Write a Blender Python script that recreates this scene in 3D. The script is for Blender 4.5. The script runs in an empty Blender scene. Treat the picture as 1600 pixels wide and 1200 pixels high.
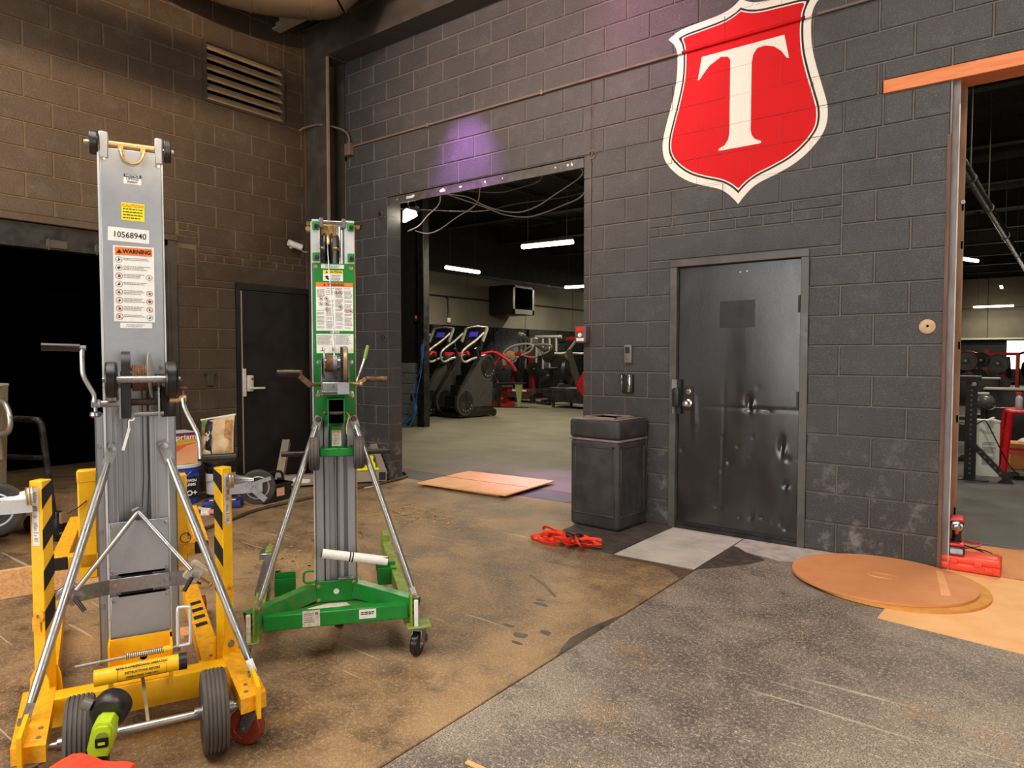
import bpy, bmesh, math, random
from mathutils import Vector, Matrix, Euler
random.seed(7)
SC = bpy.context.scene
COL = SC.collection
PI = math.pi

# ---------------------------------------------------------------- camera, light, exposure
cam_data = bpy.data.cameras.new('camera')
cam = bpy.data.objects.new('camera', cam_data)
COL.objects.link(cam)
cam_data.sensor_width = 36.0
cam_data.lens = 24.035
cam_data.clip_start = 0.05
cam_data.clip_end = 200
YAW, PIT = -0.6537, -0.0412
fwd = Vector((math.sin(YAW)*math.cos(PIT), math.cos(YAW)*math.cos(PIT), math.sin(PIT)))
rgt = Vector((math.cos(YAW), -math.sin(YAW), 0.0))
upv = rgt.cross(fwd)
cm = Matrix.Identity(4)
for i in range(3):
    cm[i][0], cm[i][1], cm[i][2] = rgt[i], upv[i], -fwd[i]
cm[0][3], cm[1][3], cm[2][3] = 0.4527, -5.035, 1.3545
cam.matrix_world = cm
SC.camera = cam

SC.view_settings.view_transform = 'Standard'
SC.view_settings.look = 'None'
SC.view_settings.gamma = 1.0
SC.view_settings.use_curve_mapping = False
SC.view_settings.exposure = 0.0

world = bpy.data.worlds.new('daylight')
SC.world = world
world.use_nodes = True
bgn = world.node_tree.nodes['Background']
bgn.inputs[0].default_value = (0.75, 0.86, 1.0, 1)
bgn.inputs[1].default_value = 1.0


def area(name, loc, target, sx, sy, power, color, spread=180):
    d = bpy.data.lights.new(name, 'AREA')
    d.shape = 'RECTANGLE'
    d.size, d.size_y = sx, sy
    d.energy = power
    d.color = color
    d.spread = math.radians(spread)
    o = bpy.data.objects.new(name, d)
    COL.objects.link(o)
    o.location = loc
    dv = Vector(target) - Vector(loc)
    o.rotation_euler = dv.to_track_quat('-Z', 'Y').to_euler()
    return o


def spot(name, loc, target, power, color, ang, blend=0.8, r=0.05):
    d = bpy.data.lights.new(name, 'SPOT')
    d.energy = power
    d.color = color
    d.spot_size = math.radians(ang)
    d.spot_blend = blend
    d.shadow_soft_size = r
    o = bpy.data.objects.new(name, d)
    COL.objects.link(o)
    o.location = loc
    dv = Vector(target) - Vector(loc)
    o.rotation_euler = dv.to_track_quat('-Z', 'Y').to_euler()
    return o


# daylight through the open dock door in the wall behind the photographer
area('dock_door_daylight', (-1.4, -10.9, 2.0), (-1.4, 0, 1.6), 6.8, 3.6, 330, (1.0, 0.97, 0.94))
# daylight through the open side door on the right
area('side_door_daylight', (5.1, -4.6, 1.9), (-4, -2.4, 1.4), 3.4, 3.4, 90, (1.0, 0.9, 0.78))
# overhead fill added to brighten the floor; no roof panel is modelled
area('overhead_fill', (-2.6, -5.2, 4.8), (-2.6, -5.2, 0), 5.0, 3.0, 300, (1.0, 0.92, 0.83))
area('overhead_fill', (0.6, -2.6, 4.8), (0.6, -2.6, 0), 2.2, 2.2, 110, (1.0, 0.88, 0.77))
# added warm spot standing in for bounced sun, shadowed by the added bar
spot('sun_bounce_spot', (4.9, -5.6, 2.6), (-6.12, -2.7, 4.15), 5600, (1.0, 0.74, 0.48), 27, 1.0, 0.05)
spot('upper_wall_fill', (-3.4, -3.8, 4.7), (-3.4, 0, 3.9), 860, (1.0, 0.74, 0.62), 72, 1.0, 0.25)  # fill added to brighten the upper wall, no fixture modelled
# coloured stage lamps
spot('violet_lamp', (-3.97, -0.75, 4.25), (-3.98, 0.0, 3.02), 430, (0.62, 0.22, 1.0), 46, 1.0, 0.05)
spot('pink_lamp', (-2.2, -1.1, 4.5), (-2.1, 0.0, 4.1), 60, (1.0, 0.25, 0.6), 80, 1.0, 0.1)
spot('violet_floor_lamp', (-3.75, -1.2, 4.5), (-3.45, 1.05, 0.0), 1500, (0.66, 0.40, 1.0), 25, 1.0, 0.1)
spot('rose_floor_lamp', (-1.2, -1.4, 4.6), (-1.05, -0.35, 0.0), 130, (1.0, 0.78, 0.8), 26, 1.0, 0.1)

# ---------------------------------------------------------------- materials
def lin(c):
    out = []
    for v in c:
        v /= 255.0
        out.append(v/12.92 if v <= 0.04045 else ((v+0.055)/1.055)**2.4)
    return tuple(out)


class NT:
    def __init__(s, name):
        s.m = bpy.data.materials.new(name)
        s.m.use_nodes = True
        s.t = s.m.node_tree
        s.b = s.t.nodes['Principled BSDF']

    def n(s, typ, **kw):
        nd = s.t.nodes.new(typ)
        for k, v in kw.items():
            if k.startswith('i_'):
                key = k[2:]
                key = int(key) if key.isdigit() else key.replace('_', ' ')
                nd.inputs[key].default_value = v
            else:
                setattr(nd, k, v)
        return nd

    def l(s, a, b):
        s.t.links.new(a, b)

    def coord(s, kind='Object', scale=(1, 1, 1), rot=(0, 0, 0)):
        if kind == 'World':
            src = s.n('ShaderNodeNewGeometry').outputs['Position']
        else:
            src = s.n('ShaderNodeTexCoord').outputs[kind]
        mp = s.n('ShaderNodeMapping')
        mp.inputs['Scale'].default_value = scale
        mp.inputs['Rotation'].default_value = rot
        s.l(src, mp.inputs['Vector'])
        return mp.outputs[0]

    def noise(s, vec, scale, detail=3, rough=0.55, dist=0.0):
        nd = s.n('ShaderNodeTexNoise')
        nd.inputs['Scale'].default_value = scale
        nd.inputs['Detail'].default_value = detail
        nd.inputs['Roughness'].default_value = rough
        nd.inputs['Distortion'].default_value = dist
        s.l(vec, nd.inputs['Vector'])
        return nd.outputs['Fac']

    def ramp(s, fac, lo, hi, a=0.0, b=1.0):
        nd = s.n('ShaderNodeMapRange')
        nd.inputs['From Min'].default_value = lo
        nd.inputs['From Max'].default_value = hi
        nd.inputs['To Min'].default_value = a
        nd.inputs['To Max'].default_value = b
        s.l(fac, nd.inputs['Value'])
        return nd.outputs['Result']

    def math(s, op, a, b):
        nd = s.n('ShaderNodeMath', operation=op)
        for i, v in enumerate((a, b)):
            if isinstance(v, (int, float)):
                nd.inputs[i].default_value = v
            else:
                s.l(v, nd.inputs[i])
        return nd.outputs[0]

    def mix(s, fac, a, b):
        nd = s.n('ShaderNodeMix', data_type='RGBA')
        if isinstance(fac, (int, float)):
            nd.inputs['Factor'].default_value = fac
        else:
            s.l(fac, nd.inputs['Factor'])
        for key, v in ((6, a), (7, b)):
            if isinstance(v, tuple):
                nd.inputs[key].default_value = (*v[:3], 1)
            else:
                s.l(v, nd.inputs[key])
        return nd.outputs[2]

    def bump(s, h, strength=0.3, dist=0.01):
        nd = s.n('ShaderNodeBump')
        nd.inputs['Strength'].default_value = strength
        nd.inputs['Distance'].default_value = dist
        s.l(h, nd.inputs['Height'])
        s.l(nd.outputs[0], s.b.inputs['Normal'])


def PBR(name, rgb, rough=0.5, metal=0.0, wear=None, wear_amt=0.35, scale=18.0, bump=0.0, bscale=120.0, stretch=(1, 1, 1), coord='Object', spec=None, rvar=0.15):
    k = NT(name)
    c = lin(rgb)
    v = k.coord(coord, stretch)
    n1 = k.noise(v, scale, 5, 0.6)
    w = lin(wear) if wear else tuple(x*0.55 for x in c)
    f = k.ramp(n1, 0.42, 0.72, 0.0, wear_amt)
    k.l(k.mix(f, c, w), k.b.inputs['Base Color'])
    k.l(k.ramp(n1, 0.3, 0.7, max(0.04, rough-rvar), min(1.0, rough+rvar)), k.b.inputs['Roughness'])
    k.b.inputs['Metallic'].default_value = metal
    if spec is not None:
        k.b.inputs['Specular IOR Level'].default_value = spec
    if bump > 0:
        k.bump(k.noise(v, bscale, 3, 0.6), bump, 0.004)
    return k.m


def EMIT(name, rgb, strength):
    k = NT(name)
    c = lin(rgb)
    k.b.inputs['Base Color'].default_value = (*c, 1)
    k.b.inputs['Emission Color'].default_value = (*c, 1)
    k.b.inputs['Emission Strength'].default_value = strength
    return k.m


# ---------------------------------------------------------------- mesh helpers
class MB:
    def __init__(s):
        s.v, s.f = [], []

    def add(s, vs, fs):
        o = len(s.v)
        s.v.extend(tuple(p) for p in vs)
        s.f.extend(tuple(i+o for i in f) for f in fs)
        return s

    def box(s, x0, x1, y0, y1, z0, z1):
        if x0 > x1: x0, x1 = x1, x0
        if y0 > y1: y0, y1 = y1, y0
        if z0 > z1: z0, z1 = z1, z0
        vs = [(x, y, z) for z in (z0, z1) for y in (y0, y1) for x in (x0, x1)]
        return s.add(vs, [(0, 2, 3, 1), (4, 5, 7, 6), (0, 1, 5, 4), (2, 6, 7, 3), (0, 4, 6, 2), (1, 3, 7, 5)])

    def rbox(s, x0, x1, y0, y1, z0, z1, b=0.006, seg=2, M=None, taper=None):
        bm = bmesh.new()
        bmesh.ops.create_cube(bm, size=1.0)
        for v in bm.verts:
            t = taper if (taper and v.co.z < 0) else 1.0
            v.co = Vector(((x0+x1)/2+v.co.x*abs(x1-x0)*t, (y0+y1)/2+v.co.y*abs(y1-y0)*t, (z0+z1)/2+v.co.z*abs(z1-z0)))
        bmesh.ops.bevel(bm, geom=bm.edges[:], offset=b, segments=seg, affect='EDGES', profile=0.5)
        if M is not None:
            bm.transform(M)
        bm.verts.index_update()
        s.add([v.co for v in bm.verts], [[v.index for v in f.verts] for f in bm.faces])
        bm.free()
        return s

    def beam(s, p0, p1, w, h, up=(0, 0, 1)):
        p0, p1 = Vector(p0), Vector(p1)
        d = (p1-p0).normalized()
        u = Vector(up)
        side = d.cross(u)
        if side.length < 1e-4:
            side = d.cross(Vector((0, 1, 0)))
        side.normalize()
        u = side.cross(d)
        vs = []
        for p in (p0, p1):
            for a, b in ((-1, -1), (1, -1), (1, 1), (-1, 1)):
                vs.append(p+side*a*w/2+u*b*h/2)
        return s.add(vs, [(0, 1, 2, 3), (7, 6, 5, 4), (0, 4, 5, 1), (1, 5, 6, 2), (2, 6, 7, 3), (3, 7, 4, 0)])

    def cyl(s, p0, p1, r0, r1=None, n=16, cap=True):
        p0, p1 = Vector(p0), Vector(p1)
        r1 = r0 if r1 is None else r1
        d = (p1-p0).normalized()
        a = d.orthogonal().normalized()
        b = d.cross(a)
        vs, fs = [], []
        for p, r in ((p0, r0), (p1, r1)):
            for i in range(n):
                t = 2*PI*i/n
                vs.append(p+a*math.cos(t)*r+b*math.sin(t)*r)
        for i in range(n):
            j = (i+1) % n
            fs.append((i, j, n+j, n+i))
        if cap:
            fs.append(tuple(range(n))[::-1])
            fs.append(tuple(range(n, 2*n)))
        return s.add(vs, fs)

    def tube(s, pts, r, n=8, closed=False, flat=None):
        P = [Vector(p) for p in pts]
        m = len(P)
        vs, fs = [], []
        prev = None
        for i, p in enumerate(P):
            if closed:
                d = P[(i+1) % m]-P[i-1]
            else:
                d = P[min(i+1, m-1)]-P[max(i-1, 0)]
            d.normalize()
            if prev is None:
                a = d.orthogonal().normalized()
            else:
                a = prev-d*prev.dot(d)
                if a.length < 1e-5:
                    a = d.orthogonal()
                a.normalize()
            prev = a
            b = d.cross(a)
            rr = r[i] if isinstance(r, (list, tuple)) else r
            for k in range(n):
                t = 2*PI*k/n
                vs.append(p+a*math.cos(t)*rr+b*math.sin(t)*(rr if flat is None else rr*flat))
        for i in range(m if closed else m-1):
            for k in range(n):
                q, w = (k+1) % n, ((i+1) % m)
                fs.append((i*n+k, i*n+q, w*n+q, w*n+k))
        if not closed:
            fs.append(tuple(range(n))[::-1])
            fs.append(tuple((m-1)*n+k for k in range(n)))
        return s.add(vs, fs)

    def lathe(s, prof, c=(0, 0, 0), axis=(0, 0, 1), n=24):
        ax = Vector(axis).normalized()
        a = ax.orthogonal().normalized()
        b = ax.cross(a)
        c = Vector(c)
        vs, fs = [], []
        for r, z in prof:
            for i in range(n):
                t = 2*PI*i/n
                vs.append(c+ax*z+(a*math.cos(t)+b*math.sin(t))*max(r, 1e-4))
        for j in range(len(prof)-1):
            for i in range(n):
                k = (i+1) % n
                fs.append((j*n+i, j*n+k, (j+1)*n+k, (j+1)*n+i))
        if prof[0][0] > 1e-3:
            fs.append(tuple(range(n))[::-1])
        if prof[-1][0] > 1e-3:
            fs.append(tuple((len(prof)-1)*n+i for i in range(n)))
        return s.add(vs, fs)

    def prism(s, poly, a0, a1, axis='y'):
        """extrude a 2D polygon: axis y -> poly is (x,z); axis z -> (x,y); axis x -> (y,z)"""
        def P(q, t):
            return {'y': (q[0], t, q[1]), 'z': (q[0], q[1], t), 'x': (t, q[0], q[1])}[axis]
        n = len(poly)
        vs = [P(q, a0) for q in poly]+[P(q, a1) for q in poly]
        fs = [tuple(range(n))[::-1], tuple(range(n, 2*n))]
        for i in range(n):
            j = (i+1) % n
            fs.append((i, j, n+j, n+i))
        return s.add(vs, fs)

    def ball(s, c, r, sc=(1, 1, 1), n=12, m=8):
        c = Vector(c)
        prof = []
        vs, fs = [], []
        for j in range(m+1):
            t = PI*j/m
            for i in range(n):
                p = 2*PI*i/n
                vs.append(c+Vector((math.sin(t)*math.cos(p)*r*sc[0], math.sin(t)*math.sin(p)*r*sc[1], math.cos(t)*r*sc[2])))
        for j in range(m):
            for i in range(n):
                k = (i+1) % n
                fs.append((j*n+i, (j+1)*n+i, (j+1)*n+k, j*n+k))
        return s.add(vs, fs)

    def xf(s, M, start=0):
        for i in range(start, len(s.v)):
            s.v[i] = tuple(M @ Vector(s.v[i]))
        return s

    def mesh(s, name, mat, smooth=40):
        me = bpy.data.meshes.new(name)
        me.from_pydata(s.v, [], s.f)
        bm = bmesh.new()
        bm.from_mesh(me)
        bmesh.ops.recalc_face_normals(bm, faces=bm.faces[:])
        bm.to_mesh(me)
        bm.free()
        if smooth:
            me.shade_smooth()
            me.set_sharp_from_angle(angle=math.radians(smooth))
        if mat is not None:
            me.materials.append(mat)
        return me


def tag(o, label=None, cat=None, group=None, kind=None):
    if label: o['label'] = label
    if cat: o['category'] = cat
    if group: o['group'] = group
    if kind: o['kind'] = kind
    return o


def thing(name, label, cat, loc=(0, 0, 0), rz=0.0, group=None):
    o = bpy.data.objects.new(name, None)
    o.empty_display_size = 0.1
    COL.objects.link(o)
    o.location = loc
    o.rotation_euler = (0, 0, rz)
    return tag(o, label, cat, group)


def ob(name, mb, mat, parent=None, smooth=40, loc=None, rot=None, label=None):
    me = mb if isinstance(mb, bpy.types.Mesh) else mb.mesh(name, mat, smooth)
    o = bpy.data.objects.new(name, me)
    COL.objects.link(o)
    if parent is not None: o.parent = parent
    if loc is not None: o.location = loc
    if rot is not None: o.rotation_euler = rot
    if label: o['label'] = label
    return o


def struct(name, mb, mat, parent=None, smooth=40):
    o = ob(name, mb, mat, parent, smooth)
    if parent is None: o['kind'] = 'structure'
    return o


def dup(src, parent=None, loc=None, rot=None, label=None, group=None):
    c = src.copy()
    COL.objects.link(c)
    c.parent = parent
    if loc is not None: c.location = loc
    if rot is not None: c.rotation_euler = rot
    if label: c['label'] = label
    if group: c['group'] = group
    for ch in src.children:
        dup(ch, c)
    return c


def text(s, size, mat, parent, loc, rot, bold=0.0, sx=1.0, align='CENTER', name='lettering', shear=0.0):
    cu = bpy.data.curves.new(name, 'FONT')
    cu.body = s
    cu.size = size
    cu.align_x = align
    cu.align_y = 'CENTER'
    cu.extrude = 0.0003
    cu.offset = bold
    cu.shear = shear
    cu.resolution_u = 3
    cu.materials.append(mat)
    tmp = bpy.data.objects.new(name, cu)
    COL.objects.link(tmp)
    dg = bpy.context.evaluated_depsgraph_get()
    me = bpy.data.meshes.new_from_object(tmp.evaluated_get(dg))
    bpy.data.objects.remove(tmp)
    for v in me.vertices:
        v.co.x *= sx
    me.name = name
    return ob(name, me, None, parent, loc=loc, rot=rot)


def lerp(a, b, t):
    return a+(b-a)*t


def arc(c, r, a0, a1, n, plane='xz', y=0.0):
    out = []
    for i in range(n+1):
        t = math.radians(lerp(a0, a1, i/n))
        p, q = c[0]+r*math.cos(t), c[1]+r*math.sin(t)
        out.append({'xz': (p, y, q), 'xy': (p, q, y), 'yz': (y, p, q)}[plane])
    return out


def smooth_pts(pts, k=6):
    """Catmull-Rom through the points"""
    P = [Vector(p) for p in pts]
    P = [P[0]*2-P[1]]+P+[P[-1]*2-P[-2]]
    out = []
    for i in range(1, len(P)-2):
        p0, p1, p2, p3 = P[i-1:i+3]
        for j in range(k):
            t = j/k
            out.append(0.5*((2*p1)+(p2-p0)*t+(2*p0-5*p1+4*p2-p3)*t*t+(3*p1-p0-3*p2+p3)*t*t*t))
    out.append(P[-2])
    return out
# ---------------------------------------------------------------- wall, floor, ceiling materials
H = 0.2032
XL = -6.12           # left wall face
YG = 0.2             # gym side of the main wall


def block_material(name, rgb, dust, warm):
    k = NT(name)
    v = k.coord('World')
    c = lin(rgb)
    info = k.n('ShaderNodeObjectInfo')
    big = k.noise(v, 1.6, 4, 0.6)
    fine = k.noise(v, 130, 2, 0.6)
    base = k.mix(k.ramp(big, 0.35, 0.7), tuple(x*0.8 for x in c), tuple(x*1.3 for x in c))
    base = k.mix(k.ramp(info.outputs['Random'], 0, 1, 0, 0.45), base, lin(warm))
    base = k.mix(k.ramp(fine, 0.56, 0.78, 0, 0.55), base, lin(dust))
    # chalky scuffs, thicker near the floor
    sep = k.n('ShaderNodeSeparateXYZ')
    k.l(v, sep.inputs[0])
    low = k.ramp(sep.outputs[2], 0.0, 0.9, 0.75, 0.0)
    sc = k.noise(v, 5.5, 6, 0.72)
    f = k.math('MULTIPLY', k.ramp(sc, 0.52, 0.72), k.math('ADD', low, 0.10))
    base = k.mix(f, base, lin((150, 146, 142)))
    k.l(base, k.b.inputs['Base Color'])
    k.l(k.ramp(fine, 0.3, 0.7, 0.62, 0.42), k.b.inputs['Roughness'])
    k.b.inputs['Specular IOR Level'].default_value = 0.45
    k.bump(k.noise(v, 95, 4, 0.7), 0.55, 0.006)
    return k.m


M_BLOCK = block_material('painted_block', (58, 56, 55), (128, 122, 116), (64, 61, 58))
M_BLOCKL = block_material('painted_block_warm_lit', (66, 52, 38), (112, 92, 70), (72, 55, 39))  # brown carries the warm light on the left wall in the colour
M_MORTAR = PBR('painted_mortar', (102, 93, 86), 0.8, coord='World', scale=9)
M_MORTARL = PBR('painted_mortar_warm_lit', (100, 82, 60), 0.8, coord='World', scale=9)  # same warm light put into the mortar colour
M_BLACKM = PBR('black_metal', (22, 21, 21), 0.45, 0.0, (52, 50, 48), 0.4, 10)
M_DARK = PBR('dark_void', (5, 5, 5), 1.0, spec=0.0)
M_STEELPAINT = PBR('painted_steel', (62, 55, 47), 0.5, 0.0, (88, 82, 74), 0.5, 5, coord='World')


def floor_material(name, c0, c1, light, amber, fleck, scr):
    k = NT(name)
    v = k.coord('World')
    a = k.noise(v, 0.9, 6, 0.62, 0.6)
    b = k.noise(v, 4.5, 6, 0.68, 0.4)
    f = k.noise(v, 58, 5, 0.8)
    ff = k.noise(v, 170, 3, 0.7)
    base = k.mix(k.ramp(a, 0.38, 0.62), lin(c0), lin(c1))
    base = k.mix(k.ramp(b, 0.5, 0.75, 0, 0.5), base, lin(light))
    base = k.mix(k.ramp(b, 0.32, 0.48, 0.75, 0), base, tuple(x*0.55 for x in lin(c0)))
    # amber saw dust and rust bloom
    am = k.noise(k.coord('World', (1, 1, 1), (0, 0, 0.4)), 1.35, 5, 0.6, 0.3)
    base = k.mix(k.ramp(am, 0.585, 0.70, 0, amber), base, lin((196, 150, 84)))
    # grain
    base = k.mix(k.ramp(f, 0.50, 0.64, 0, fleck), base, lin((212, 194, 170)))
    base = k.mix(k.ramp(ff, 0.51, 0.41, 0, fleck), base, lin((32, 29, 27)))
    # long pale scratches
    for rot, lo in ((0.5, 0.70), (-0.25, 0.715), (1.2, 0.73)):
        s = k.noise(k.coord('World', (0.9, 26, 1), (0, 0, rot)), 1.0, 2, 0.5, 0.25)
        base = k.mix(k.ramp(s, lo, lo+0.035, 0, scr), base, lin((214, 198, 178)))
    k.l(base, k.b.inputs['Base Color'])
    k.l(k.ramp(b, 0.3, 0.7, 0.42, 0.68), k.b.inputs['Roughness'])
    k.b.inputs['Specular IOR Level'].default_value = 0.4
    h = k.math('ADD', f, k.math('MULTIPLY', b, 1.5))
    k.bump(h, 0.35, 0.006)
    return k.m


M_FLOORW = floor_material('worn_brown_concrete', (104, 80, 54), (168, 134, 92), (196, 166, 122), 0.65, 0.40, 0.6)
M_FLOORG = floor_material('worn_grey_concrete', (108, 98, 90), (160, 146, 132), (190, 174, 157), 0.5, 0.85, 0.5)
M_FLOORGYM = PBR('gym_rubber_floor', (112, 106, 86), 0.7, 0, (86, 82, 66), 0.6, 1.3, 0.2, 60, (0.9, 1.3, 1), 'World', rvar=0.05)
M_FLOORGYM2 = PBR('gym_grey_floor', (72, 70, 71), 0.6, 0, (112, 106, 104), 0.6, 2.2, 0.2, 60, (1, 1, 1), 'World')

# ---------------------------------------------------------------- floor
JX, GAP = -1.23, 0.006


def slab(name, x0, x1, y0, y1, mat, z1=0.0, parent=None):
    m = MB()
    m.rbox(x0, x1, y0, y1, z1-0.1, z1, 0.004, 1)
    return struct(name, m, mat, parent)


floor = struct('floor', MB().box(-14, 8, -11.2, 36, -0.25, -0.099), M_DARK)
slab('slab', -9.2, JX-GAP/2, -11, 0.235, M_FLOORW, parent=floor)
slab('slab', JX+GAP/2, 5.2, -11, 0.235, M_FLOORG, parent=floor)
slab('threshold_slab', -5.6, 5.2, 0.241, 0.62, M_FLOORGYM2, parent=floor)
slab('gym_slab', -13.9, -2.0, 0.625, 35, M_FLOORGYM, parent=floor)
slab('gym_slab', -1.996, 8, 0.625, 35, M_FLOORGYM2, parent=floor)
M_REDLINE = PBR('red_floor_tape', (150, 52, 48), 0.6, 0, (90, 60, 55), 0.8, 30)
ob('painted_line', MB().box(-5.6, -2.6, 0.62, 0.645, 0.0, 0.0012), M_REDLINE, floor)
# bare pale concrete patch in front of the door, with a damp stain next to it
M_BARE = PBR('bare_concrete', (196, 188, 176), 0.7, 0, (142, 138, 126), 0.75, 3.2, 0.15, 120, coord='World')
M_DAMP = PBR('damp_concrete', (60, 50, 45), 0.5, 0, (96, 82, 70), 0.8, 16, coord='World')
M_DAMP2 = PBR('grimy_concrete', (92, 76, 62), 0.55, 0, (70, 58, 50), 0.7, 10, coord='World')
M_PALE = PBR('pale_concrete', (190, 178, 172), 0.75, 0, (140, 130, 124), 0.8, 9, 0.3, 150, coord='World')


def blob(x0, y0, rx, ry, seed, n=40, rough=0.25):
    rr = random.Random(seed)
    ph = [rr.uniform(0, 6.28) for _ in range(5)]
    pts = []
    for i in range(n):
        t = 2*PI*i/n
        r = 1+rough*sum(math.sin((k+2)*t+ph[k])/(k+1.5) for k in range(5))
        pts.append((x0+math.cos(t)*rx*r, y0+math.sin(t)*ry*r))
    return pts


ob('bare_patch', MB().prism([(-1.80, -0.945), (-1.236, -0.925), (-1.236, -0.05), (-1.80, -0.04)], 0, 0.0015, 'z'), M_BARE, floor)
ob('stain', MB().prism([(-1.226, -0.925), (-1.12, -0.80), (-1.0, -0.62), (-0.94, -0.46), (-1.0, -0.40), (-1.1, -0.36), (-1.18, -0.27), (-1.226, -0.25)], 0, 0.0012, 'z'), M_DAMP, floor)
ob('stain', MB().prism([(-1.8, -1.0), (-1.5, -1.0), (-1.36, -1.04), (-1.27, -1.12), (-1.24, -1.16), (-1.237, -0.95), (-1.8, -0.96)], 0, 0.001, 'z'), M_DAMP2, floor)
for i, (x, y, rx, ry) in enumerate(((-1.66, -2.02, .04, .02), (-1.70, -1.97, .025, .015), (-1.42, -2.32, .035, .02), (-1.50, -2.42, .045, .022), (-1.46, -2.50, .03, .014), (-1.62, -2.36, .03, .016), (-2.0, -1.35, .06, .012))):
    ob('stain', MB().prism(blob(x, y, rx, ry, i+3), 0, 0.001, 'z'), M_DAMP, floor)
# a narrow pale strip along the wall foot, right of the door
ob('pale_strip', MB().prism([(-1.226, -0.24), (-1.1, -0.34), (-0.86, -0.42), (-0.72, -0.36), (-0.45, -0.12), (-0.3, -0.005), (-1.226, -0.005)], 0, 0.0009, 'z'), M_PALE, floor)
ob('pale_strip', MB().prism([(-1.8, -0.03), (-1.23, -0.04), (-1.23, -0.004), (-1.8, -0.004)], 0, 0.0009, 'z'), M_PALE, floor)
# saw dust on the brown slab
M_SAWDUST = PBR('saw_dust', (206, 166, 104), 0.9, 0, (128, 100, 68), 1.0, 14, 0.4, 200, (1, 1, 1), 'World')


def dust_field(seed, cx, cy, rx, ry, n, smax):
    rr = random.Random(seed)
    m = MB()
    for _ in range(n):
        t, r = rr.uniform(0, 6.28), math.sqrt(rr.random())*rr.uniform(0.3, 1)
        x, y, s = cx+math.cos(t)*rx*r, cy+math.sin(t)*ry*r, rr.uniform(0.2, 1)**2*smax+0.002
        a = rr.uniform(0, 6.28)
        m.add([(x+math.cos(a+q)*s*rr.uniform(.5, 1.3), y+math.sin(a+q)*s*rr.uniform(.5, 1.3), 0.0012) for q in (0, 1.3, 2.5, 3.8, 5.1)], [(0, 1, 2, 3, 4)])
    return m


o = ob('sawdust', dust_field(4, -3.75, -0.95, 0.95, 0.42, 900, 0.016), M_SAWDUST)
tag(o, 'scattered saw dust on the brown floor behind the green lift', 'sawdust', kind='stuff')
o = ob('sawdust', dust_field(5, -3.5, -2.35, 0.55, 0.28, 420, 0.012), M_SAWDUST)
tag(o, 'scattered saw dust on the floor left of the green lift base', 'sawdust', kind='stuff')
ob('stain', MB().prism([(-1.236, -2.48), (-1.262, -2.42), (-1.29, -2.30), (-1.285, -2.18), (-1.262, -2.02), (-1.236, -1.9)], 0, 0.001, 'z'), M_DAMP, floor)
ob('stain', MB().prism([(-2.0, -1.66), (-1.84, -1.75), (-1.66, -1.885), (-1.655, -1.87), (-1.82, -1.735), (-1.98, -1.652)], 0, 0.001, 'z'), M_DAMP, floor)

# ---------------------------------------------------------------- block walls
_bcache = {}


def block_mesh(w, h, d, mat, plane):
    key = (round(w, 3), round(h, 3), round(d, 3), mat.name, plane)
    if key in _bcache: return _bcache[key]
    b = min(0.005, w/4, h/4)
    # front face at depth 0, depth goes to +d
    vs = [(0, b, 0), (w, b, 0), (w, b, h), (0, b, h), (b, 0, b), (w-b, 0, b), (w-b, 0, h-b), (b, 0, h-b), (0, d, 0), (w, d, 0), (w, d, h), (0, d, h)]
    fs = [(4, 5, 6, 7), (0, 1, 5, 4), (1, 2, 6, 5), (2, 3, 7, 6), (3, 0, 4, 7), (0, 8, 9, 1), (1, 9, 10, 2), (2, 10, 11, 3), (3, 11, 8, 0)]
    if plane == 'x':      # u -> y, depth -> -x
        vs = [(-q[1], q[0], q[2]) for q in vs]
    m = MB()
    m.add(vs, fs)
    me = m.mesh('block', mat, 0)
    _bcache[key] = me
    return me


def subtract(r, holes):
    out = [r]
    for hx0, hx1, hz0, hz1 in holes:
        nxt = []
        for x0, x1, z0, z1 in out:
            if hx1 <= x0 or hx0 >= x1 or hz1 <= z0 or hz0 >= z1:
                nxt.append((x0, x1, z0, z1))
                continue
            if hx0 > x0: nxt.append((x0, hx0, z0, z1))
            if hx1 < x1: nxt.append((hx1, x1, z0, z1))
            a, b = max(x0, hx0), min(x1, hx1)
            if hz0 > z0: nxt.append((a, b, z0, hz0))
            if hz1 < z1: nxt.append((a, b, hz1, z1))
        out = nxt
    return [q for q in out if q[1]-q[0] > 0.03 and q[3]-q[2] > 0.02]


J = 0.0052
FACES = {'main': [], 'left': []}


def lay(parent, u0, u1, rows, phase, holes, cuts, mat, plane, name='block', depth=0.196):
    for r in rows:
        z0, z1 = r*H, (r+1)*H
        first = phase(r)
        k0 = math.ceil((u0-first)/(2*H))
        js = [u0]
        k = k0
        while first+k*2*H < u1-0.02:
            if first+k*2*H > u0+0.02: js.append(first+k*2*H)
            k += 1
        js.append(u1)
        js = sorted(set(js+[c for c, a, b in cuts if a <= z0 < b and u0 < c < u1]))
        for a, b in zip(js[:-1], js[1:]):
            for q in subtract((a, b, z0, z1), holes):
                put_block(parent, q, mat, plane, name, depth)


def put_block(parent, q, mat, plane, name='block', depth=0.196):
    a, b, z0, z1 = q
    j = 0.0 + random.uniform(-0.0015, 0.0015)
    me = block_mesh(b-a-2*J, z1-z0-2*J, depth, mat, plane)
    o = bpy.data.objects.new(name, me)
    COL.objects.link(o)
    o.parent = parent
    if plane == 'y':
        o.location = (a+J, j, z0+J)
        FACES['main'].append((a+J, b-J, z0+J, z1-J, j))
    else:
        o.location = (XL-j, a+J, z0+J)
        FACES['left'].append((a+J, b-J, z0+J, z1-J, j))
    return o


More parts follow.
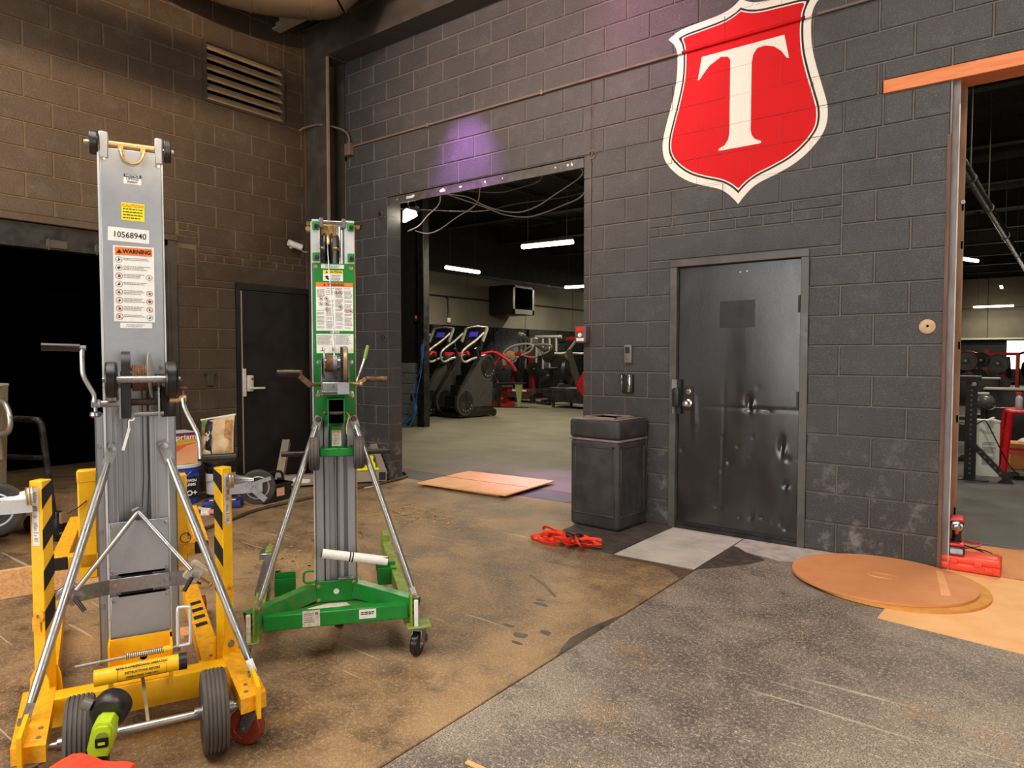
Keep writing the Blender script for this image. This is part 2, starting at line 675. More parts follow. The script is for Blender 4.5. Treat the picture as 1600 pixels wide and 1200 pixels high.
# main wall: opening, door, second opening
core = MB()
mo = 0.0075
for x0, x1, z0, z1 in ((-6.3, -5.08, 0, 3.046), (-2.64, -1.83, 0, 3.046), (-1.83, -0.82, 2.09, 3.046), (-0.82, -0.0, 0, 3.046), (-6.3, -0.38, 3.048, 5.2), (-0.38, 3.0, 3.135, 5.2), (3.0, 5.4, 0, 5.2)):
    ax0 = x0+(mo if x0 in (-2.64, -0.0) else 0)
    ax1 = x1-(mo if x1 in (-5.08, 0) else 0)
    core.box(ax0, ax1, mo, YG-0.006, z0, z1)
wall_back = struct('wall_back', core, M_MORTAR)
holes = [(-5.08, -2.64, 0, 3.048), (-1.83, -0.82, 0, 2.09), (-2.032, -0.6096, 2.032, 2.4384), (-0.375, 1.3, 3.045, 3.132), (0, 1.3, 0, 3.045)]
lay(wall_back, -5.91, 0.86, range(0, 23), lambda r: (0.0 if r % 2 else H), holes, [(-2.558, 0, 3.62)], M_BLOCK, 'y')
# masonry over the door: two brick courses, a precast lintel and closers beside the frame
put_block(wall_back, (-2.032, -0.6096, 2.10, 2.29), M_BLOCK, 'y', 'lintel', 0.19)
put_block(wall_back, (-2.032, -1.83, 2.032, 2.10), M_BLOCK, 'y', 'brick')
put_block(wall_back, (-0.82, -0.6096, 2.032, 2.10), M_BLOCK, 'y', 'brick')
for z0, z1, off in ((2.29, 2.364, 0.1), (2.364, 2.4384, 0.0)):
    us = [-2.032]
    u = -2.032+0.2-off
    while u < -0.65:
        us.append(u)
        u += 0.2 if z0 < 2.3 else 0.3
    us.append(-0.6096)
    for a, b in zip(us[:-1], us[1:]):
        put_block(wall_back, (a, b, z0, z1), M_BLOCK, 'y', 'brick')

# left wall
lc = MB()
for a, b, z0, z1 in subtract((-11.2, 0.3, 0, 5.2), [(-4.9, -1.83, 0, 2.45), (-1.11, -0.19, 0, 2.06), (-1.45, -0.54, 3.87, 4.47)]):
    lc.box(XL-0.19, XL-mo, a, b, z0, z1)
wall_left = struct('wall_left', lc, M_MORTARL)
holesL = [(-4.9, -1.75, 0, 2.51), (-1.143, -0.165, 0, 2.10), (-1.565, -0.05, 2.032, 2.4384), (-1.734, -1.53, 2.40, 2.6416), (-1.45, -0.54, 3.865, 4.475)]
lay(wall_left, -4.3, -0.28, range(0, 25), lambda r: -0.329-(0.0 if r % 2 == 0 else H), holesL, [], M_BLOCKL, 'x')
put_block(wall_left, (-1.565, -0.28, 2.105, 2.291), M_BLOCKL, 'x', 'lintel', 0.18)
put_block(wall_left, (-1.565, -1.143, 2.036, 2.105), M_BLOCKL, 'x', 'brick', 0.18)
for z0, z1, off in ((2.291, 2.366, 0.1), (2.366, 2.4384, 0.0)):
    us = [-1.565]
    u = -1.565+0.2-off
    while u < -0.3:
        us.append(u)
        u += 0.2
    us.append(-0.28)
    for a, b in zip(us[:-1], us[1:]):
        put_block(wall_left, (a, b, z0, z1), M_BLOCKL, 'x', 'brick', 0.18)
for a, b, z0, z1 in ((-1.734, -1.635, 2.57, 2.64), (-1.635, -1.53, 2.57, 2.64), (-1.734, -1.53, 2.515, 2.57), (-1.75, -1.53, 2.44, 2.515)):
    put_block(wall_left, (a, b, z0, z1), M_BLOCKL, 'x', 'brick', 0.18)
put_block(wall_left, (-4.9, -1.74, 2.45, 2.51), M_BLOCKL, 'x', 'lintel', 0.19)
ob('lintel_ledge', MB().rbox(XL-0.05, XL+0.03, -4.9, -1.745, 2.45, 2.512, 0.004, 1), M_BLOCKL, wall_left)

# dark dock opening behind the left wall: steel jamb, header, recess with its shade put into black walls
alc = MB()
alc.box(-9.2, -9.1, -5.2, -1.2, 0, 2.8)
alc.box(-9.2, XL-0.19, -5.2, -5.1, 0, 2.8)
alc.box(-9.2, XL-0.19, -1.3, -1.2, 0, 2.8)
alc.box(-9.2, XL-0.19, -5.2, -1.2, 2.75, 2.85)
struct('wall_recess', alc, M_DARK)
jm = MB()
jm.box(XL-0.16, XL+0.012, -1.83, -1.755, 0, 2.45)
jm.box(XL-0.06, XL+0.02, -1.845, -1.83, 0, 2.4)
struct('trim_dock_jamb', jm, M_STEELPAINT)
hd = MB()
hd.box(XL-0.17, XL-0.05, -4.9, -1.83, 2.25, 2.45)
hd.box(XL-0.05, XL-0.035, -4.9, -1.83, 2.25, 2.29)
header = struct('trim_dock_header', hd, M_BLACKM)
for y in (-3.3, -2.72, -2.35):
    ob('hanger_clip', MB().rbox(XL-0.035, XL-0.02, y-0.11, y+0.05, 2.26, 2.33, 0.004, 1).box(XL-0.02, XL-0.012, y-0.1, y-0.09, 2.24, 2.34), M_STEELPAINT, header)

# side and rear walls, with the bright door openings behind the photographer
sh = MB()
sh.box(5.2, 5.4, -11.2, -6.6, 0, 5.2); sh.box(5.2, 5.4, -2.6, 0.2, 0, 5.2); sh.box(5.2, 5.4, -6.6, -2.6, 3.8, 5.2)
struct('wall_right', sh, M_BLOCK)
sh = MB()
sh.box(-6.3, -4.9, -11.2, -11.0, 0, 5.2); sh.box(2.2, 5.4, -11.2, -11.0, 0, 5.2); sh.box(-4.9, 2.2, -11.2, -11.0, 4.0, 5.2)
struct('wall_front', sh, M_BLOCK)

# ceiling: corrugated deck on purlins
M_DECK = PBR('roof_deck', (150, 138, 118), 0.6, 0, (104, 96, 84), 0.6, 3, coord='World')
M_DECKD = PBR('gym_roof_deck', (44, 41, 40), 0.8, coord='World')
deck = MB()
n = 0
x = -6.3
while x < 5.4:
    for (a, b, za, zb) in ((0, .05, 5.08, 5.08), (.05, .075, 5.08, 5.13), (.075, .125, 5.13, 5.13), (.125, .15, 5.13, 5.08)):
        deck.add([(x+a, -11.2, za), (x+b, -11.2, zb), (x+b, 0.2, zb), (x+a, 0.2, za)], [(0, 1, 2, 3)])
    x += 0.15
deck.box(-6.4, 5.4, -11.2, 0.2, 5.16, 5.2)
ceiling = struct('ceiling', deck, M_DECK, smooth=0)
for y in (-0.62, -1.5, -2.6, -4.2, -5.8, -7.4, -9.0):
    m = MB()
    m.box(-6.12, 5.2, y-0.05, y+0.05, 5.05, 5.075).box(-6.12, 5.2, y-0.006, y+0.006, 4.86, 5.06).box(-6.12, 5.2, y-0.05, y+0.05, 4.84, 4.86)
    ob('purlin', m, M_DECK, ceiling, 0)
struct('trim_deck_ledger', MB().box(XL, XL+0.06, -11, 0, 4.93, 5.08), M_STEELPAINT)
# header beam along the main wall and the corner column
bm_ = MB()
bm_.box(-6.12, 5.2, -0.26, -0.235, 4.63, 4.95).box(-6.12, 5.2, -0.261, -0.002, 4.617, 4.629).box(-6.12, 5.2, -0.30, -0.10, 4.951, 4.965)
struct('trim_header_beam', bm_, M_STEELPAINT)
cl = MB()
cl.box(-6.10, -5.755, -0.265, -0.245, 0, 4.60).box(-5.935, -5.915, -0.244, -0.031, 0, 4.60).box(-6.10, -5.755, -0.03, -0.006, 0, 4.60)
struct('trim_corner_column', cl, M_STEELPAINT)
struct('trim_column_plate', MB().box(-6.1, -5.72, -0.27, -0.01, 4.60, 4.616), M_STEELPAINT)
M_EDGEP = PBR('lit_edge_tone', (150, 130, 104), 0.5, 0, (120, 100, 80), 0.5, 6, coord='World')
ob('lit_edge_strip', MB().box(-5.754, -5.722, -0.262, -0.243, 0, 4.60), M_EDGEP, bpy.data.objects['trim_corner_column'])  # pale strip added; light on the flange edge put into its colour
# bar added out of view to throw the shadow band across the left wall
sb = MB()
sb.box(1.58, 1.64, -10.5, -2.7, 2.97, 3.14)
for y in (-10.4, -8.0, -2.9):
    sb.box(1.59, 1.63, y-0.03, y+0.03, 3.14, 5.08)
struct('trim_shadow_bar', sb, M_STEELPAINT)

# soffit lintel and worn steel in the two openings
M_LINT = PBR('lintel_steel', (62, 58, 54), 0.5, 0, (100, 96, 90), 0.5, 14, coord='World')
li = MB()
li.box(-5.08, -2.64, 0.005, 0.012, 2.955, 3.046).box(-5.08, -2.64, 0.005, 0.195, 3.036, 3.046)
lintel = struct('trim_opening_lintel', li, M_LINT)
M_CHIP = PBR('chipped_white_paint', (214, 210, 200), 0.7, 0, (150, 146, 138), 0.5, 30)
for x, w, h, sd in ((-4.72, .085, .035, 1), (-4.78, .03, .03, 2), (-4.28, .06, .042, 3), (-4.04, .03, .022, 4), (-3.73, .022, .02, 5), (-3.52, .012, .012, 6), (-2.93, .012, .012, 7), (-2.80, .016, .025, 8), (-2.76, .018, .03, 9), (-4.93, .012, .012, 10)):
    pts = blob(x, 3.0, w/2, h/2, sd, 16, 0.35)
    ob('paint_chip', MB().prism(pts, 0.0035, 0.0052, 'y'), M_CHIP, lintel)

# right-hand opening: orange lintel and rusty steel jamb
M_ORANGE = PBR('orange_lintel', (218, 126, 66), 0.55, 0, (196, 92, 44), 0.55, 6, 0.1, 80, (1, 8, 8), 'World')
ol = MB()
ol.rbox(-0.375, 2.9, -0.014, 0.19, 3.046, 3.131, 0.003, 1)
struct('trim_orange_lintel', ol, M_ORANGE)
M_RUST = PBR('rusty_steel', (112, 78, 62), 0.75, 0.0, (70, 56, 52), 0.8, 12, 0.3, 60, (2, 2, 0.3), 'World')
M_JAMB = PBR('worn_grey_steel', (120, 112, 110), 0.5, 0.0, (84, 66, 58), 0.75, 9, 0.15, 60, (2, 2, 0.35), 'World')
M_TAN = PBR('tan_worn_steel', (156, 118, 88), 0.65, 0, (108, 76, 58), 0.7, 10, 0, 60, (2, 2, 0.3), 'World')
ja = struct('trim_jamb', MB().box(-0.004, 0.006, 0.005, 0.2, 0, 3.046).box(0.006, 0.046, 0.03, 0.04, 0, 3.046), M_JAMB)
ob('rust_edge', MB().box(-0.014, 0.005, -0.008, 0.004, 0, 2.72), M_RUST, ja)
ob('weld_strip', MB().box(0.040, 0.047, 0.024, 0.03, 0, 2.9), PBR('pale_weld', (188, 176, 166), 0.6, 0, (120, 104, 94), 0.7, 14, 0, 60, (2, 2, 0.4)), ja)
ob('flange', MB().box(0.006, 0.068, 0.19, 0.2, 0, 3.046), M_TAN, ja)
for z in (0.35, 0.95, 1.42, 2.06, 2.3):
    ob('bolt_hole', MB().rbox(0.054, 0.064, 0.1885, 0.1905, z-0.025, z+0.025, 0.004, 1), M_DARK, ja)
ob('bolt', MB().lathe([(0.013, 0), (0.013, 0.006), (0.006, 0.007), (0.005, 0.003)], (0.06, 0.188, 2.33), (0, -1, 0), 14), M_CHIP, ja)

# gym shell
M_GYMWALL = PBR('gym_grey_wall', (118, 112, 98), 0.75, 0, (100, 96, 86), 0.5, 1.2, coord='World')
M_MIRROR = PBR('dark_mirror', (16, 16, 17), 0.12, 0.0, spec=0.6)
M_GYMDARK = PBR('gym_black_wall', (28, 27, 27), 0.7, coord='World')
gl = MB()
gl.box(-13.9, -13.7, 0.2, 35, 2.28, 3.84)
wgl = struct('wall_gym_left', MB().box(-14.0, -13.8, 0.2, 35.2, 0, 5.7), M_GYMDARK)
for y in [2.0+3.05*i for i in range(11)]:
    ob('grey_panel', MB().rbox(-13.8, -13.7, y+0.01, y+3.04, 2.28, 3.84, 0.006, 1), M_GYMWALL, wgl)
ob('rail', MB().box(-13.70, -13.66, 0.5, 35, 3.84, 3.92), M_BLACKM, wgl)
for i, y in enumerate([3.0+1.9*i for i in range(17)]):
    ob('mirror_panel', MB().rbox(-13.8, -13.74, y+0.02, y+1.88, 0.1, 2.27, 0.004, 1), M_MIRROR, wgl)
for y in (9.6, 14.4, 19.5):
    ob('wall_post', MB().box(-13.78, -13.68, y, y+0.35, 0, 2.28), M_GYMDARK, wgl)
wgb = struct('wall_gym_back', MB().box(-13.9, -0.7, 34.2, 34.4, 0, 5.7).box(2.4, 8.2, 34.2, 34.4, 0, 5.7).box(-0.7, 2.4, 34.2, 34.4, 2.05, 5.7).box(-0.7, 2.4, 34.2, 34.4, 0, 0.75), M_GYMDARK)
for x in [-13.6+3.05*i for i in range(7)]:
    for z in (2.2, 3.6):
        ob('grey_panel', MB().rbox(x+0.01, x+3.04, 34.1, 34.2, z+0.008, z+1.39, 0.006, 1), M_GYMWALL, wgb)
M_WHITETRIM = PBR('white_trim', (210, 204, 190), 0.6)
ob('ledge', MB().box(-13.6, 8, 34.0, 34.2, 2.12, 2.2), M_WHITETRIM, wgb)
struct('wall_gym_right', MB().box(8, 8.2, 0.2, 34.4, 0, 5.7), M_GYMDARK)
struct('wall_gym_front', MB().box(-13.9, -6.3, 0.2, 0.4, 0, 5.7).box(5.4, 8.2, 0.2, 0.4, 0, 5.7).box(-6.3, 5.4, 0.2, 0.26, 5.2, 5.7), M_GYMDARK)
gc = MB().box(-14, 8.2, 0.2, 34.4, 5.6, 5.75)
gym_ceiling = struct('ceiling_gym', gc, M_DECKD)
M_BEAM = PBR('dark_roof_beam', (58, 54, 52), 0.7, coord='World')
for y in (3.4, 6.6, 9.8, 13.0, 16.2, 19.4, 22.6, 25.8, 29.0, 32.2):
    ob('beam', MB().box(-13.8, 8, y-0.1, y+0.1, 5.05, 5.07).box(-13.8, 8, y-0.012, y+0.012, 5.07, 5.5).box(-13.8, 8, y-0.1, y+0.1, 5.48, 5.5), M_BEAM, gym_ceiling, 0)
for x in [-13+1.5*i for i in range(14)]:
    ob('joist', MB().box(x-0.04, x+0.04, 0.3, 34.2, 5.5, 5.6), M_BEAM, gym_ceiling, 0)
# partition and black post just inside the opening
M_GREYBLOCK = PBR('grey_painted_block', (128, 130, 128), 0.7, 0, (104, 106, 104), 0.5, 4, coord='World')
pt = struct('wall_partition', MB().box(-13.8, -8.90, 4.36, 4.5, 0, 5.6), M_GYMDARK)
for r in range(6):
    for c in range(4):
        x1 = -8.9-0.4064*c-(H if r % 2 else 0)
        x0 = max(x1-0.4064, -10.6)
        if c == 0 and r % 2: ob('block', MB().rbox(-8.9-H+J, -8.9, 4.33, 4.37, r*H+J, (r+1)*H-J, 0.005, 1), M_GREYBLOCK, pt)
        ob('block', MB().rbox(x0+J, x1-J, 4.33, 4.37, r*H+J, (r+1)*H-J, 0.005, 1), M_GREYBLOCK, pt)
struct('trim_black_post', MB().rbox(-8.88, -8.72, 4.2, 4.36, 0, 5.6, 0.008, 1), M_BLACKM)
# bright window at the far end of the gym
M_GLOW = EMIT('bright_window', (255, 250, 236), 3.2)
w1 = struct('window_1', MB().box(-0.7, 2.4, 34.3, 34.32, 0.75, 2.05), M_GLOW)
for x in (-0.7, 0.8, 2.36):
    ob('window_frame', MB().box(x, x+0.06, 34.18, 34.3, 0.75, 2.05), M_BLACKM, w1)
# ---------------------------------------------------------------- doors
M_DOOR = PBR('worn_black_door', (30, 29, 28), 0.22, 0.0, (58, 55, 51), 0.3, 3.0, 0.10, 150, (2.0, 1, 0.6), spec=0.9, rvar=0.06)
M_DOORFR = PBR('grey_door_frame', (74, 71, 67), 0.42, 0, (110, 104, 96), 0.4, 8)
M_CHROME = PBR('chrome', (214, 210, 202), 0.18, 1.0, (150, 146, 140), 0.4, 30)
M_STEEL = PBR('steel', (168, 166, 162), 0.32, 1.0, (118, 114, 108), 0.5, 20)
M_WHITE = PBR('white_plastic', (232, 228, 218), 0.45)
M_TARN = PBR('darker_paint', (30, 29, 29), 0.45)

door = tag(struct('door_1', MB().box(-1.79, -0.86, 0.075, 0.08, 0.03, 2.04), M_BLACKM), kind='structure')
DX0, DX1, DZ0, DZ1 = -1.775, -0.868, 0.045, 2.035
rr = random.Random(3)
dents = [(-1.225, 1.005, .022, .045, .016), (-1.195, .985, .012, .035, -.013), (-1.215, .955, .04, .012, .006), (-1.085, .955, .035, .010, .006),
         (-0.985, .705, .020, .055, .016), (-0.962, .665, .012, .05, -.011), (-0.945, .615, .02, .02, .006), (-0.952, .425, .018, .022, .010), (-0.935, .40, .014, .03, -.006),
         (-1.37, .555, .012, .016, .006), (-1.30, .68, .014, .014, .003), (-1.455, .205, .03, .012, .005), (-1.28, .15, .014, .012, .005), (-1.20, .165, .02, .035, .006), (-1.165, .14, .012, .05, -.005),
         (-1.115, .17, .018, .016, .005), (-1.06, .12, .02, .04, -.004), (-0.985, .15, .014, .03, .006), (-0.95, .11, .018, .014, .006), (-1.41, .80, .010, .3, .002),
         (-1.55, .75, .2, .3, .004), (-1.5, .30, .14, .2, -.003), (-1.05, 1.25, .25, .3, -.003), (-1.64, .86, .02, .14, -.004), (-1.2, .45, .22, .22, -.003), (-1.745, .62, .012, .016, .003)]
dents += [(rr.uniform(DX0, DX1), rr.uniform(0.1, 1.2), rr.uniform(.006, .016), rr.uniform(.006, .02), rr.uniform(-.001, .002)) for _ in range(26)]
NX, NZ = 90, 190
m = MB()
vs, fs = [], []
for j in range(NZ+1):
    z = lerp(DZ0, DZ1, j/NZ)
    for i in range(NX+1):
        x = lerp(DX0, DX1, i/NX)
        y = 0.03
        for cx, cz, sx, sz, d in dents:
            q = ((x-cx)/sx)**2+((z-cz)/sz)**2
            if q < 9: y += d*math.exp(-q)
        y += 0.0035*math.exp(-((z-0.965)/0.012)**2)*max(0, min(1, (x+1.6)*3))
        y += 0.002*math.exp(-((x+1.42)/0.008)**2)*(1 if z < 0.75 else 0)
        vs.append((x, y, z))
for j in range(NZ):
    for i in range(NX):
        a = j*(NX+1)+i
        fs.append((a, a+1, a+NX+2, a+NX+1))
m.add(vs, fs)
m.box(DX0, DX1, 0.055, 0.07, DZ0, DZ1)
for a, b, c, d in ((DX0, DX0+.001, DZ0, DZ1), (DX1-.001, DX1, DZ0, DZ1), (DX0, DX1, DZ1-.001, DZ1), (DX0, DX1, DZ0, DZ0+.001)):
    m.box(a, b, 0.03, 0.056, c, d)
dl = ob('door_leaf', m, M_DOOR, door, 60)
fr = MB()
fr.rbox(-1.838, -1.782, -0.012, 0.12, 0, 2.0425, 0.003, 1).rbox(-0.862, -0.808, -0.012, 0.12, 0, 2.0425, 0.003, 1).rbox(-1.838, -0.808, -0.012, 0.12, 2.043, 2.098, 0.003, 1)
ob('door_frame', fr, M_DOORFR, door)
ob('threshold', MB().box(-1.80, -0.84, -0.01, 0.09, 0, 0.028).box(-1.78, -0.865, 0.015, 0.03, 0.028, 0.05), M_BLACKM, door)
for z in (1.72, 1.04, 0.30):
    h = MB()
    for q in range(3):
        h.cyl((-0.866, 0.022, z-0.06+q*0.041), (-0.866, 0.022, z-0.022+q*0.041), 0.009, n=10)
    h.box(-0.888, -0.866, 0.024, 0.028, z-0.06, z+0.06)
    ob('hinge', h, M_BLACKM, door)
lk = ob('lock_plate', MB().rbox(-1.722, -1.655, 0.022, 0.032, 0.93, 1.115, 0.002, 1), M_BLACKM, door)
ob('latch_guard', MB().rbox(-1.80, -1.745, -0.045, 0.03, 0.955, 1.105, 0.012, 2).box(-1.775, -1.74, -0.012, 0.03, 0.90, 1.17), M_BLACKM, door)
ob('latch_guard_plate', MB().box(-1.812, -1.77, -0.016, -0.01, 1.085, 1.17).box(-1.806, -1.795, -0.016, -0.008, 0.9, 0.96), M_STEEL, door)
ob('deadbolt', MB().lathe([(.024, 0), (.024, .012), (.018, .018), (.008, .018)], (-1.690, 0.024, 1.076), (0, -1, 0), 20), M_CHROME, lk)
ob('knob', MB().lathe([(.032, 0), (.032, .006), (.014, .012), (.014, .03), (.028, .042), (.03, .055), (.022, .066), (.0, .068)], (-1.692, 0.024, 0.985), (0, -1, 0), 24), M_CHROME, lk)
ob('sign_patch', MB().box(-1.45, -1.19, 0.0265, 0.029, 1.565, 1.765), M_TARN, door)
for x, z in ((-1.30, 1.972), (-1.25, 1.976)):
    ob('screw', MB().lathe([(.006, 0), (.006, .004), (.002, .005)], (x, 0.03, z), (0, -1, 0), 10), M_STEEL, door)

# black door in the left wall
M_BROWNBLACK = PBR('dark_brown_door', (22, 18, 14), 0.5, 0, (30, 25, 20), 0.4, 4)
d2 = struct('door_2', MB().box(XL-0.06, XL-0.02, -1.085, -0.19, 0.01, 2.03), M_BROWNBLACK)
fr = MB()
fr.box(XL-0.1, XL+0.008, -1.145, -1.095, 0, 2.0445).box(XL-0.1, XL+0.008, -0.19, -0.15, 0, 2.0445).box(XL-0.1, XL+0.008, -1.145, -0.15, 2.045, 2.105)
ob('door_frame', fr, M_BROWNBLACK, d2)
M_HW = PBR('cast_hardware', (214, 206, 194), 0.4, 0.1, (160, 152, 142), 0.5, 30)
ob('edge_strip', MB().box(XL-0.02, XL+0.004, -1.093, -1.077, 0.12, 2.03), PBR('dull_strip', (158, 148, 136), 0.5), d2)
ob('strike_guard', MB().rbox(XL-0.02, XL+0.014, -1.082, -1.045, 0.93, 1.22, 0.003, 1), M_HW, d2)
es = ob('lock_case', MB().rbox(XL-0.02, XL+0.022, -1.035, -0.965, 0.98, 1.15, 0.008, 2), M_HW, d2)
ob('lever', MB().tube([(XL+.015, -1.0, 1.015), (XL+.05, -1.0, 1.015), (XL+.055, -0.985, 1.015), (XL+.055, -0.86, 1.012)], 0.012, 8), M_HW, es)
ob('keyhole', MB().lathe([(.013, 0), (.013, .004), (.004, .005)], (XL+.022, -0.985, 1.11), (1, 0, 0), 12), M_CHROME, es)

# louvre
M_LOUV = PBR('louvre_paint', (168, 138, 100), 0.55, 0, (92, 76, 56), 0.4, 6, coord='World')
M_LOUVF = PBR('louvre_frame', (62, 52, 42), 0.55, 0, (84, 70, 54), 0.4, 6, coord='World')
lv = thing('wall_louver', 'wide brown metal louvre vent high on the brown block wall', 'vent', (XL, -0.995, 4.17))
fr = MB()
fr.box(-0.18, 0.02, -0.455, -0.425, -0.2795, 0.2745).box(-0.18, 0.02, 0.425, 0.455, -0.2795, 0.2745).box(-0.18, 0.02, -0.455, 0.455, 0.275, 0.305).box(-0.18, 0.02, -0.455, 0.455, -0.305, -0.28)
ob('frame', fr, M_LOUVF, lv, 0)
ob('backing', MB().box(-0.178, -0.172, -0.43, 0.43, -0.29, 0.29), M_DARK, lv)
for i in range(6):
    z = -0.25+i*0.098
    s = MB()
    s.add([(0.015, -0.428, z-0.026), (0.015, 0.428, z-0.026), (-0.055, 0.428, z+0.052), (-0.055, -0.428, z+0.052), (0.015, -0.428, z-0.018), (0.015, 0.428, z-0.018), (-0.055, 0.428, z+0.058), (-0.055, -0.428, z+0.058)],
          [(0, 1, 2, 3), (7, 6, 5, 4), (0, 4, 5, 1), (2, 6, 7, 3), (0, 3, 7, 4), (1, 5, 6, 2)])
    s.box(0.009, 0.016, -0.428, 0.428, z-0.034, z-0.012)
    ob('slat', s, M_LOUV, lv, 0)

# ---------------------------------------------------------------- painted shield on the wall
from mathutils.geometry import tessellate_polygon
CX = -1.312
half = [(0, 2.468), (-0.036, 2.511), (-0.088, 2.562), (-0.155, 2.603), (-0.268, 2.643), (-0.385, 2.693), (-0.485, 2.764), (-0.566, 2.856), (-0.599, 2.943), (-0.599, 3.052), (-0.568, 3.175), (-0.522, 3.340), (-0.492, 3.487), (-0.486, 3.645), (-0.504, 3.735), (-0.562, 3.806), (-0.507, 3.835), (-0.421, 3.858), (-0.295, 3.866), (-0.146, 3.877), (-0.060, 3.903), (0, 3.945)]


def refine(p, k):
    sharp = {0, 15, len(p)-1}
    out, i0 = [], 0
    for s in sorted(sharp)[1:]:
        seg = p[i0:s+1]
        q = smooth_pts([(a, b, 0) for a, b in seg], k)
        out += [(v[0], v[1]) for v in q[:-1]]
        i0 = s
    return out+[p[-1]]


hr = refine(half, 4)
outline = hr+[(-x, z) for x, z in reversed(hr[1:-1])]


def inset(poly, d):
    n = len(poly)
    out = []
    for i in range(n):
        p, q, r = (Vector(poly[(i+k) % n]) for k in (-1, 0, 1))
        e0, e1 = (q-p).normalized(), (r-q).normalized()
        n0, n1 = Vector((e0.y, -e0.x)), Vector((e1.y, -e1.x))
        b = (n0+n1)
        b = b/max(0.35, b.length_squared/2)/1.0
        out.append((q.x-b.x*d*INS, q.y-b.y*d*INS))
    return out


area2 = sum(outline[i][0]*outline[(i+1) % len(outline)][1]-outline[(i+1) % len(outline)][0]*outline[i][1] for i in range(len(outline)))
INS = 1.0 if area2 > 0 else -1.0
letter = [(-0.29, 3.603), (0.309, 3.600), (0.344, 3.431), (0.328, 3.437), (0.289, 3.496), (0.24, 3.538), (0.179, 3.562), (0.123, 3.559), (0.094, 3.523), (0.084, 3.463), (0.084, 2.987), (0.092, 2.950), (0.113, 2.919), (0.161, 2.893), (0.158, 2.879), (-0.150, 2.879), (-0.152, 2.893), (-0.105, 2.916), (-0.08, 2.950), (-0.072, 2.99), (-0.072, 3.522), (-0.089, 3.553), (-0.142, 3.566), (-0.229, 3.524), (-0.285, 3.465), (-0.311, 3.433), (-0.322, 3.436)]


def clip_tri(t, rect):
    x0, x1, z0, z1 = rect
    for ax, lim, sg in ((0, x0, 1), (0, x1, -1), (1, z0, 1), (1, z1, -1)):
        out = []
        for i in range(len(t)):
            a, b = t[i], t[(i+1) % len(t)]
            da, db = sg*(a[ax]-lim), sg*(b[ax]-lim)
            if da >= 0: out.append(a)
            if (da < 0) != (db < 0):
                k = da/(da-db)
                out.append((a[0]+(b[0]-a[0])*k, a[1]+(b[1]-a[1])*k))
        t = out
        if len(t) < 3: return None
    return t


def wall_paint(name, poly, layer, mat, parent, tris=None):
    poly = [(x+CX, z) for x, z in poly]
    if tris is None:
        tris = [[poly[i] for i in t] for t in tessellate_polygon([[Vector((a, b, 0)) for a, b in poly]])]
    else:
        tris = [[(x+CX, z) for x, z in t] for t in tris]
    bb = (min(p[0] for p in poly), max(p[0] for p in poly), min(p[1] for p in poly), max(p[1] for p in poly))
    m = MB()
    off = 0.0004+0.0005*layer
    for x0, x1, z0, z1, j in FACES['main']:
        if x1 < bb[0] or x0 > bb[1] or z1 < bb[2] or z0 > bb[3]: continue
        for t in tris:
            c = clip_tri(t, (x0+.004, x1-.004, z0+.004, z1-.004))
            if c: m.add([(p[0], j-off, p[1]) for p in c], [tuple(range(len(c)))])
    for t in tris:
        m.add([(p[0], 0.0032-off, p[1]) for p in t], [(0, 1, 2)])
    return ob(name, m, mat, parent, 0)


def mural_mat(name, rgb):
    k = NT(name)
    v = k.coord('World')
    c = lin(rgb)
    f = k.noise(v, 120, 3, 0.7)
    base = k.mix(k.ramp(f, 0.58, 0.74, 0, 0.6), c, tuple(x*0.5 for x in c))
    k.l(base, k.b.inputs['Base Color'])
    k.b.inputs['Roughness'].default_value = 0.6
    k.b.inputs['Specular IOR Level'].default_value = 0.2
    k.bump(k.noise(v, 95, 4, 0.7), 0.4, 0.005)
    return k.m


M_MRED = mural_mat('mural_red', (206, 8, 16))
M_MWHITE = mural_mat('mural_white', (232, 222, 208))
M_MBLACK = mural_mat('mural_black', (44, 40, 40))
ms = thing('painted_shield', 'red shield with white letter T painted on the dark block wall', 'mural', (0, 0, 0))
def clean_inset(d):
    def dist(p):
        best = 9
        for i in range(len(outline)):
            q, r = Vector(outline[i]), Vector(outline[(i+1) % len(outline)])
            e = r-q
            t = max(0, min(1, (p-q).dot(e)/max(e.length_squared, 1e-9)))
            best = min(best, (p-q-e*t).length)
        return best
    return [p for p in inset(outline, d) if dist(Vector(p)) > d*0.97]


wall_paint('white_border', outline, 0, M_MWHITE, ms)
wall_paint('black_line', clean_inset(0.050), 1, M_MBLACK, ms)
wall_paint('inner_white_line', clean_inset(0.064), 2, M_MWHITE, ms)
wall_paint('red_field', clean_inset(0.073), 3, M_MRED, ms)
wall_paint('letter', letter, 4, M_MWHITE, ms)

# ---------------------------------------------------------------- conduit, boxes, devices
M_COND = PBR('painted_conduit', (112, 92, 78), 0.5, 0, (140, 118, 100), 0.4, 12, coord='World')
cd = thing('conduit_run', 'thin painted conduit running along the block wall to a junction box', 'conduit', (-5.66, 0, 3.66))
ZC = 3.672-3.66
ob('tube', MB().tube([(0.05, -0.014, ZC), (3.87, -0.014, ZC)], 0.011, 8), M_COND, cd)
ob('tube', MB().tube([(4.88, -0.014, ZC), (6.6, -0.014, ZC)], 0.011, 8), M_COND, cd)
ob('painted_tube', MB().tube([(3.918, -0.014, ZC), (4.78, -0.014, ZC)], 0.011, 8), M_MRED, cd)
ob('painted_tube', MB().tube([(3.87, -0.014, ZC), (3.906, -0.014, ZC)], 0.0112, 8).tube([(4.80, -0.014, ZC), (4.84, -0.014, ZC)], 0.0112, 8), M_MWHITE, cd)
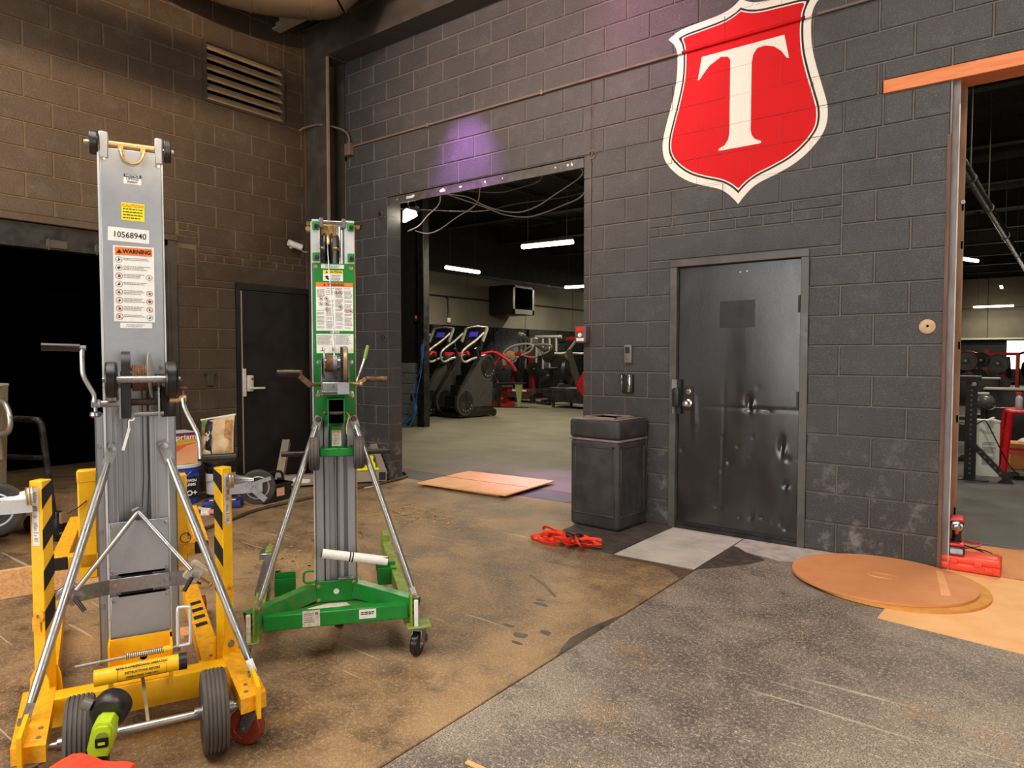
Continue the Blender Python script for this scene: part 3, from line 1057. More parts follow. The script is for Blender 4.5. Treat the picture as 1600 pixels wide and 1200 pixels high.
ob('painted_tube', MB().tube([(3.906, -0.014, ZC), (3.918, -0.014, ZC)], 0.0112, 8).tube([(4.78, -0.014, ZC), (4.80, -0.014, ZC)], 0.0112, 8), M_MBLACK, cd)
ob('junction_box', MB().rbox(-0.05, 0.05, -0.06, 0.0, -0.085, 0.045, 0.006, 2), M_COND, cd)
ob('bent_tube', MB().tube(smooth_pts([(0, -0.03, 0.04), (0, -0.03, 0.12), (-0.03, -0.08, 0.185), (-0.10, -0.19, 0.215), (-0.18, -0.275, 0.225), (-0.28, -0.29, 0.235), (-0.385, -0.33, 0.22), (-0.445, -0.36, 0.19)], 4), 0.011, 8), M_COND, cd)
for x in (1.2, 2.6):
    ob('strap_clip', MB().box(x-0.012, x+0.012, -0.027, 0, ZC-0.02, ZC+0.02), M_COND, cd)
w = thing('wall_wire', 'thin wire dropping down the wall beside the wide opening', 'wire', (-2.55, 0, 3.0))
ob('drop', MB().tube([(0, -0.006, 0.665), (-0.003, -0.006, 0.1), (-0.004, -0.006, 0.02)], 0.004, 6).tube([(-0.012, -0.006, 0.0), (-0.016, -0.006, -0.6), (-0.018, -0.006, -1.38)], 0.0035, 6), M_COND, w)
ob('loop', MB().tube(arc((0, 0.045), 0.034, 0, 345, 20, 'xz', -0.008), 0.004, 6), M_COND, w)

al = thing('alarm_pull_box', 'small grey and red wall alarm box at the edge of the opening', 'alarm', (-2.62, 0, 1.535))
ob('body', MB().rbox(-0.055, 0.055, -0.075, 0.0, -0.07, 0.07, 0.01, 2), PBR('alarm_grey', (98, 78, 74), 0.5), al)
M_RED = PBR('red_plastic', (206, 40, 34), 0.4)
ob('label', MB().box(-0.04, 0.04, -0.078, -0.074, 0.025, 0.06), M_RED, al)
ob('button', MB().lathe([(.018, 0), (.018, .01), (.0, .012)], (0, -0.075, -0.005), (0, -1, 0), 14), M_WHITE, al)
ob('label', MB().box(-0.036, 0.036, -0.078, -0.074, -0.055, -0.03), M_WHITE, al)
ic = thing('door_intercom', 'grey intercom with a round button on the dark wall', 'intercom', (-2.195, 0, 1.37))
M_GREYP = PBR('grey_plastic', (112, 106, 102), 0.4)
ob('body', MB().rbox(-0.034, 0.034, -0.03, 0, -0.075, 0.075, 0.006, 2), M_GREYP, ic)
ob('keypad', MB().rbox(-0.022, 0.02, -0.033, -0.028, 0.005, 0.055, 0.003, 1), M_BLACKM, ic)
ob('button', MB().lathe([(.016, 0), (.016, .004), (0, .005)], (-0.002, -0.03, -0.03), (0, -1, 0), 16), M_CHROME, ic)
cr = thing('card_reader', 'black card reader with silver bar on the wall below the intercom', 'reader', (-2.2, 0, 1.128))
ob('body', MB().rbox(-0.05, 0.05, -0.03, 0, -0.075, 0.075, 0.006, 2), M_BLACKM, cr)
ob('silver_bar', MB().rbox(0.008, 0.036, -0.042, -0.026, -0.07, 0.072, 0.004, 2).rbox(-0.05, -0.042, -0.034, -0.02, -0.07, 0.07, 0.002, 1), M_CHROME, cr)
rp = thing('round_wall_plate', 'tan round cover plate on the wall near the rusty jamb', 'cover plate', (-0.098, 0, 1.539))
ob('plate', MB().lathe([(.046, 0), (.046, .006), (.04, .011), (.012, .012)], (0, 0, 0), (0, -1, 0), 28), PBR('tan_plate', (196, 164, 128), 0.6, 0, (160, 130, 98), 0.5, 40), rp)
ob('hole', MB().lathe([(.008, 0), (.0, .0005)], (0.002, -0.0122, 0.003), (0, -1, 0), 12), M_DARK, rp)
for i, (x, z) in enumerate(((-5.185, 2.875), (-5.14, 1.552))):
    t = thing('wall_anchor', ('upper' if i == 0 else 'lower')+' round pipe stub in the block pier left of the opening', 'anchor', (x, 0, z))
    ob('collar', MB().lathe([(.05, 0), (.046, .008), (.028, .012), (.026, .002)], (0, 0, 0), (0, -1, 0), 20), M_BLOCK, t)
    ob('pin', MB().lathe([(.014, 0), (.014, .018), (.004, .019)], (0, 0, 0), (0, -1, 0), 12), M_STEEL if i else M_BLACKM, t)
t = thing('cable_entry', 'dark cable hole with thin wire under the junction box', 'cable entry', (-5.76, 0, 3.56))
ob('hole', MB().lathe([(.028, 0.0), (.02, .006), (.0, .004)], (0, 0, 0), (0, -1, 0), 14), M_DARK, t)
ob('wire', MB().tube([(0.005, -0.006, -0.03), (0.006, -0.006, -0.9)], 0.004, 6), M_COND, t)
t = thing('outlet_box', 'small dark outlet bracket on the brown wall by the dark door', 'outlet', (XL, -1.44, 1.125))
ob('plate', MB().rbox(0, 0.03, -0.035, 0.035, -0.07, 0.05, 0.004, 1).box(0, 0.035, -0.07, 0.06, 0.05, 0.06), M_LOUVF, t)
sc_ = thing('security_camera', 'white bullet security camera mounted on the brown block wall', 'camera', (XL, -0.46, 2.55))
ob('body', MB().cyl((0.09, -0.11, 0.035), (0.13, 0.03, -0.005), 0.034, n=18), M_WHITE, sc_)
ob('lens', MB().cyl((0.13, 0.03, -0.005), (0.133, 0.045, -0.009), 0.026, n=16), M_BLACKM, sc_)
ob('bracket', MB().tube([(0, -0.02, -0.0), (0.05, -0.03, 0.0), (0.10, -0.045, 0.012)], 0.014, 8), M_WHITE, sc_)
ob('cable', MB().tube(smooth_pts([(0.01, -0.01, 0.0), (0.03, 0.06, 0.01), (0.02, 0.14, -0.03), (0.012, 0.22, -0.02), (0.008, 0.42, -0.02)], 4), 0.005, 6), M_WHITE, sc_)

# galvanised round duct under the deck
M_GALV = PBR('galvanised_duct', (150, 132, 108), 0.38, 0.75, (110, 96, 80), 0.5, 3, coord='World')
dt = thing('round_duct', 'galvanised round duct with an elbow under the roof deck', 'duct', (-5.2, -1.2, 4.78))
DP = smooth_pts([(-0.50, -1.9, 0.19), (-0.44, -1.1, 0.12), (-0.34, -0.62, 0.05), (-0.15, -0.2, 0.0), (0.15, 0.2, 0.0), (0.30, 0.33, 0.04), (0.40, 0.40, 0.2), (0.42, 0.42, 0.5)], 5)
for i in range(0, len(DP)-1, 5):
    seg = DP[i:i+6]
    ob('duct_section', MB().tube(seg, 0.25, 28), M_GALV, dt)
    if i:
        ob('seam_ring', MB().tube([DP[i]-(DP[i+1]-DP[i]).normalized()*0.012, DP[i]+(DP[i+1]-DP[i]).normalized()*0.012], 0.256, 28), M_GALV, dt)
for p in (DP[8], DP[22]):
    ob('hanger', MB().box(p.x-0.012, p.x+0.012, p.y-0.002, p.y+0.002, p.z+0.24, 0.3), M_GALV, dt)
# ---------------------------------------------------------------- lift materials
M_YEL = PBR('lift_yellow', (252, 192, 16), 0.40, 0, (214, 146, 20), 0.35, 22, 0.05, 60)
M_YELW = PBR('worn_lift_yellow', (246, 176, 20), 0.5, 0, (120, 76, 24), 0.5, 34, 0.12, 90)
M_ALU = PBR('brushed_aluminium', (174, 176, 179), 0.45, 0.6, (130, 131, 134), 0.6, 3.5, 0.05, 200, (1, 1, 1))
M_ALU2 = PBR('extruded_aluminium', (172, 172, 173), 0.40, 0.65, (132, 132, 135), 0.5, 8, 0, 60, (1, 1, 0.1))
M_ALUW = PBR('white_aluminium_edge', (226, 226, 224), 0.4, 0.5, (170, 170, 170), 0.5, 8)
M_GALVT = PBR('zinc_tube', (190, 188, 182), 0.34, 0.85, (140, 136, 130), 0.35, 30)
M_ZINC = PBR('zinc_plate', (168, 168, 168), 0.35, 0.85, (110, 106, 100), 0.5, 40)
M_RUBBER = PBR('black_rubber', (40, 37, 35), 0.7, 0, (84, 76, 68), 0.6, 16, 0.1, 80)
M_TYRE = PBR('grey_tyre', (78, 72, 68), 0.75, 0, (104, 96, 88), 0.6, 16, 0.12, 80)
M_BLKP = PBR('black_plastic', (24, 23, 22), 0.35, 0, (58, 54, 50), 0.4, 14)
M_GOLD = PBR('gold_zinc', (206, 170, 112), 0.35, 0.7, (150, 112, 70), 0.6, 30)
M_CABLE = PBR('rusty_cable', (134, 96, 62), 0.6, 0.3, (84, 58, 40), 0.8, 60)
M_RUSTK = PBR('rusty_knob', (104, 78, 58), 0.7, 0.2, (70, 44, 32), 0.7, 60)
M_REDW = PBR('red_wheel', (150, 54, 36), 0.55, 0, (96, 44, 34), 0.7, 30)
M_CAPB = PBR('black_end_cap', (20, 19, 18), 0.5)
M_STK = PBR('white_sticker', (236, 234, 226), 0.5, 0, (206, 200, 190), 0.4, 30)
M_STKW = PBR('worn_white_sticker', (222, 212, 196), 0.6, 0, (168, 146, 120), 0.7, 60)
M_INK = PBR('black_ink', (26, 25, 24), 0.6)
M_GINK = PBR('grey_ink', (132, 130, 126), 0.6)
M_RINK = PBR('red_ink', (164, 44, 46), 0.6)
M_OINK = PBR('orange_band', (240, 120, 36), 0.5)
M_BLUEINK = PBR('blue_band', (44, 56, 98), 0.5)
M_YSTK = PBR('yellow_sticker', (248, 226, 24), 0.5)
M_GRN = PBR('lift_green', (22, 132, 44), 0.38, 0, (20, 84, 34), 0.5, 9, 0.05, 80)
M_GRNL = PBR('worn_light_green', (124, 156, 54), 0.5, 0, (120, 92, 44), 0.7, 22, 0.1, 90)
M_GRNW = PBR('worn_green', (40, 126, 50), 0.45, 0, (116, 110, 60), 0.65, 24, 0.1, 90)
FRONT = (PI/2, 0, 0)


def tyre(mb, c, r, w, axis, grooves=4):
    prof = [(r*0.60, -w/2*0.9), (r*0.80, -w/2), (r*0.95, -w/2*0.93), (r*0.985, -w/2*0.78)]
    k = grooves
    for i in range(k):
        t = -0.62+1.24*i/(k-1)
        for dt, rr in ((-0.07, 1.0), (-0.05, 0.965), (0.05, 0.965), (0.07, 1.0)):
            prof.append((r*rr, (t+dt)*w/2))
    prof += [(r*0.985, w/2*0.78), (r*0.95, w/2*0.93), (r*0.80, w/2), (r*0.60, w/2*0.9)]
    mb.lathe(prof, c, axis, 32)
    return mb


def hub(mb, c, r, w, axis):
    return mb.lathe([(0, -w*0.5), (r*0.3, -w*0.5), (r*0.32, -w*0.32), (r*0.55, -w*0.2), (r*0.9, -w*0.3), (r, -w*0.44), (r, w*0.44), (r*0.9, w*0.3), (r*0.55, w*0.2), (r*0.32, w*0.32), (r*0.3, w*0.5), (0, w*0.5)], c, axis, 28)


def bolt(mb, p, r=0.008, d=(0, -1, 0), h=0.005):
    return mb.lathe([(r*1.3, 0), (r*1.3, h*0.3), (r, h*0.35), (r, h), (r*0.4, h*1.1), (0, h*1.1)], p, d, 10)


def bolts(name, ps, parent, mat=None, r=0.006, d=(0, -1, 0), h=0.004):
    for p in ps:
        ob(name, bolt(MB(), p, r, d, h), mat or M_ZINC, parent)


def plate(name, x0, x1, z0, z1, y, mat, parent, rot=0.0, t=0.0008):
    """flat sticker facing -y"""
    m = MB().box((x0-x1)/2, (x1-x0)/2, -t, 0, (z0-z1)/2, (z1-z0)/2)
    o = ob(name, m, mat, parent, 0, loc=((x0+x1)/2, y, (z0+z1)/2), rot=(0, rot, 0))
    return o


def band(parent, x0, x1, z0, z1, mat, name='band'):
    return ob(name, MB().box(x0, x1, -0.0014, -0.0006, z0, z1), mat, parent, 0)


def fine_print(parent, rows, x0, x1, h, mat=None, seed=1, name='fine_print'):
    rr = random.Random(seed)
    m = MB()
    for z in rows:
        x = x0
        end = x1-rr.uniform(0, 0.25)*(x1-x0)
        while x < end-0.001:
            w = min(rr.uniform(0.8, 3.2)*h*1.1, end-x)
            m.box(x, x+w, -0.0013, -0.0006, z-h/2, z+h/2)
            x += w+h*0.55
    o = ob(name, m, mat or M_GINK, parent, 0)
    o['kind'] = 'stuff'
    return o


def ring_mark(parent, x, z, r, mat=None, slash=True, seed=0):
    m = MB()
    n = 20
    for i in range(n):
        a, b = 2*PI*i/n, 2*PI*(i+1)/n
        m.add([(x+math.cos(t)*q, -0.0013, z+math.sin(t)*q) for t, q in ((a, r), (b, r), (b, r*0.84), (a, r*0.84))], [(0, 1, 2, 3)])
    if slash:
        c = math.cos(PI/4)*r*0.9
        m.add([(x-c-.0006, -.0014, z+c-.0006), (x-c+.0006, -.0014, z+c+.0006), (x+c+.0006, -.0014, z-c+.0006), (x+c-.0006, -.0014, z-c-.0006)], [(0, 1, 2, 3)])
    o = ob('warning_mark', m, mat or M_RINK, parent, 0)
    rr = random.Random(seed)
    g = MB()
    g.add([(x-r*.1, -.0012, z+r*.5), (x+r*.18, -.0012, z+r*.45), (x+r*.1, -.0012, z-r*.5), (x-r*.22, -.0012, z-r*.45)], [(0, 1, 2, 3)])
    g.add([(x-r*.5, -.0012, z-r*.1*rr.uniform(-2, 4)), (x+r*.5, -.0012, z+r*.2*rr.uniform(-2, 2)), (x+r*.45, -.0012, z-r*.15), (x-r*.45, -.0012, z-r*.35)], [(0, 1, 2, 3)])
    ob('pictogram', g, M_INK, parent, 0)


def caution_triangle(parent, x, z, s, mat):
    m = MB().add([(x-s, -0.002, z-s*0.8), (x+s, -0.002, z-s*0.8), (x, -0.002, z+s*0.9)], [(0, 1, 2)])
    return ob('triangle', m, mat, parent, 0)


def caster(parent, loc, rz, r, w, wheel_mat, hub_mat=None, brake=False, name='caster'):
    """swivel caster hanging from a plate at local z=0"""
    c = ob(name, MB().box(-0.042, 0.042, -0.038, 0.038, -0.005, 0.0), M_ZINC, parent, loc=loc, rot=(0, 0, rz))
    hh = loc[2]
    off = r*0.55
    y = MB()
    y.lathe([(0.028, -0.005), (0.03, -0.012), (0.026, -0.022)], (0, 0, 0), (0, 0, 1), 18)
    for s in (-1, 1):
        x0, x1 = sorted((s*(w/2+0.003), s*(w/2+0.007)))
        y.prism([(-0.028, -0.016), (0.03, -0.016), (off+0.016, -hh+r-0.012), (off-0.016, -hh+r-0.012)], x0, x1, 'x')
    y.box(-w/2-0.007, w/2+0.007, -0.028, 0.03, -0.022, -0.014)
    y.cyl((-w/2-0.012, off, r-hh), (w/2+0.012, off, r-hh), 0.006, n=10)
    ob('fork', y, M_ZINC, c)
    wh = ob('wheel', tyre(MB(), (0, off, r-hh-0.0), r, w, (1, 0, 0), 2), wheel_mat, c)
    ob('hub', hub(MB(), (0, off, r-hh), r*0.62, w*1.05, (1, 0, 0)), hub_mat or M_ZINC, c)
    if brake:
        b = MB()
        b.beam((0, -0.02, -0.03), (0, -0.06, -0.075), w*0.9, 0.006).beam((0, -0.058, -0.07), (0.0, -0.068, -0.10), w*0.6, 0.01)
        ob('brake_pedal', b, M_ZINC, c)
        ob('pedal_tip', MB().rbox(-w*0.2, w*0.2, -0.079, -0.066, -0.115, -0.088, 0.003, 1), PBR('faded_red_tip', (190, 110, 92), 0.6), c)
    return c


# ================================================================ yellow lift
A = math.radians(65.6)
yl = thing('material_lift', 'yellow and silver material lift with black striped outrigger posts', 'material lift', (-1.845, -4.003, 0), A, 'material lifts')
# base
ob('base_crossbeam', MB().rbox(-0.31, 0.27, 0.195, 0.275, 0.10, 0.1985, 0.006, 2), M_YEL, yl)
rl = ob('side_rail', MB().prism([(-0.365, -0.095), (-0.276, -0.115), (-0.29, 0.30), (-0.385, 0.30)], 0.148, 0.2, 'z'), M_YELW, yl)
rr_ = ob('side_rail', MB().prism([(0.352, -0.085), (0.268, -0.105), (0.245, 0.31), (0.33, 0.34)], 0.148, 0.2, 'z'), M_YELW, yl)
bolts('bolt', [(-0.34, -0.05, .2), (-0.30, -0.06, .2), (-0.30, 0.0, .2), (-0.34, -0.085, .2)], rl, d=(0, 0, 1))
bolts('bolt', [(0.33, -0.045, .2), (0.29, -0.055, .2), (0.295, 0.0, .2)], rr_, d=(0, 0, 1))
for s, rail, x in ((-1, rl, -0.338), (1, rr_, 0.322)):
    ob('end_tab', MB().box(x-0.006, x+0.006, -0.135, 0.02, 0.135, 0.245), M_YEL, rail)
# axle, wheels, kick bar
ob('axle', MB().cyl((-0.345, 0, 0.135), (0.345, 0, 0.135), 0.0125, n=14), M_GALVT, yl)
for x in (-0.197, 0.193):
    wo = ob('transport_wheel', tyre(MB(), (x, 0, 0.136), 0.136, 0.082, (1, 0, 0), 5), M_TYRE, yl)
    ob('wheel_hub', hub(MB(), (x, 0, 0.136), 0.083, 0.075, (1, 0, 0)), M_ALUW, wo)
    ob('hub_collar', MB().cyl((x-0.062, 0, 0.136), (x+0.062, 0, 0.136), 0.02, n=16), M_ZINC, wo)
ob('kick_bar', MB().beam((-0.026, 0.185, 0.255), (-0.006, 0.0, 0.13), 0.022, 0.010, (1, 0, 0.1)), PBR('worn_olive_bar', (120, 106, 70), 0.5, 0.3), yl)
# manual tube
mt = ob('manual_tube', MB().cyl((-0.165, 0.12, 0.275), (0.09, 0.12, 0.278), 0.027, n=28), M_YEL, yl)
ob('tube_cap', MB().cyl((0.09, 0.12, 0.278), (0.116, 0.12, 0.278), 0.0285, n=28), M_CAPB, mt)
for i, (s, z) in enumerate((('READ & UNDERSTAND OPERATING', 0.299), ('INSTRUCTIONS BEFORE', 0.284), ('OPERATING THIS LIFT.', 0.268))):
    a = (z-0.277)/0.0274
    yy = 0.12-0.0276*math.cos(math.asin(max(-1, min(1, a))))
    text(s, 0.0115, M_INK, mt, (-0.022, yy, z), (PI/2-math.asin(max(-1, min(1, a)))*0.9, 0, 0), 0.0002, 0.86)
fl = MB()
for z in (0.258, 0.3005):
    fl.box(-0.096, 0.052, 0.0965 if z > 0.29 else 0.098, 0.099 if z > 0.29 else 0.1005, z-0.0006, z+0.0006)
for x in (-0.096, 0.052):
    fl.tube([(x, 0.12-0.0275*math.cos(t), 0.277+0.0275*math.sin(t)) for t in (-0.72, -0.4, 0, 0.4, 0.95)], 0.0007, 4)
ob('label_outline', fl, M_INK, mt)
for x in (-0.118, 0.066):
    ob('tube_bracket', MB().box(x-0.006, x+0.006, 0.155, 0.18, 0.185, 0.25).box(x-0.006, x+0.006, 0.12, 0.18, 0.236, 0.25).beam((x, 0.175, 0.24), (x, 0.2, 0.2), 0.012, 0.006), M_YEL, yl)
# mast foot, spring latch
mf = ob('mast_foot', MB().box(-0.13, 0.074, 0.297, 0.303, 0.19, 0.33).box(-0.13, -0.124, 0.25, 0.42, 0.19, 0.325).box(0.068, 0.074, 0.25, 0.42, 0.19, 0.325).box(-0.13, 0.074, 0.20, 0.3, 0.195, 0.203), M_YEL, yl)
ob('foot_hole', MB().lathe([(.013, 0), (0, .0004)], (-0.02, 0.2965, 0.252), (0, -1, 0), 16), M_DARK, mf)
ob('latch_rod', MB().tube([(-0.222, 0.165, 0.308), (0.09, 0.18, 0.311), (0.131, 0.18, 0.313)], 0.005, 8), M_GALVT, yl)
coil = []
for i in range(20*14):
    t = i/14
    coil.append((lerp(-0.075, 0.043, i/(20*14)), 0.172+0.010*math.cos(t*2*PI), 0.311+0.010*math.sin(t*2*PI)))
ob('spring', MB().tube(coil, 0.0019, 5), M_GALVT, yl)
ob('latch_bush', MB().cyl((0.043, 0.175, 0.311), (0.072, 0.177, 0.311), 0.011, n=12).box(0.066, 0.074, 0.17, 0.3, 0.3, 0.325), M_YEL, yl)
ob('latch_handle', MB().tube(smooth_pts([(0.09, 0.178, 0.313), (0.120, 0.178, 0.313), (0.131, 0.178, 0.325), (0.132, 0.178, 0.43), (0.128, 0.178, 0.447), (0.10, 0.178, 0.451), (0.092, 0.178, 0.44), (0.091, 0.178, 0.315)], 4), 0.006, 8), M_ALUW, yl)
# mast
oc = MB()
oc.box(-0.162, -0.125, 0.415, 0.425, 0.2, 1.135).box(-0.162, -0.156, 0.415, 0.52, 0.2, 1.135).box(-0.16, 0.10, 0.51, 0.52, 0.2, 1.135).box(0.075, 0.106, 0.415, 0.425, 0.2, 1.135).box(0.1, 0.106, 0.415, 0.52, 0.2, 1.135)
oc.box(-0.142, -0.137, 0.408, 0.416, 0.2, 1.135)
ob('outer_column', oc, M_ALU2, yl)
bolts('rivet', [(-0.15, 0.413, z) for z in (0.42, 0.70, 1.02)]+[(-0.131, 0.413, 0.975)], yl, M_ZINC, 0.006)
ic_ = MB()
ic_.box(-0.121, -0.089, 0.34, 0.46, 0.3, 1.32).box(0.016, 0.072, 0.34, 0.46, 0.3, 1.32).box(-0.089, 0.016, 0.385, 0.40, 0.3, 1.32)
for x in (-0.070, -0.052, -0.034, -0.010, 0.004):
    ic_.box(x-0.0022, x+0.0022, 0.380, 0.386, 0.3, 1.32)
ic_.box(0.032, 0.036, 0.333, 0.341, 0.3, 1.32).box(-0.108, -0.104, 0.334, 0.341, 0.3, 1.32).box(0.016, 0.022, 0.335, 0.341, 0.3, 1.32).box(-0.094, -0.089, 0.335, 0.341, 0.3, 1.32)
ob('inner_column', ic_, M_ALU2, yl)
ob('edge_rail', MB().box(-0.130, -0.1225, 0.333, 0.46, 0.3, 2.10).box(0.0722, 0.077, 0.333, 0.46, 0.3, 2.10), M_ALUW, yl)
for x in (-0.006, 0.012):
    ob('lift_cable', MB().tube([(x, 0.35, 1.25), (x-0.001, 0.36, 0.9), (x-0.010, 0.362, 0.74)], 0.0016, 5), M_INK, yl)
cp = ob('cover_plate', MB().rbox(-0.1225, 0.0722, 0.329, 0.334, 1.285, 2.095, 0.003, 1).box(-0.1225, 0.0722, 0.334, 0.455, 2.07, 2.09), M_ALU, yl)
bolts('bolt', [(-0.112, 0.329, 2.055), (0.06, 0.329, 2.05), (-0.117+.004, 0.329, 1.316), (0.058, 0.329, 1.315)], cp, M_ZINC, 0.0065)
for z0, z1 in ((0.555, 0.75), (0.315, 0.478)):
    lp = ob('lower_plate', MB().rbox(-0.122, 0.0725, 0.327, 0.3315, z0, z1, 0.003, 1), M_ALU, yl)
    bolts('bolt', [(-0.112, 0.327, z1-0.016), (0.062, 0.327, z1-0.016), (-0.112, 0.327, z0+0.012), (0.062, 0.327, z0+0.012)], lp, M_ZINC, 0.005)
    for z in ((z0-0.004, z0+0.004) if z0 > 0.5 else (z1-0.004, z1+0.004),):
        ob('slot', MB().box(-0.095, 0.058, 0.3262, 0.3275, z[0], z[1]), M_DARK, lp)
ob('clamp_bar', MB().rbox(-0.126, 0.073, 0.318, 0.327, 0.492, 0.545, 0.002, 1).beam((-0.124, 0.322, 0.518), (-0.205, 0.20, 0.545), 0.006, 0.052).beam((0.071, 0.322, 0.518), (0.132, 0.20, 0.55), 0.006, 0.052), M_ZINC, yl)
bolts('bolt', [(-0.108, 0.318, 0.518), (0.058, 0.318, 0.52)], yl, M_ZINC, 0.008)
# head of the mast: roller axle, brackets, end wheels, lifting bail
hb = ob('head_bracket', MB().rbox(-0.124, -0.094, 0.326, 0.40, 2.055, 2.150, 0.004, 1), M_ALU, yl)
ob('head_bracket', MB().rbox(0.052, 0.078, 0.326, 0.40, 2.055, 2.150, 0.004, 1), M_ALU, yl)
ob('head_axle', MB().cyl((-0.17, 0.35, 2.11), (0.115, 0.35, 2.11), 0.0075, n=12).cyl((-0.094, 0.35, 2.112), (0.052, 0.35, 2.112), 0.0125, n=14).cyl((-0.094, 0.385, 2.125), (0.052, 0.385, 2.125), 0.009, n=12), M_GOLD, yl)
for x, w in ((-0.139, 0.028), (0.094, 0.024)):
    hw = ob('head_wheel', tyre(MB(), (x, 0.35, 2.11), 0.040, w, (1, 0, 0), 2), M_BLKP, yl)
    ob('wheel_nut', MB().cyl((x-w/2-0.012, 0.35, 2.11), (x+w/2+0.006, 0.35, 2.11), 0.010, n=8), M_ZINC, hw)
ob('lifting_bail', MB().tube(smooth_pts([(-0.056, 0.335, 2.10), (-0.052, 0.318, 2.075), (-0.042, 0.312, 2.052), (-0.020, 0.31, 2.042), (0.002, 0.312, 2.052), (0.012, 0.318, 2.075), (0.016, 0.335, 2.10)], 5), 0.0075, 8, flat=0.6).box(-0.064, -0.048, 0.324, 0.335, 2.088, 2.106).box(0.006, 0.022, 0.324, 0.335, 2.088, 2.106), M_GOLD, yl)
# stickers
yf = 0.3288
s = plate('notice_sticker', -0.049, 0.007, 1.973, 2.008, yf, M_STK, yl, 0.02)
band(s, -0.028, 0.028, 0.0055, 0.0175, M_BLUEINK)
text('NOTICE', 0.0112, M_STK, s, (0, -0.0018, 0.0118), FRONT, 0.0002, 1.08)
text('LIFTING', 0.0100, M_INK, s, (0, -0.0014, 0.0), FRONT, 0.0001, 1.1)
text('POINT', 0.0100, M_INK, s, (0, -0.0014, -0.0105), FRONT, 0.0001, 1.1)
s = plate('caution_sticker', -0.058, 0.015, 1.842, 1.905, yf, M_YSTK, yl, 0.02)
text('CAUTION!', 0.0145, M_OINK, s, (0, -0.0014, 0.0215), FRONT, 0.0004, 0.98)
fine_print(s, [0.0095, -0.001, -0.0115, -0.022], -0.032, 0.034, 0.0036, M_INK, 3)
s = plate('number_sticker', -0.102, 0.028, 1.765, 1.814, yf, M_STK, yl, 0.035)
text('10568940', 0.029, M_INK, s, (0.003, -0.0014, -0.001), FRONT, 0.0002, 0.92)
s = plate('warning_sticker', -0.088, 0.042, 1.478, 1.750, yf, M_STK, yl, 0.005)
band(s, -0.059, 0.059, 0.103, 0.131, M_OINK)
text('WARNING', 0.0195, M_INK, s, (0.010, -0.0018, 0.1165), FRONT, 0.0008, 0.95)
caution_triangle(s, -0.046, 0.1165, 0.0085, M_INK)
for i in range(8):
    z = 0.0865-i*0.0292
    ring_mark(s, -0.0475, z, 0.0115, M_RINK if i not in (0, 1, 3) else M_GINK, i not in (0, 1, 3, 5), i)
    if i in (2, 4, 5, 6, 7): ring_mark(s, 0.0485, z-0.002, 0.0105, M_RINK if i < 7 else M_GINK, i in (4, 5, 6), i+20)
    n = 2 if i in (0, 3, 7) else 3
    fine_print(s, [z+0.006-0.0055*q for q in range(n)], -0.033, 0.054 if i in (0, 1, 3) else 0.035, 0.0026, M_GINK, 30+i)
s = plate('serial_sticker', -0.070, 0.032, 1.455, 1.474, yf, M_STK, yl, 0.0)
fine_print(s, [0.003, -0.003], -0.032, 0.03, 0.0026, M_GINK, 60)
# winch
wz = 1.255
ob('winch_plate', MB().box(-0.076, -0.070, 0.20, 0.33, 1.136, 1.30).box(-0.103, -0.07, 0.322, 0.33, 1.14, 1.19), M_ZINC, yl)
bolts('bolt', [(-0.092, 0.322, 1.164)], yl, M_ZINC, 0.009)
gd = [(lerp(0.215, 0.32, 0), 1.136), (0.32, 1.136), (0.32, 1.27)]+[(0.2675+0.0525*math.cos(t), 1.31+0.06*math.sin(t)) for t in [PI*i/10 for i in range(11)]]+[(0.215, 1.136)]
ob('winch_guard', MB().prism(gd, -0.068, -0.040, 'x'), M_BLKP, yl)
drum = ob('winch_drum', MB().cyl((-0.040, 0.26, wz+0.02), (0.022, 0.26, wz+0.02), 0.036, n=20), M_BLKP, yl)
for i in range(7):
    x = -0.034+i*0.0080
    ob('cable_turn', MB().tube([(x+0.003*math.sin(2*PI*k/18*0.5), 0.26+0.044*math.cos(2*PI*k/18), wz+0.02+0.044*math.sin(2*PI*k/18)) for k in range(18)], 0.0040, 6, True), M_CABLE, drum)
ob('drum_flange', MB().lathe([(0.0, -0.002), (0.082, -0.002), (0.084, 0), (0.082, 0.002), (0, 0.002)], (0.024, 0.255, wz+0.03), (1, -0.12, 0.06), 36), PBR('bright_zinc', (196, 194, 190), 0.4, 0.4), yl)
ob('winch_plate', MB().box(0.044, 0.05, 0.20, 0.33, 1.136, 1.28).cyl((-0.03, 0.23, 1.148), (0.062, 0.23, 1.148), 0.008, n=12), M_ZINC, yl)
ob('brake_housing', MB().rbox(0.052, 0.102, 0.23, 0.32, 1.135, 1.245, 0.006, 2), M_BLKP, yl)
ob('pinion_shaft', MB().cyl((-0.07, 0.25, 1.19), (0.06, 0.25, 1.19), 0.012, n=12).cyl((0.03, 0.25, 1.25), (0.058, 0.25, 1.25), 0.022, n=8), PBR('dark_rust', (62, 38, 30), 0.6), yl)
ob('front_axle', MB().cyl((-0.082, 0.17, 1.273), (0.075, 0.17, 1.273), 0.0125, n=16).beam((-0.073, 0.17, 1.273), (-0.073, 0.22, 1.25), 0.006, 0.03).beam((0.047, 0.17, 1.273), (0.047, 0.22, 1.25), 0.006, 0.03), M_ZINC, yl)
for x, w in ((-0.096, 0.036), (0.088, 0.040)):
    ww = ob('carry_wheel', tyre(MB(), (x, 0.17, 1.273), 0.062, w, (1, 0, 0), 2), M_BLKP, yl)
    ob('wheel_hub', hub(MB(), (x, 0.17, 1.273), 0.038, w, (1, 0, 0)), M_RUBBER, ww)
    ob('axle_end', MB().cyl((x-w/2-0.008, 0.17, 1.273), (x+w/2+0.008, 0.17, 1.273), 0.009, n=10), M_ZINC, ww)
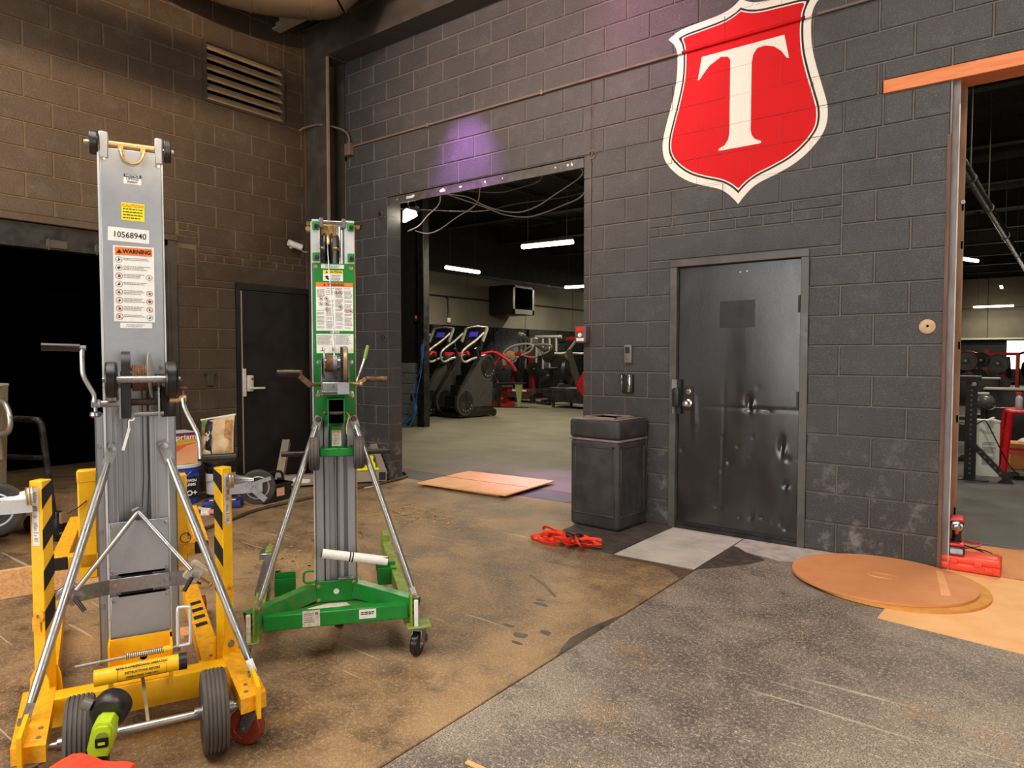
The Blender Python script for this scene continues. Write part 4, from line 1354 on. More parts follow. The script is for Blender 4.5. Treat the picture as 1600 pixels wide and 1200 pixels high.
ck = ob('crank', MB().tube(smooth_pts([(-0.146, 0.15, 1.20), (-0.146, 0.148, 1.225), (-0.160, 0.145, 1.255), (-0.174, 0.14, 1.29), (-0.1765, 0.14, 1.33), (-0.1765, 0.14, 1.384)], 4), 0.0075, 8), M_GALVT, yl)
ob('crank_handle', MB().cyl((-0.287, 0.14, 1.384), (-0.182, 0.14, 1.381), 0.0125, n=16), M_BLKP, ck)
ob('handle_nut', MB().cyl((-0.182, 0.14, 1.381), (-0.165, 0.14, 1.381), 0.008, n=8), M_ZINC, ck)
ob('crank_hub', MB().rbox(-0.158, -0.130, 0.185, 0.215, 1.178, 1.205, 0.004, 2).cyl((-0.13, 0.2, 1.19), (-0.076, 0.2, 1.19), 0.0115, n=14).beam((-0.146, 0.15, 1.195), (-0.146, 0.2, 1.192), 0.018, 0.018), M_ZINC, ck)
ob('clamp_knob', MB().cyl((-0.145, 0.19, 1.18), (-0.145, 0.19, 1.163), 0.006, n=10).lathe([(0.008, 0.0), (0.017, -0.004), (0.018, -0.014), (0.012, -0.020), (0, -0.021)], (-0.145, 0.19, 1.166), (0, 0, 1), 16), M_ZINC, ck)
ck = ob('crank', MB().tube(smooth_pts([(0.122, 0.16, 1.205), (0.124, 0.155, 1.18), (0.134, 0.15, 1.15), (0.156, 0.14, 1.10), (0.166, 0.135, 1.075), (0.171, 0.13, 1.04), (0.172, 0.125, 0.99)], 4), 0.0075, 8), M_GALVT, yl)
ob('crank_handle', MB().cyl((0.180, 0.12, 0.992), (0.288, 0.12, 0.99), 0.0135, n=16), M_BLKP, ck)
ob('crank_hub', MB().rbox(0.110, 0.134, 0.16, 0.19, 1.192, 1.216, 0.004, 2).cyl((0.08, 0.18, 1.198), (0.11, 0.18, 1.198), 0.010, n=12).cyl((0.122, 0.175, 1.216), (0.122, 0.175, 1.232), 0.005, n=8), M_GOLD, ck)
ob('clamp_knob', MB().lathe([(0, 0.010), (0.014, 0.009), (0.018, 0.004), (0.017, -0.002), (0.006, -0.005)], (0.122, 0.175, 1.236), (0, 0, 1), 16), M_RUSTK, ck)
tg = ob('tie_string', MB().tube(smooth_pts([(-0.030, 0.195, 1.137), (-0.036, 0.19, 1.13), (-0.046, 0.19, 1.13), (-0.047, 0.19, 1.112), (-0.048, 0.19, 1.102)], 4), 0.003, 6), M_STK, yl)
ob('tie_tag', MB().beam((-0.0465, 0.19, 1.104), (-0.067, 0.19, 1.028), 0.009, 0.002, (0, 1, 0)), M_STK, tg)
# braces
for s, top, bot in ((-1, (-0.104, 0.31, 1.02), (-0.347, 0.065, 0.208)), (1, (0.062, 0.31, 1.02), (0.332, 0.070, 0.208))):
    T, B = Vector(top), Vector(bot)
    d = (B-T).normalized()
    m = MB().tube([T+d*0.05, T+d*0.09, T+d*0.14, B-d*0.10, B-d*0.05], [0.011, 0.0135, 0.0145, 0.0145, 0.0125], 14)
    m.beam(T-d*0.018, T+d*0.06, 0.032, 0.007, (0, -1, 0.2)).beam(B-d*0.07, B+d*0.01, 0.024, 0.007, (0, -1, 0.4))
    br = ob('brace_tube', m, M_GALVT, yl)
    ob('brace_bolt', bolt(MB(), T+Vector((0, -0.004, 0)), 0.011, (0, -1, 0), 0.008), M_ZINC, br)
    ob('brace_bolt', bolt(MB(), B+Vector((0, -0.004, 0.0)), 0.009, (-s*0.3, -1, 0.3), 0.01).box(bot[0]-0.02, bot[0]+0.012, bot[1]-0.02, bot[1]+0.01, 0.198, 0.212), M_ZINC, br)
# knee struts and clamps
ap = Vector((-0.026, 0.315, 0.785))
for e in (Vector((-0.214, 0.17, 0.566)), Vector((0.138, 0.17, 0.585))):
    m = MB().tube([ap, e], 0.0085, 10)
    ob('knee_strut', m, M_GALVT if e.x < 0 else M_ZINC, yl)
ob('strut_pivot', MB().tube([(-0.045, 0.315, 0.79), (-0.026, 0.312, 0.80), (-0.008, 0.315, 0.785)], 0.008, 8), M_ZINC, yl)
for s, c in ((-1, Vector((-0.228, 0.19, 0.555))), (1, Vector((0.152, 0.19, 0.572)))):
    R = Matrix.Translation(c) @ Euler((0, math.radians(38*s), 0)).to_matrix().to_4x4()
    k = MB().rbox(-0.028, 0.028, -0.012, 0.012, -0.036, 0.036, 0.003, 1, R).rbox(-0.034, 0.034, -0.016, -0.012, 0.02, 0.030, 0.001, 1, R)
    cl_ = ob('brace_clamp', k, M_ZINC if s < 0 else PBR('worn_zinc', (186, 172, 150), 0.5, 0.3), yl)
    ob('clamp_lever', MB().cyl(c+Vector((s*-0.012, -0.03, -0.012)), c+Vector((-s*0.04, -0.05, -0.052)), 0.0075, n=10), M_BLKP, cl_)
    ob('clamp_bolt', bolt(MB(), c+Vector((0, -0.013, -0.01)), 0.009), M_ZINC, cl_)
ob('side_pin', MB().cyl((0.165, 0.2, 0.545), (0.205, 0.25, 0.50), 0.006, n=8).ball((0.206, 0.25, 0.497), 0.010), M_GOLD, yl)
# outrigger posts, folded up, each with a caster on its top
def outrigger(s, cx, cy):
    rz = math.radians(-35*s) if s > 0 else math.radians(35)
    root = ob('outrigger_post', MB().rbox(-0.0235, 0.0235, -0.0235, 0.0235, 0.16, 0.925, 0.003, 1), M_YEL, yl, loc=(cx, cy, 0), rot=(0, 0, -rz if s < 0 else -rz))
    # striped face looks at the mast
    fx = 0.0238*(-s)
    k = 0
    z = 0.40
    while z < 0.93:
        a, b = z, z+0.07
        rise = 0.05
        poly = [(-0.0235, a), (0.0235, a+rise), (0.0235, b+rise), (-0.0235, b)]
        if s > 0: poly = [(-0.0235, a), (0.0235, a+rise), (0.0235, b+rise), (-0.0235, b)]
        poly = [(p, min(q, 0.922)) for p, q in poly]
        x0, x1 = sorted((fx, fx-s*0.0008))
        ob('black_stripe', MB().prism(poly, x0, x1, 'x'), M_INK, root, 0)
        z += 0.142
    st = MB().box(-0.014, 0.012, -0.0246, -0.0238, 0.70, 0.90)
    stk = ob('post_sticker', st, M_STKW if s > 0 else M_STK, root, 0)
    m = MB()
    rq = random.Random(11)
    for q in range(36):
        zz = 0.715+q*0.0048
        if rq.random() < 0.75: m.box(-0.009+rq.random()*0.004, 0.002+rq.random()*0.007, -0.0251, -0.0246, zz, zz+0.0028)
    fp = ob('fine_print', m, M_GINK, stk, 0)
    fp['kind'] = 'stuff'
    ob('hinge_plate', MB().prism([(-0.04, 0.17), (0.04, 0.17), (0.034, 0.235), (0.02, 0.262), (-0.02, 0.262), (-0.034, 0.235)], -0.029, -0.0245, 'y').prism([(-0.04, 0.17), (0.04, 0.17), (0.034, 0.235), (0.02, 0.262), (-0.02, 0.262), (-0.034, 0.235)], 0.0245, 0.029, 'y'), M_YEL, root)
    ob('hinge_bolt', bolt(MB(), (0, -0.029, 0.235), 0.011, (0, -1, 0), 0.009).cyl((0, -0.02, 0.235), (0, 0.035, 0.235), 0.007), M_ZINC, root)
    ob('latch_eye', MB().lathe([(0.02, 0), (0.02, 0.007), (0.007, 0.008), (0.007, 0.002)], (s*-0.006, -0.0245, 0.455), (0, -1, 0), 18).box(-0.02, 0.01, -0.03, -0.0236, 0.40, 0.45), M_YELW, root)
    return root


pl = outrigger(-1, -0.322, 0.33)
pr_ = outrigger(1, 0.262, 0.33)
for s, cx in ((-1, -0.322), (1, 0.262)):
    x = cx+s*0.02
    m = MB().lathe([(0.032, 0.0), (0.032, 0.012), (0.024, 0.02), (0.012, 0.09)], (x, 0.31, 0.873), (s, -0.1, -0.06), 20)
    m.box(min(x, x+s*0.12), max(x, x+s*0.12), 0.288, 0.293, 0.822, 0.862).box(min(x, x+s*0.12), max(x, x+s*0.12), 0.335, 0.34, 0.822, 0.862)
    cb = ob('outrigger_caster', m, M_ZINC if s > 0 else M_ALUW, yl)
    R = 0.088 if s < 0 else 0.068
    c = (x+s*0.105, 0.314, 0.838)
    ob('wheel', tyre(MB(), c, R, 0.036, (0.1, 1, 0), 2), M_RUBBER, cb)
    ob('wheel_disc', MB().lathe([(0, 0.021), (R*0.15, 0.022), (R*0.2, 0.014), (R*0.55, 0.012), (R*0.62, 0.02), (R*0.66, 0.018), (R*0.66, -0.018), (0, -0.02)], c, (0.1*-1, -1, 0), 28), M_ALUW if s < 0 else PBR('tan_disc', (190, 172, 150), 0.5, 0.2), cb)
    ob('swivel_ring', MB().lathe([(0.033, 0), (0.037, 0.003), (0.033, 0.006)], (x+s*0.004, 0.31, 0.873), (s, -0.1, -0.06), 24).lathe([(0.031, 0.010), (0.035, 0.013), (0.031, 0.016)], (x+s*0.004, 0.31, 0.873), (s, -0.1, -0.06), 24), M_GOLD, cb)
    if s > 0:
        ob('brake_lever', MB().beam((x+0.06, 0.285, 0.85), (x+0.15, 0.28, 0.875), 0.006, 0.014).beam((x+0.08, 0.285, 0.84), (x+0.13, 0.283, 0.79), 0.006, 0.022), M_ZINC, cb)
# floor legs reaching away under the load
for s, pts in ((1, [(0.255, 0.36), (0.18, 0.36), (0.155, 1.40), (0.225, 1.40)]), (-1, [(-0.30, 0.36), (-0.375, 0.36), (-0.435, 1.45), (-0.365, 1.45)])):
    lg = ob('floor_leg', MB().prism(pts, 0.085, 0.155, 'z'), M_YELW, yl)
    if s > 0:
        for q in range(6):
            y = 0.66+q*0.10
            x0, x1 = lerp(0.178, 0.158, (y-.36)/1.04), lerp(0.252, 0.227, (y-.36)/1.04)
            if q in (0, 5): continue
            ob('black_stripe', MB().prism([(x0+0.012, y), (x1-0.012, y+0.022), (x1-0.014, y+0.062), (x0+0.010, y+0.042)], 0.155, 0.1562, 'z'), M_INK, lg)
    bolts('bolt', [((pts[0][0]+pts[1][0])/2, 0.42, 0.155), ((pts[0][0]+pts[1][0])/2+0.02, 0.5, 0.155)], lg, M_ZINC, 0.007, (0, 0, 1))
    xe = (pts[2][0]+pts[3][0])/2
    rw = ob('leg_wheel', tyre(MB(), (xe+s*0.055, 1.36, 0.05), 0.05, 0.035, (1, 0, 0), 2), M_REDW, lg)
    ob('leg_wheel_hub', hub(MB(), (xe+s*0.055, 1.36, 0.05), 0.03, 0.04, (1, 0, 0)), M_ZINC, rw)
    ob('leg_pivot', MB().box(pts[1][0]-0.012, pts[0][0]+0.012, 0.28, 0.37, 0.08, 0.165), M_YELW, lg)
# front swivel casters under the rail ends
caster(yl, (0.322, -0.035, 0.147), 0.9, 0.062, 0.040, M_REDW)
caster(yl, (-0.335, -0.10, 0.147), -2.5, 0.062, 0.040, M_REDW)
# fork carriage behind the mast
cg = ob('fork_carriage', MB().rbox(-0.236, -0.172, 0.60, 0.65, 0.48, 0.905, 0.005, 1), M_YEL, yl)
ob('upright', MB().rbox(0.084, 0.148, 0.60, 0.65, 0.48, 0.865, 0.005, 1), M_YEL, cg)
ob('carriage_cap', MB().rbox(-0.238, -0.170, 0.598, 0.652, 0.86, 0.908, 0.004, 1), M_YEL, cg)
ob('crossbar', MB().rbox(-0.274, 0.20, 0.60, 0.655, 0.524, 0.578, 0.003, 1), M_YELW, cg)
for x in (-0.300, 0.200):
    fk = ob('fork', MB().rbox(x-0.028, x+0.028, 0.602, 1.36, 0.526, 0.580, 0.003, 1), M_YELW, cg)
    ob('end_cap', MB().rbox(x-0.0265, x+0.0265, 0.597, 0.603, 0.528, 0.578, 0.003, 1), M_CAPB, fk)
ob('guide_rod', MB().cyl((0.092, 0.59, 0.5), (0.098, 0.59, 0.88), 0.008, n=10), M_ZINC, cg)
ob('carriage_chain', MB().tube([(0.14+0.02*math.cos(t), 0.597, 0.60+0.02*math.sin(t)) for t in [2*PI*i/14 for i in range(14)]], 0.0015, 5, True).tube([(-0.205, 0.597, 0.79), (-0.236, 0.59, 0.765), (-0.27, 0.6, 0.745)], 0.0022, 5), M_INK, cg)

# ================================================================ green lift
G_ANG = math.radians(52)
gn = thing('material_lift', 'green and silver material lift with two winch cranks near the wide opening', 'material lift', (-1.99, -3.14, 0), G_ANG, 'material lifts')
gp = ob('foot_plate', MB().rbox(-0.088, 0.105, 0.148, 0.158, 0.212, 0.312, 0.003, 1).box(-0.088, -0.08, 0.15, 0.33, 0.212, 0.312).box(0.097, 0.105, 0.15, 0.33, 0.212, 0.312), M_GRN, gn)
ob('foot_hole', MB().lathe([(.012, 0), (.013, .001), (0, .0004)], (0.008, 0.1478, 0.262), (0, -1, 0), 18), M_STK, gp)
bolts('bolt', [(-0.072, 0.148, 0.29), (0.088, 0.148, 0.30), (-0.072, 0.148, 0.226), (0.088, 0.148, 0.235)], gp, M_GOLD, 0.007)
fb = ob('front_beam', MB().rbox(-0.30, 0.325, -0.005, 0.045, 0.160, 0.226, 0.004, 1), M_GRN, gn)
ob('gusset_plate', MB().prism([(-0.31, 0.04), (0.33, 0.04), (0.13, 0.24), (-0.12, 0.24)], 0.205, 0.211, 'z'), M_GRNW, gn)
ob('cardboard_scrap', MB().prism([(-0.10, 0.06), (0.07, 0.09), (0.05, 0.13), (-0.03, 0.135), (-0.12, 0.09)], 0.2112, 0.2125, 'z'), M_STKW, gn)
s = plate('spec_sticker', -0.137, -0.063, 0.165, 0.237, -0.0055, M_STKW, gn)
fine_print(s, [0.022, 0.014, 0.004, -0.005, -0.014], -0.03, 0.014, 0.004, M_GINK, 71)
ob('code_block', MB().box(0.016, 0.030, -0.0013, -0.0006, 0.014, 0.028), M_GINK, s)
s = plate('name_sticker', 0.105, 0.18, 0.178, 0.220, -0.0055, M_STK, gn)
fine_print(s, [0.008, 0.0], -0.03, 0.03, 0.005, M_INK, 72)
for s in (-1, 1):
    ar = ob('base_arm', MB().beam((s*0.095, 0.165, 0.262), (s*0.365, 0.005, 0.212), 0.05, 0.072), M_GRN if s > 0 else M_GRNW, gn)
    ob('arm_cap', MB().beam((s*0.364, 0.0055, 0.212), (s*0.369, 0.003, 0.211), 0.044, 0.066), M_CAPB, ar)
    bolts('bolt', [(s*0.34, -0.012, 0.235), (s*0.34, -0.012, 0.20)], ar, M_GOLD, 0.006)
    ob('caster_mount', MB().rbox(s*0.37-0.055, s*0.37+0.055, -0.06, 0.05, 0.128, 0.136, 0.003, 1).box(s*0.335-0.004, s*0.335+0.004, -0.04, 0.03, 0.136, 0.27), M_GRNL, ar)
    ob('white_post', MB().rbox(s*0.355-0.009, s*0.355+0.009, -0.052, -0.036, 0.136, 0.255, 0.002, 1), M_STKW if s < 0 else M_STK, ar)
    bolts('mount_bolt', [(s*0.37-0.04, -0.045, 0.136), (s*0.37+0.04, -0.045, 0.136)], ar, M_GOLD, 0.006, (0, 0, 1))
caster(gn, (0.375, -0.005, 0.128), 2.6, 0.051, 0.034, M_BLKP, M_ZINC, True)
caster(gn, (-0.375, -0.005, 0.128), 0.2, 0.051, 0.034, M_BLKP, M_RUSTK)
rear = ob('rear_wheel', tyre(MB(), (0.02, 0.42, 0.06), 0.06, 0.05, (1, 0, 0), 3), M_RUBBER, gn)
ob('rear_fork', MB().box(-0.012, -0.008, 0.34, 0.44, 0.05, 0.21).box(0.048, 0.052, 0.34, 0.44, 0.05, 0.21).box(-0.03, 0.07, 0.30, 0.44, 0.2, 0.206), M_GRNW, rear)
# legs
for s, p in ((1, [(0.31, 0.02), (0.36, 0.02), (0.335, 1.30), (0.285, 1.30)]), (-1, [(-0.31, 0.02), (-0.36, 0.02), (-0.39, 1.12), (-0.345, 1.12)])):
    lg = ob('floor_leg', MB().prism(p, 0.12, 0.195, 'z'), M_GRNL if s > 0 else M_GRNL, gn)
    xe = (p[2][0]+p[3][0])/2
    if s < 0:
        ob('leg_tip', MB().prism([(p[0][0]-0.006, 0.42), (p[1][0]-0.018, 0.42), (p[2][0]-0.004, 1.14), (p[3][0]+0.004, 1.14)], 0.115, 0.201, 'z'), M_ZINC, lg)
        ob('leg_bracket', MB().rbox(xe-0.05, xe+0.03, 1.0, 1.12, 0.19, 0.225, 0.004, 1), M_ZINC, lg)
    rw = ob('leg_wheel', tyre(MB(), (xe-s*0.045, p[2][1]-0.05, 0.05), 0.05, 0.03, (1, 0, 0), 2), M_BLKP, lg)
    ob('leg_lug', MB().rbox(xe-0.02, xe+0.02, p[2][1]-0.1, p[2][1]+0.02, 0.19, 0.235, 0.004, 1), M_GRNL, lg)
    bolts('bolt', [(xe-s*0.02, 0.25, 0.195), (xe, 0.16, 0.195)], lg, M_GOLD, 0.007, (0, 0, 1))
for x, y in ((-0.25, 0.60), (0.275, 0.65)):
    ob('fork_shoe', MB().box(x-0.05, x+0.05, y-0.03, y-0.024, 0.12, 0.205).box(x-0.05, x+0.05, y+0.05, y+0.056, 0.12, 0.215).box(x-0.05, x+0.05, y-0.03, y+0.056, 0.115, 0.122), M_GRN, gn)
# mast
ms_ = MB()
ms_.box(-0.083, -0.076, 0.158, 0.30, 0.30, 1.97).box(0.096, 0.103, 0.158, 0.30, 0.30, 1.97).box(-0.083, 0.103, 0.19, 0.20, 0.30, 1.97)
ms_.box(-0.083, -0.045, 0.158, 0.166, 0.30, 1.06).box(0.064, 0.103, 0.158, 0.166, 0.30, 1.06)
for x, w in ((-0.030, 0.022), (0.010, 0.006), (0.022, 0.006), (0.036, 0.022)):
    ms_.rbox(x-w/2, x+w/2, 0.172, 0.192, 0.30, 1.06, 0.002, 1)
ob('mast_column', ms_, M_ALU2, gn)
ob('edge_rail', MB().box(-0.0885, -0.0832, 0.152, 0.30, 0.32, 1.97), M_ALUW, gn)
ob('edge_rail', MB().box(0.1032, 0.1075, 0.152, 0.30, 0.32, 1.97), M_GOLD, gn)
gf = ob('front_plate', MB().rbox(-0.079, 0.102, 0.149, 0.153, 1.055, 1.776, 0.002, 1), M_GRN, gn)
bolts('bolt', [(-0.068, 0.149, 1.758), (0.088, 0.149, 1.755), (-0.064, 0.149, 1.175), (0.088, 0.149, 1.17)], gf, M_GOLD, 0.007)
hr_ = MB().box(-0.083, -0.052, 0.15, 0.156, 1.776, 1.972).box(0.066, 0.103, 0.15, 0.156, 1.776, 1.972).box(-0.052, -0.048, 0.15, 0.19, 1.776, 1.95).box(0.060, 0.066, 0.15, 0.19, 1.776, 1.95)
ob('head_rail', hr_, M_ALUW, gn)
for x in (-0.066, 0.088):
    for z in (1.945, 1.805):
        c = ob('corner_clamp', MB().rbox(x-0.015, x+0.015, 0.140, 0.151, z-0.022, z+0.018, 0.005, 2), M_GRN, gn)
        ob('clamp_bolt', bolt(MB(), (x+0.004, 0.140, z-0.006), 0.008, (0, -1, 0), 0.006), M_BLACKM, c)
tp = ob('top_plate', MB().box(-0.115, -0.083, 0.15, 0.28, 1.962, 1.972).box(0.103, 0.14, 0.15, 0.28, 1.955, 1.965).box(-0.115, 0.14, 0.22, 0.28, 1.965, 1.972), M_BLACKM, gn)
for x, z in ((-0.098, 1.955), (-0.1, 1.93), (0.12, 1.95)):
    ob('roller', MB().cyl((x, 0.16, z), (x, 0.20, z), 0.011, n=12), M_GOLD, tp)
ob('top_axle', MB().cyl((-0.05, 0.155, 1.962), (0.072, 0.155, 1.962), 0.009, n=14), M_CHROME, gn)
for x in (-0.041, 0.058):
    ob('axle_stop', MB().rbox(x-0.009, x+0.009, 0.140, 0.172, 1.935, 1.978, 0.003, 1), M_GREYP, gn)
ob('gold_guide', MB().rbox(-0.045, 0.025, 0.175, 0.185, 1.90, 1.955, 0.004, 1).rbox(-0.01, 0.01, 0.168, 0.18, 1.86, 1.95, 0.003, 1), M_GOLD, gn)
sh_ = ob('sheave', MB().lathe([(0.068, -0.020), (0.07, -0.014), (0.050, -0.003), (0.050, 0.003), (0.07, 0.014), (0.068, 0.020), (0.02, 0.022), (0, 0.022)], (-0.012, 0.168, 1.845), (1, 0, 0), 32), M_BLKP, gn)
ob('sheave_rim', MB().tube([(-0.012, 0.168+0.058*math.cos(t), 1.845+0.058*math.sin(t)) for t in [PI*0.45+PI*0.5*i/8 for i in range(9)]], 0.007, 8), M_GOLD, sh_)
ob('sheave_pin', MB().cyl((-0.045, 0.168, 1.845), (0.028, 0.168, 1.845), 0.008, n=10), M_GOLD, sh_)
ob('head_tube', MB().cyl((0.044, 0.185, 1.77), (0.044, 0.185, 1.945), 0.017, n=18).cyl((0.030, 0.182, 1.78), (0.030, 0.182, 1.94), 0.004, n=8), M_CHROME, gn)
ob('lift_cable', MB().tube(smooth_pts([(-0.014, 0.107, 1.86), (-0.012, 0.102, 1.80), (0.0, 0.095, 1.60), (0.010, 0.09, 1.40), (0.008, 0.07, 1.34)], 5), 0.0028, 6), M_GALVT, gn)
yg = 0.1488
s = plate('serial_sticker', -0.044, 0.057, 1.752, 1.770, yg, M_STK, gn)
fine_print(s, [0.003, -0.003], -0.034, 0.04, 0.003, M_GINK, 81)
s = plate('caution_sticker', -0.036, 0.052, 1.695, 1.744, yg, M_STK, gn)
band(s, -0.044, 0.044, 0.009, 0.0245, M_YSTK)
caution_triangle(s, -0.028, 0.0165, 0.006, M_INK)
text('CAUTION', 0.0135, M_INK, s, (0.010, -0.0018, 0.0165), FRONT, 0.0004, 0.95)
fine_print(s, [0.002, -0.003, -0.010, -0.015, -0.02], -0.008, 0.038, 0.003, M_GINK, 82)
ob('pictogram', MB().prism(blob(-0.026, -0.009, 0.009, 0.008, 5, 12, 0.5), -0.0014, -0.0008, 'y'), M_INK, s)
s = plate('warning_sticker', -0.068, 0.096, 1.366, 1.688, yg, M_STK, gn)
band(s, -0.082, 0.082, 0.142, 0.161, M_OINK)
text('WARNING', 0.016, M_INK, s, (0.006, -0.0018, 0.1515), FRONT, 0.0005, 0.95)
caution_triangle(s, -0.044, 0.1515, 0.006, M_INK)
band(s, -0.082, 0.082, -0.072, -0.058, M_GRN)
text('NOTICE', 0.0115, M_STK, s, (0, -0.0018, -0.065), FRONT, 0.0003, 0.95)
for i in range(4):
    x0 = -0.078+i*0.0405
    fine_print(s, [0.135-q*0.0056 for q in range(33) if (q*7+i*5) % 11 > 1 and not (i == 0 and 8 < q < 18) and not (i == 1 and 5 < q < 10)], x0, x0+0.036, 0.0028, M_GINK, 90+i)
for x, z in ((0.008, 0.113), (0.026, 0.113), (-0.060, 0.088), (-0.036, 0.088), (-0.060, 0.064), (-0.036, 0.064), (-0.034, 0.04), (0.028, 0.05), (0.054, 0.032), (0.072, 0.032)):
    ring_mark(s, x, z, 0.0095, M_RINK, True, int(1000*abs(x)))
for i in range(2):
    x0 = -0.078+i*0.08
    fine_print(s, [-0.080-q*0.0056 for q in range(8)], x0, x0+0.07, 0.0028, M_GINK, 96+i)
for x in (-0.058, -0.012, -0.004):
    band(s, x, x+0.003, -0.150, -0.132, M_INK, 'pictogram')
band(s, -0.064, -0.050, -0.150, -0.147, M_INK, 'pictogram')
band(s, -0.012, -0.001, -0.143, -0.140, M_INK, 'pictogram')
# winch
wf = ob('winch_frame', MB().box(-0.048, -0.044, 0.04, 0.149, 1.178, 1.345).box(0.070, 0.074, 0.04, 0.149, 1.178, 1.32).box(-0.048, 0.074, 0.10, 0.149, 1.178, 1.235).box(-0.044, 0.07, 0.138, 0.149, 1.178, 1.36), M_ZINC, gn)
bolts('bolt', [(-0.056, 0.10, z) for z in (1.19, 1.325)]+[(0.082, 0.10, z) for z in (1.185, 1.325)], wf, M_ZINC, 0.009, (0, -1, 0), 0.01)
dr = ob('winch_drum', MB().cyl((-0.032, 0.09, 1.32), (0.038, 0.09, 1.32), 0.030, n=20), M_ZINC, gn)
for i in range(8):
    x = -0.023+i*0.0062
    ob('cable_turn', MB().tube([(x, 0.09+0.036*math.cos(2*PI*k/18), 1.32+0.036*math.sin(2*PI*k/18)) for k in range(18)], 0.0033, 6, True), M_ALU2 if i > 4 else M_CABLE, dr)
ob('drum_flange', MB().lathe([(0, -0.002), (0.066, -0.002), (0.066, 0.002), (0, 0.002)], (-0.034, 0.09, 1.32), (1, 0, 0), 30), M_ZINC, dr)
gear = MB()
gn_ = []
for i in range(44):
    t = 2*PI*i/44
    gn_ += [(0.09+0.076*math.cos(t-0.04), 1.315+0.076*math.sin(t-0.04)), (0.09+0.081*math.cos(t), 1.315+0.081*math.sin(t)), (0.09+0.076*math.cos(t+0.04), 1.315+0.076*math.sin(t+0.04))]
gear.prism(gn_, 0.036, 0.046, 'x')
ob('gear_wheel', gear, M_BLACKM, gn)
ob('gear_cover', MB().lathe([(0, -0.012), (0.078, -0.012), (0.083, -0.008), (0.083, 0.006), (0.074, 0.012), (0, 0.012)], (0.058, 0.09, 1.315), (1, 0, 0), 36), PBR('tan_steel', (164, 140, 104), 0.4, 0.6, (110, 92, 70), 0.5, 16), gn)
ob('winch_tray', MB().rbox(-0.044, 0.070, 0.028, 0.06, 1.20, 1.238, 0.004, 1).cyl((-0.044, 0.036, 1.196), (0.07, 0.036, 1.196), 0.007, n=10), M_ZINC, gn)
ob('winch_label', MB().box(0.022, 0.072, 0.022, 0.027, 1.185, 1.235), PBR('grey_winch_label', (150, 152, 156), 0.5, 0, (120, 122, 126), 0.5, 30), gn)
ck = ob('crank', MB().cyl((-0.095, 0.06, 1.227), (-0.048, 0.08, 1.227), 0.009, n=12).beam((-0.09, 0.058, 1.222), (-0.135, 0.045, 1.263), 0.024, 0.008, (0.3, -1, 0)).cyl((-0.136, 0.045, 1.255), (-0.136, 0.045, 1.292), 0.009, n=10), M_RUSTK, gn)
ob('crank_handle', MB().cyl((-0.232, 0.04, 1.279), (-0.138, 0.043, 1.277), 0.0135, n=14), M_BLKP, ck)
ob('handle_top', MB().beam((-0.232, 0.038, 1.291), (-0.138, 0.041, 1.290), 0.016, 0.005), M_GOLD, ck)
ck = ob('crank', MB().cyl((0.074, 0.08, 1.23), (0.118, 0.06, 1.228), 0.008, n=12).beam((0.110, 0.06, 1.228), (0.146, 0.05, 1.252), 0.016, 0.008, (0.3, -1, 0)).ball((0.124, 0.05, 1.228), 0.011), M_GOLD, gn)
ob('crank_handle', MB().cyl((0.148, 0.048, 1.251), (0.24, 0.046, 1.249), 0.013, n=14), PBR('worn_grip', (40, 30, 24), 0.5, 0, (150, 106, 60), 0.5, 30), ck)
lv_ = ob('release_lever', MB().tube([(0.106, 0.08, 1.235), (0.144, 0.075, 1.345)], 0.006, 8), M_CHROME, gn)
ob('lever_grip', MB().tube([(0.143, 0.075, 1.342), (0.158, 0.073, 1.402)], 0.008, 8), M_GRNL, lv_)
# hitch under the winch
ht = ob('hitch_bracket', MB().box(-0.022, -0.017, 0.05, 0.15, 1.02, 1.165).box(0.048, 0.053, 0.05, 0.15, 1.06, 1.165).box(-0.018, 0.05, 0.142, 0.149, 1.03, 1.16).box(-0.018, 0.05, 0.06, 0.15, 1.158, 1.163), M_GRN, gn)
ob('hitch_pin', MB().cyl((-0.03, 0.075, 1.098), (0.06, 0.075, 1.098), 0.007, n=10).ball((-0.032, 0.075, 1.098), 0.010), M_RUSTK, ht)
ob('hitch_mouth', MB().box(-0.016, 0.047, 0.139, 0.1425, 1.045, 1.155), M_DARK, ht)
ob('pin_chain', MB().tube(smooth_pts([(0.06, 0.07, 1.10), (0.072, 0.07, 1.085), (0.066, 0.07, 1.06), (0.06, 0.07, 1.03), (0.062, 0.07, 1.0)], 4), 0.003, 5), M_GOLD, ht)
tn = ob('hitch_tongue', MB().rbox(-0.010, 0.042, 0.142, 0.149, 0.92, 1.06, 0.002, 1), M_GRN, gn)
s = plate('hitch_sticker', -0.004, 0.037, 0.940, 1.012, 0.1418, M_STKW, gn)
band(s, -0.018, 0.018, 0.026, 0.033, M_OINK)
fine_print(s, [0.018, 0.011, 0.004, -0.003, -0.010, -0.018, -0.026], -0.015, 0.016, 0.003, M_GINK, 99)
# carry axle
ca = ob('carry_axle', MB().rbox(-0.058, 0.09, 0.10, 0.125, 0.898, 0.934, 0.003, 1).box(-0.04, -0.034, 0.12, 0.16, 0.9, 0.94).box(0.07, 0.076, 0.12, 0.16, 0.9, 0.94), M_GRN, gn)
for x, e in ((-0.082, -1), (0.113, 1)):
    cw = ob('carry_wheel', tyre(MB(), (x, 0.112, 0.912), 0.076, 0.046, (1, 0, 0), 3), M_TYRE, gn)
    ob('wheel_hub', hub(MB(), (x, 0.112, 0.912), 0.046, 0.046, (1, 0, 0)), M_RUBBER, cw)
    ob('carry_handle', MB().cyl((x+e*0.025, 0.112, 0.914), (x+e*0.142, 0.112, 0.914), 0.0125, n=14), M_BLKP, gn)
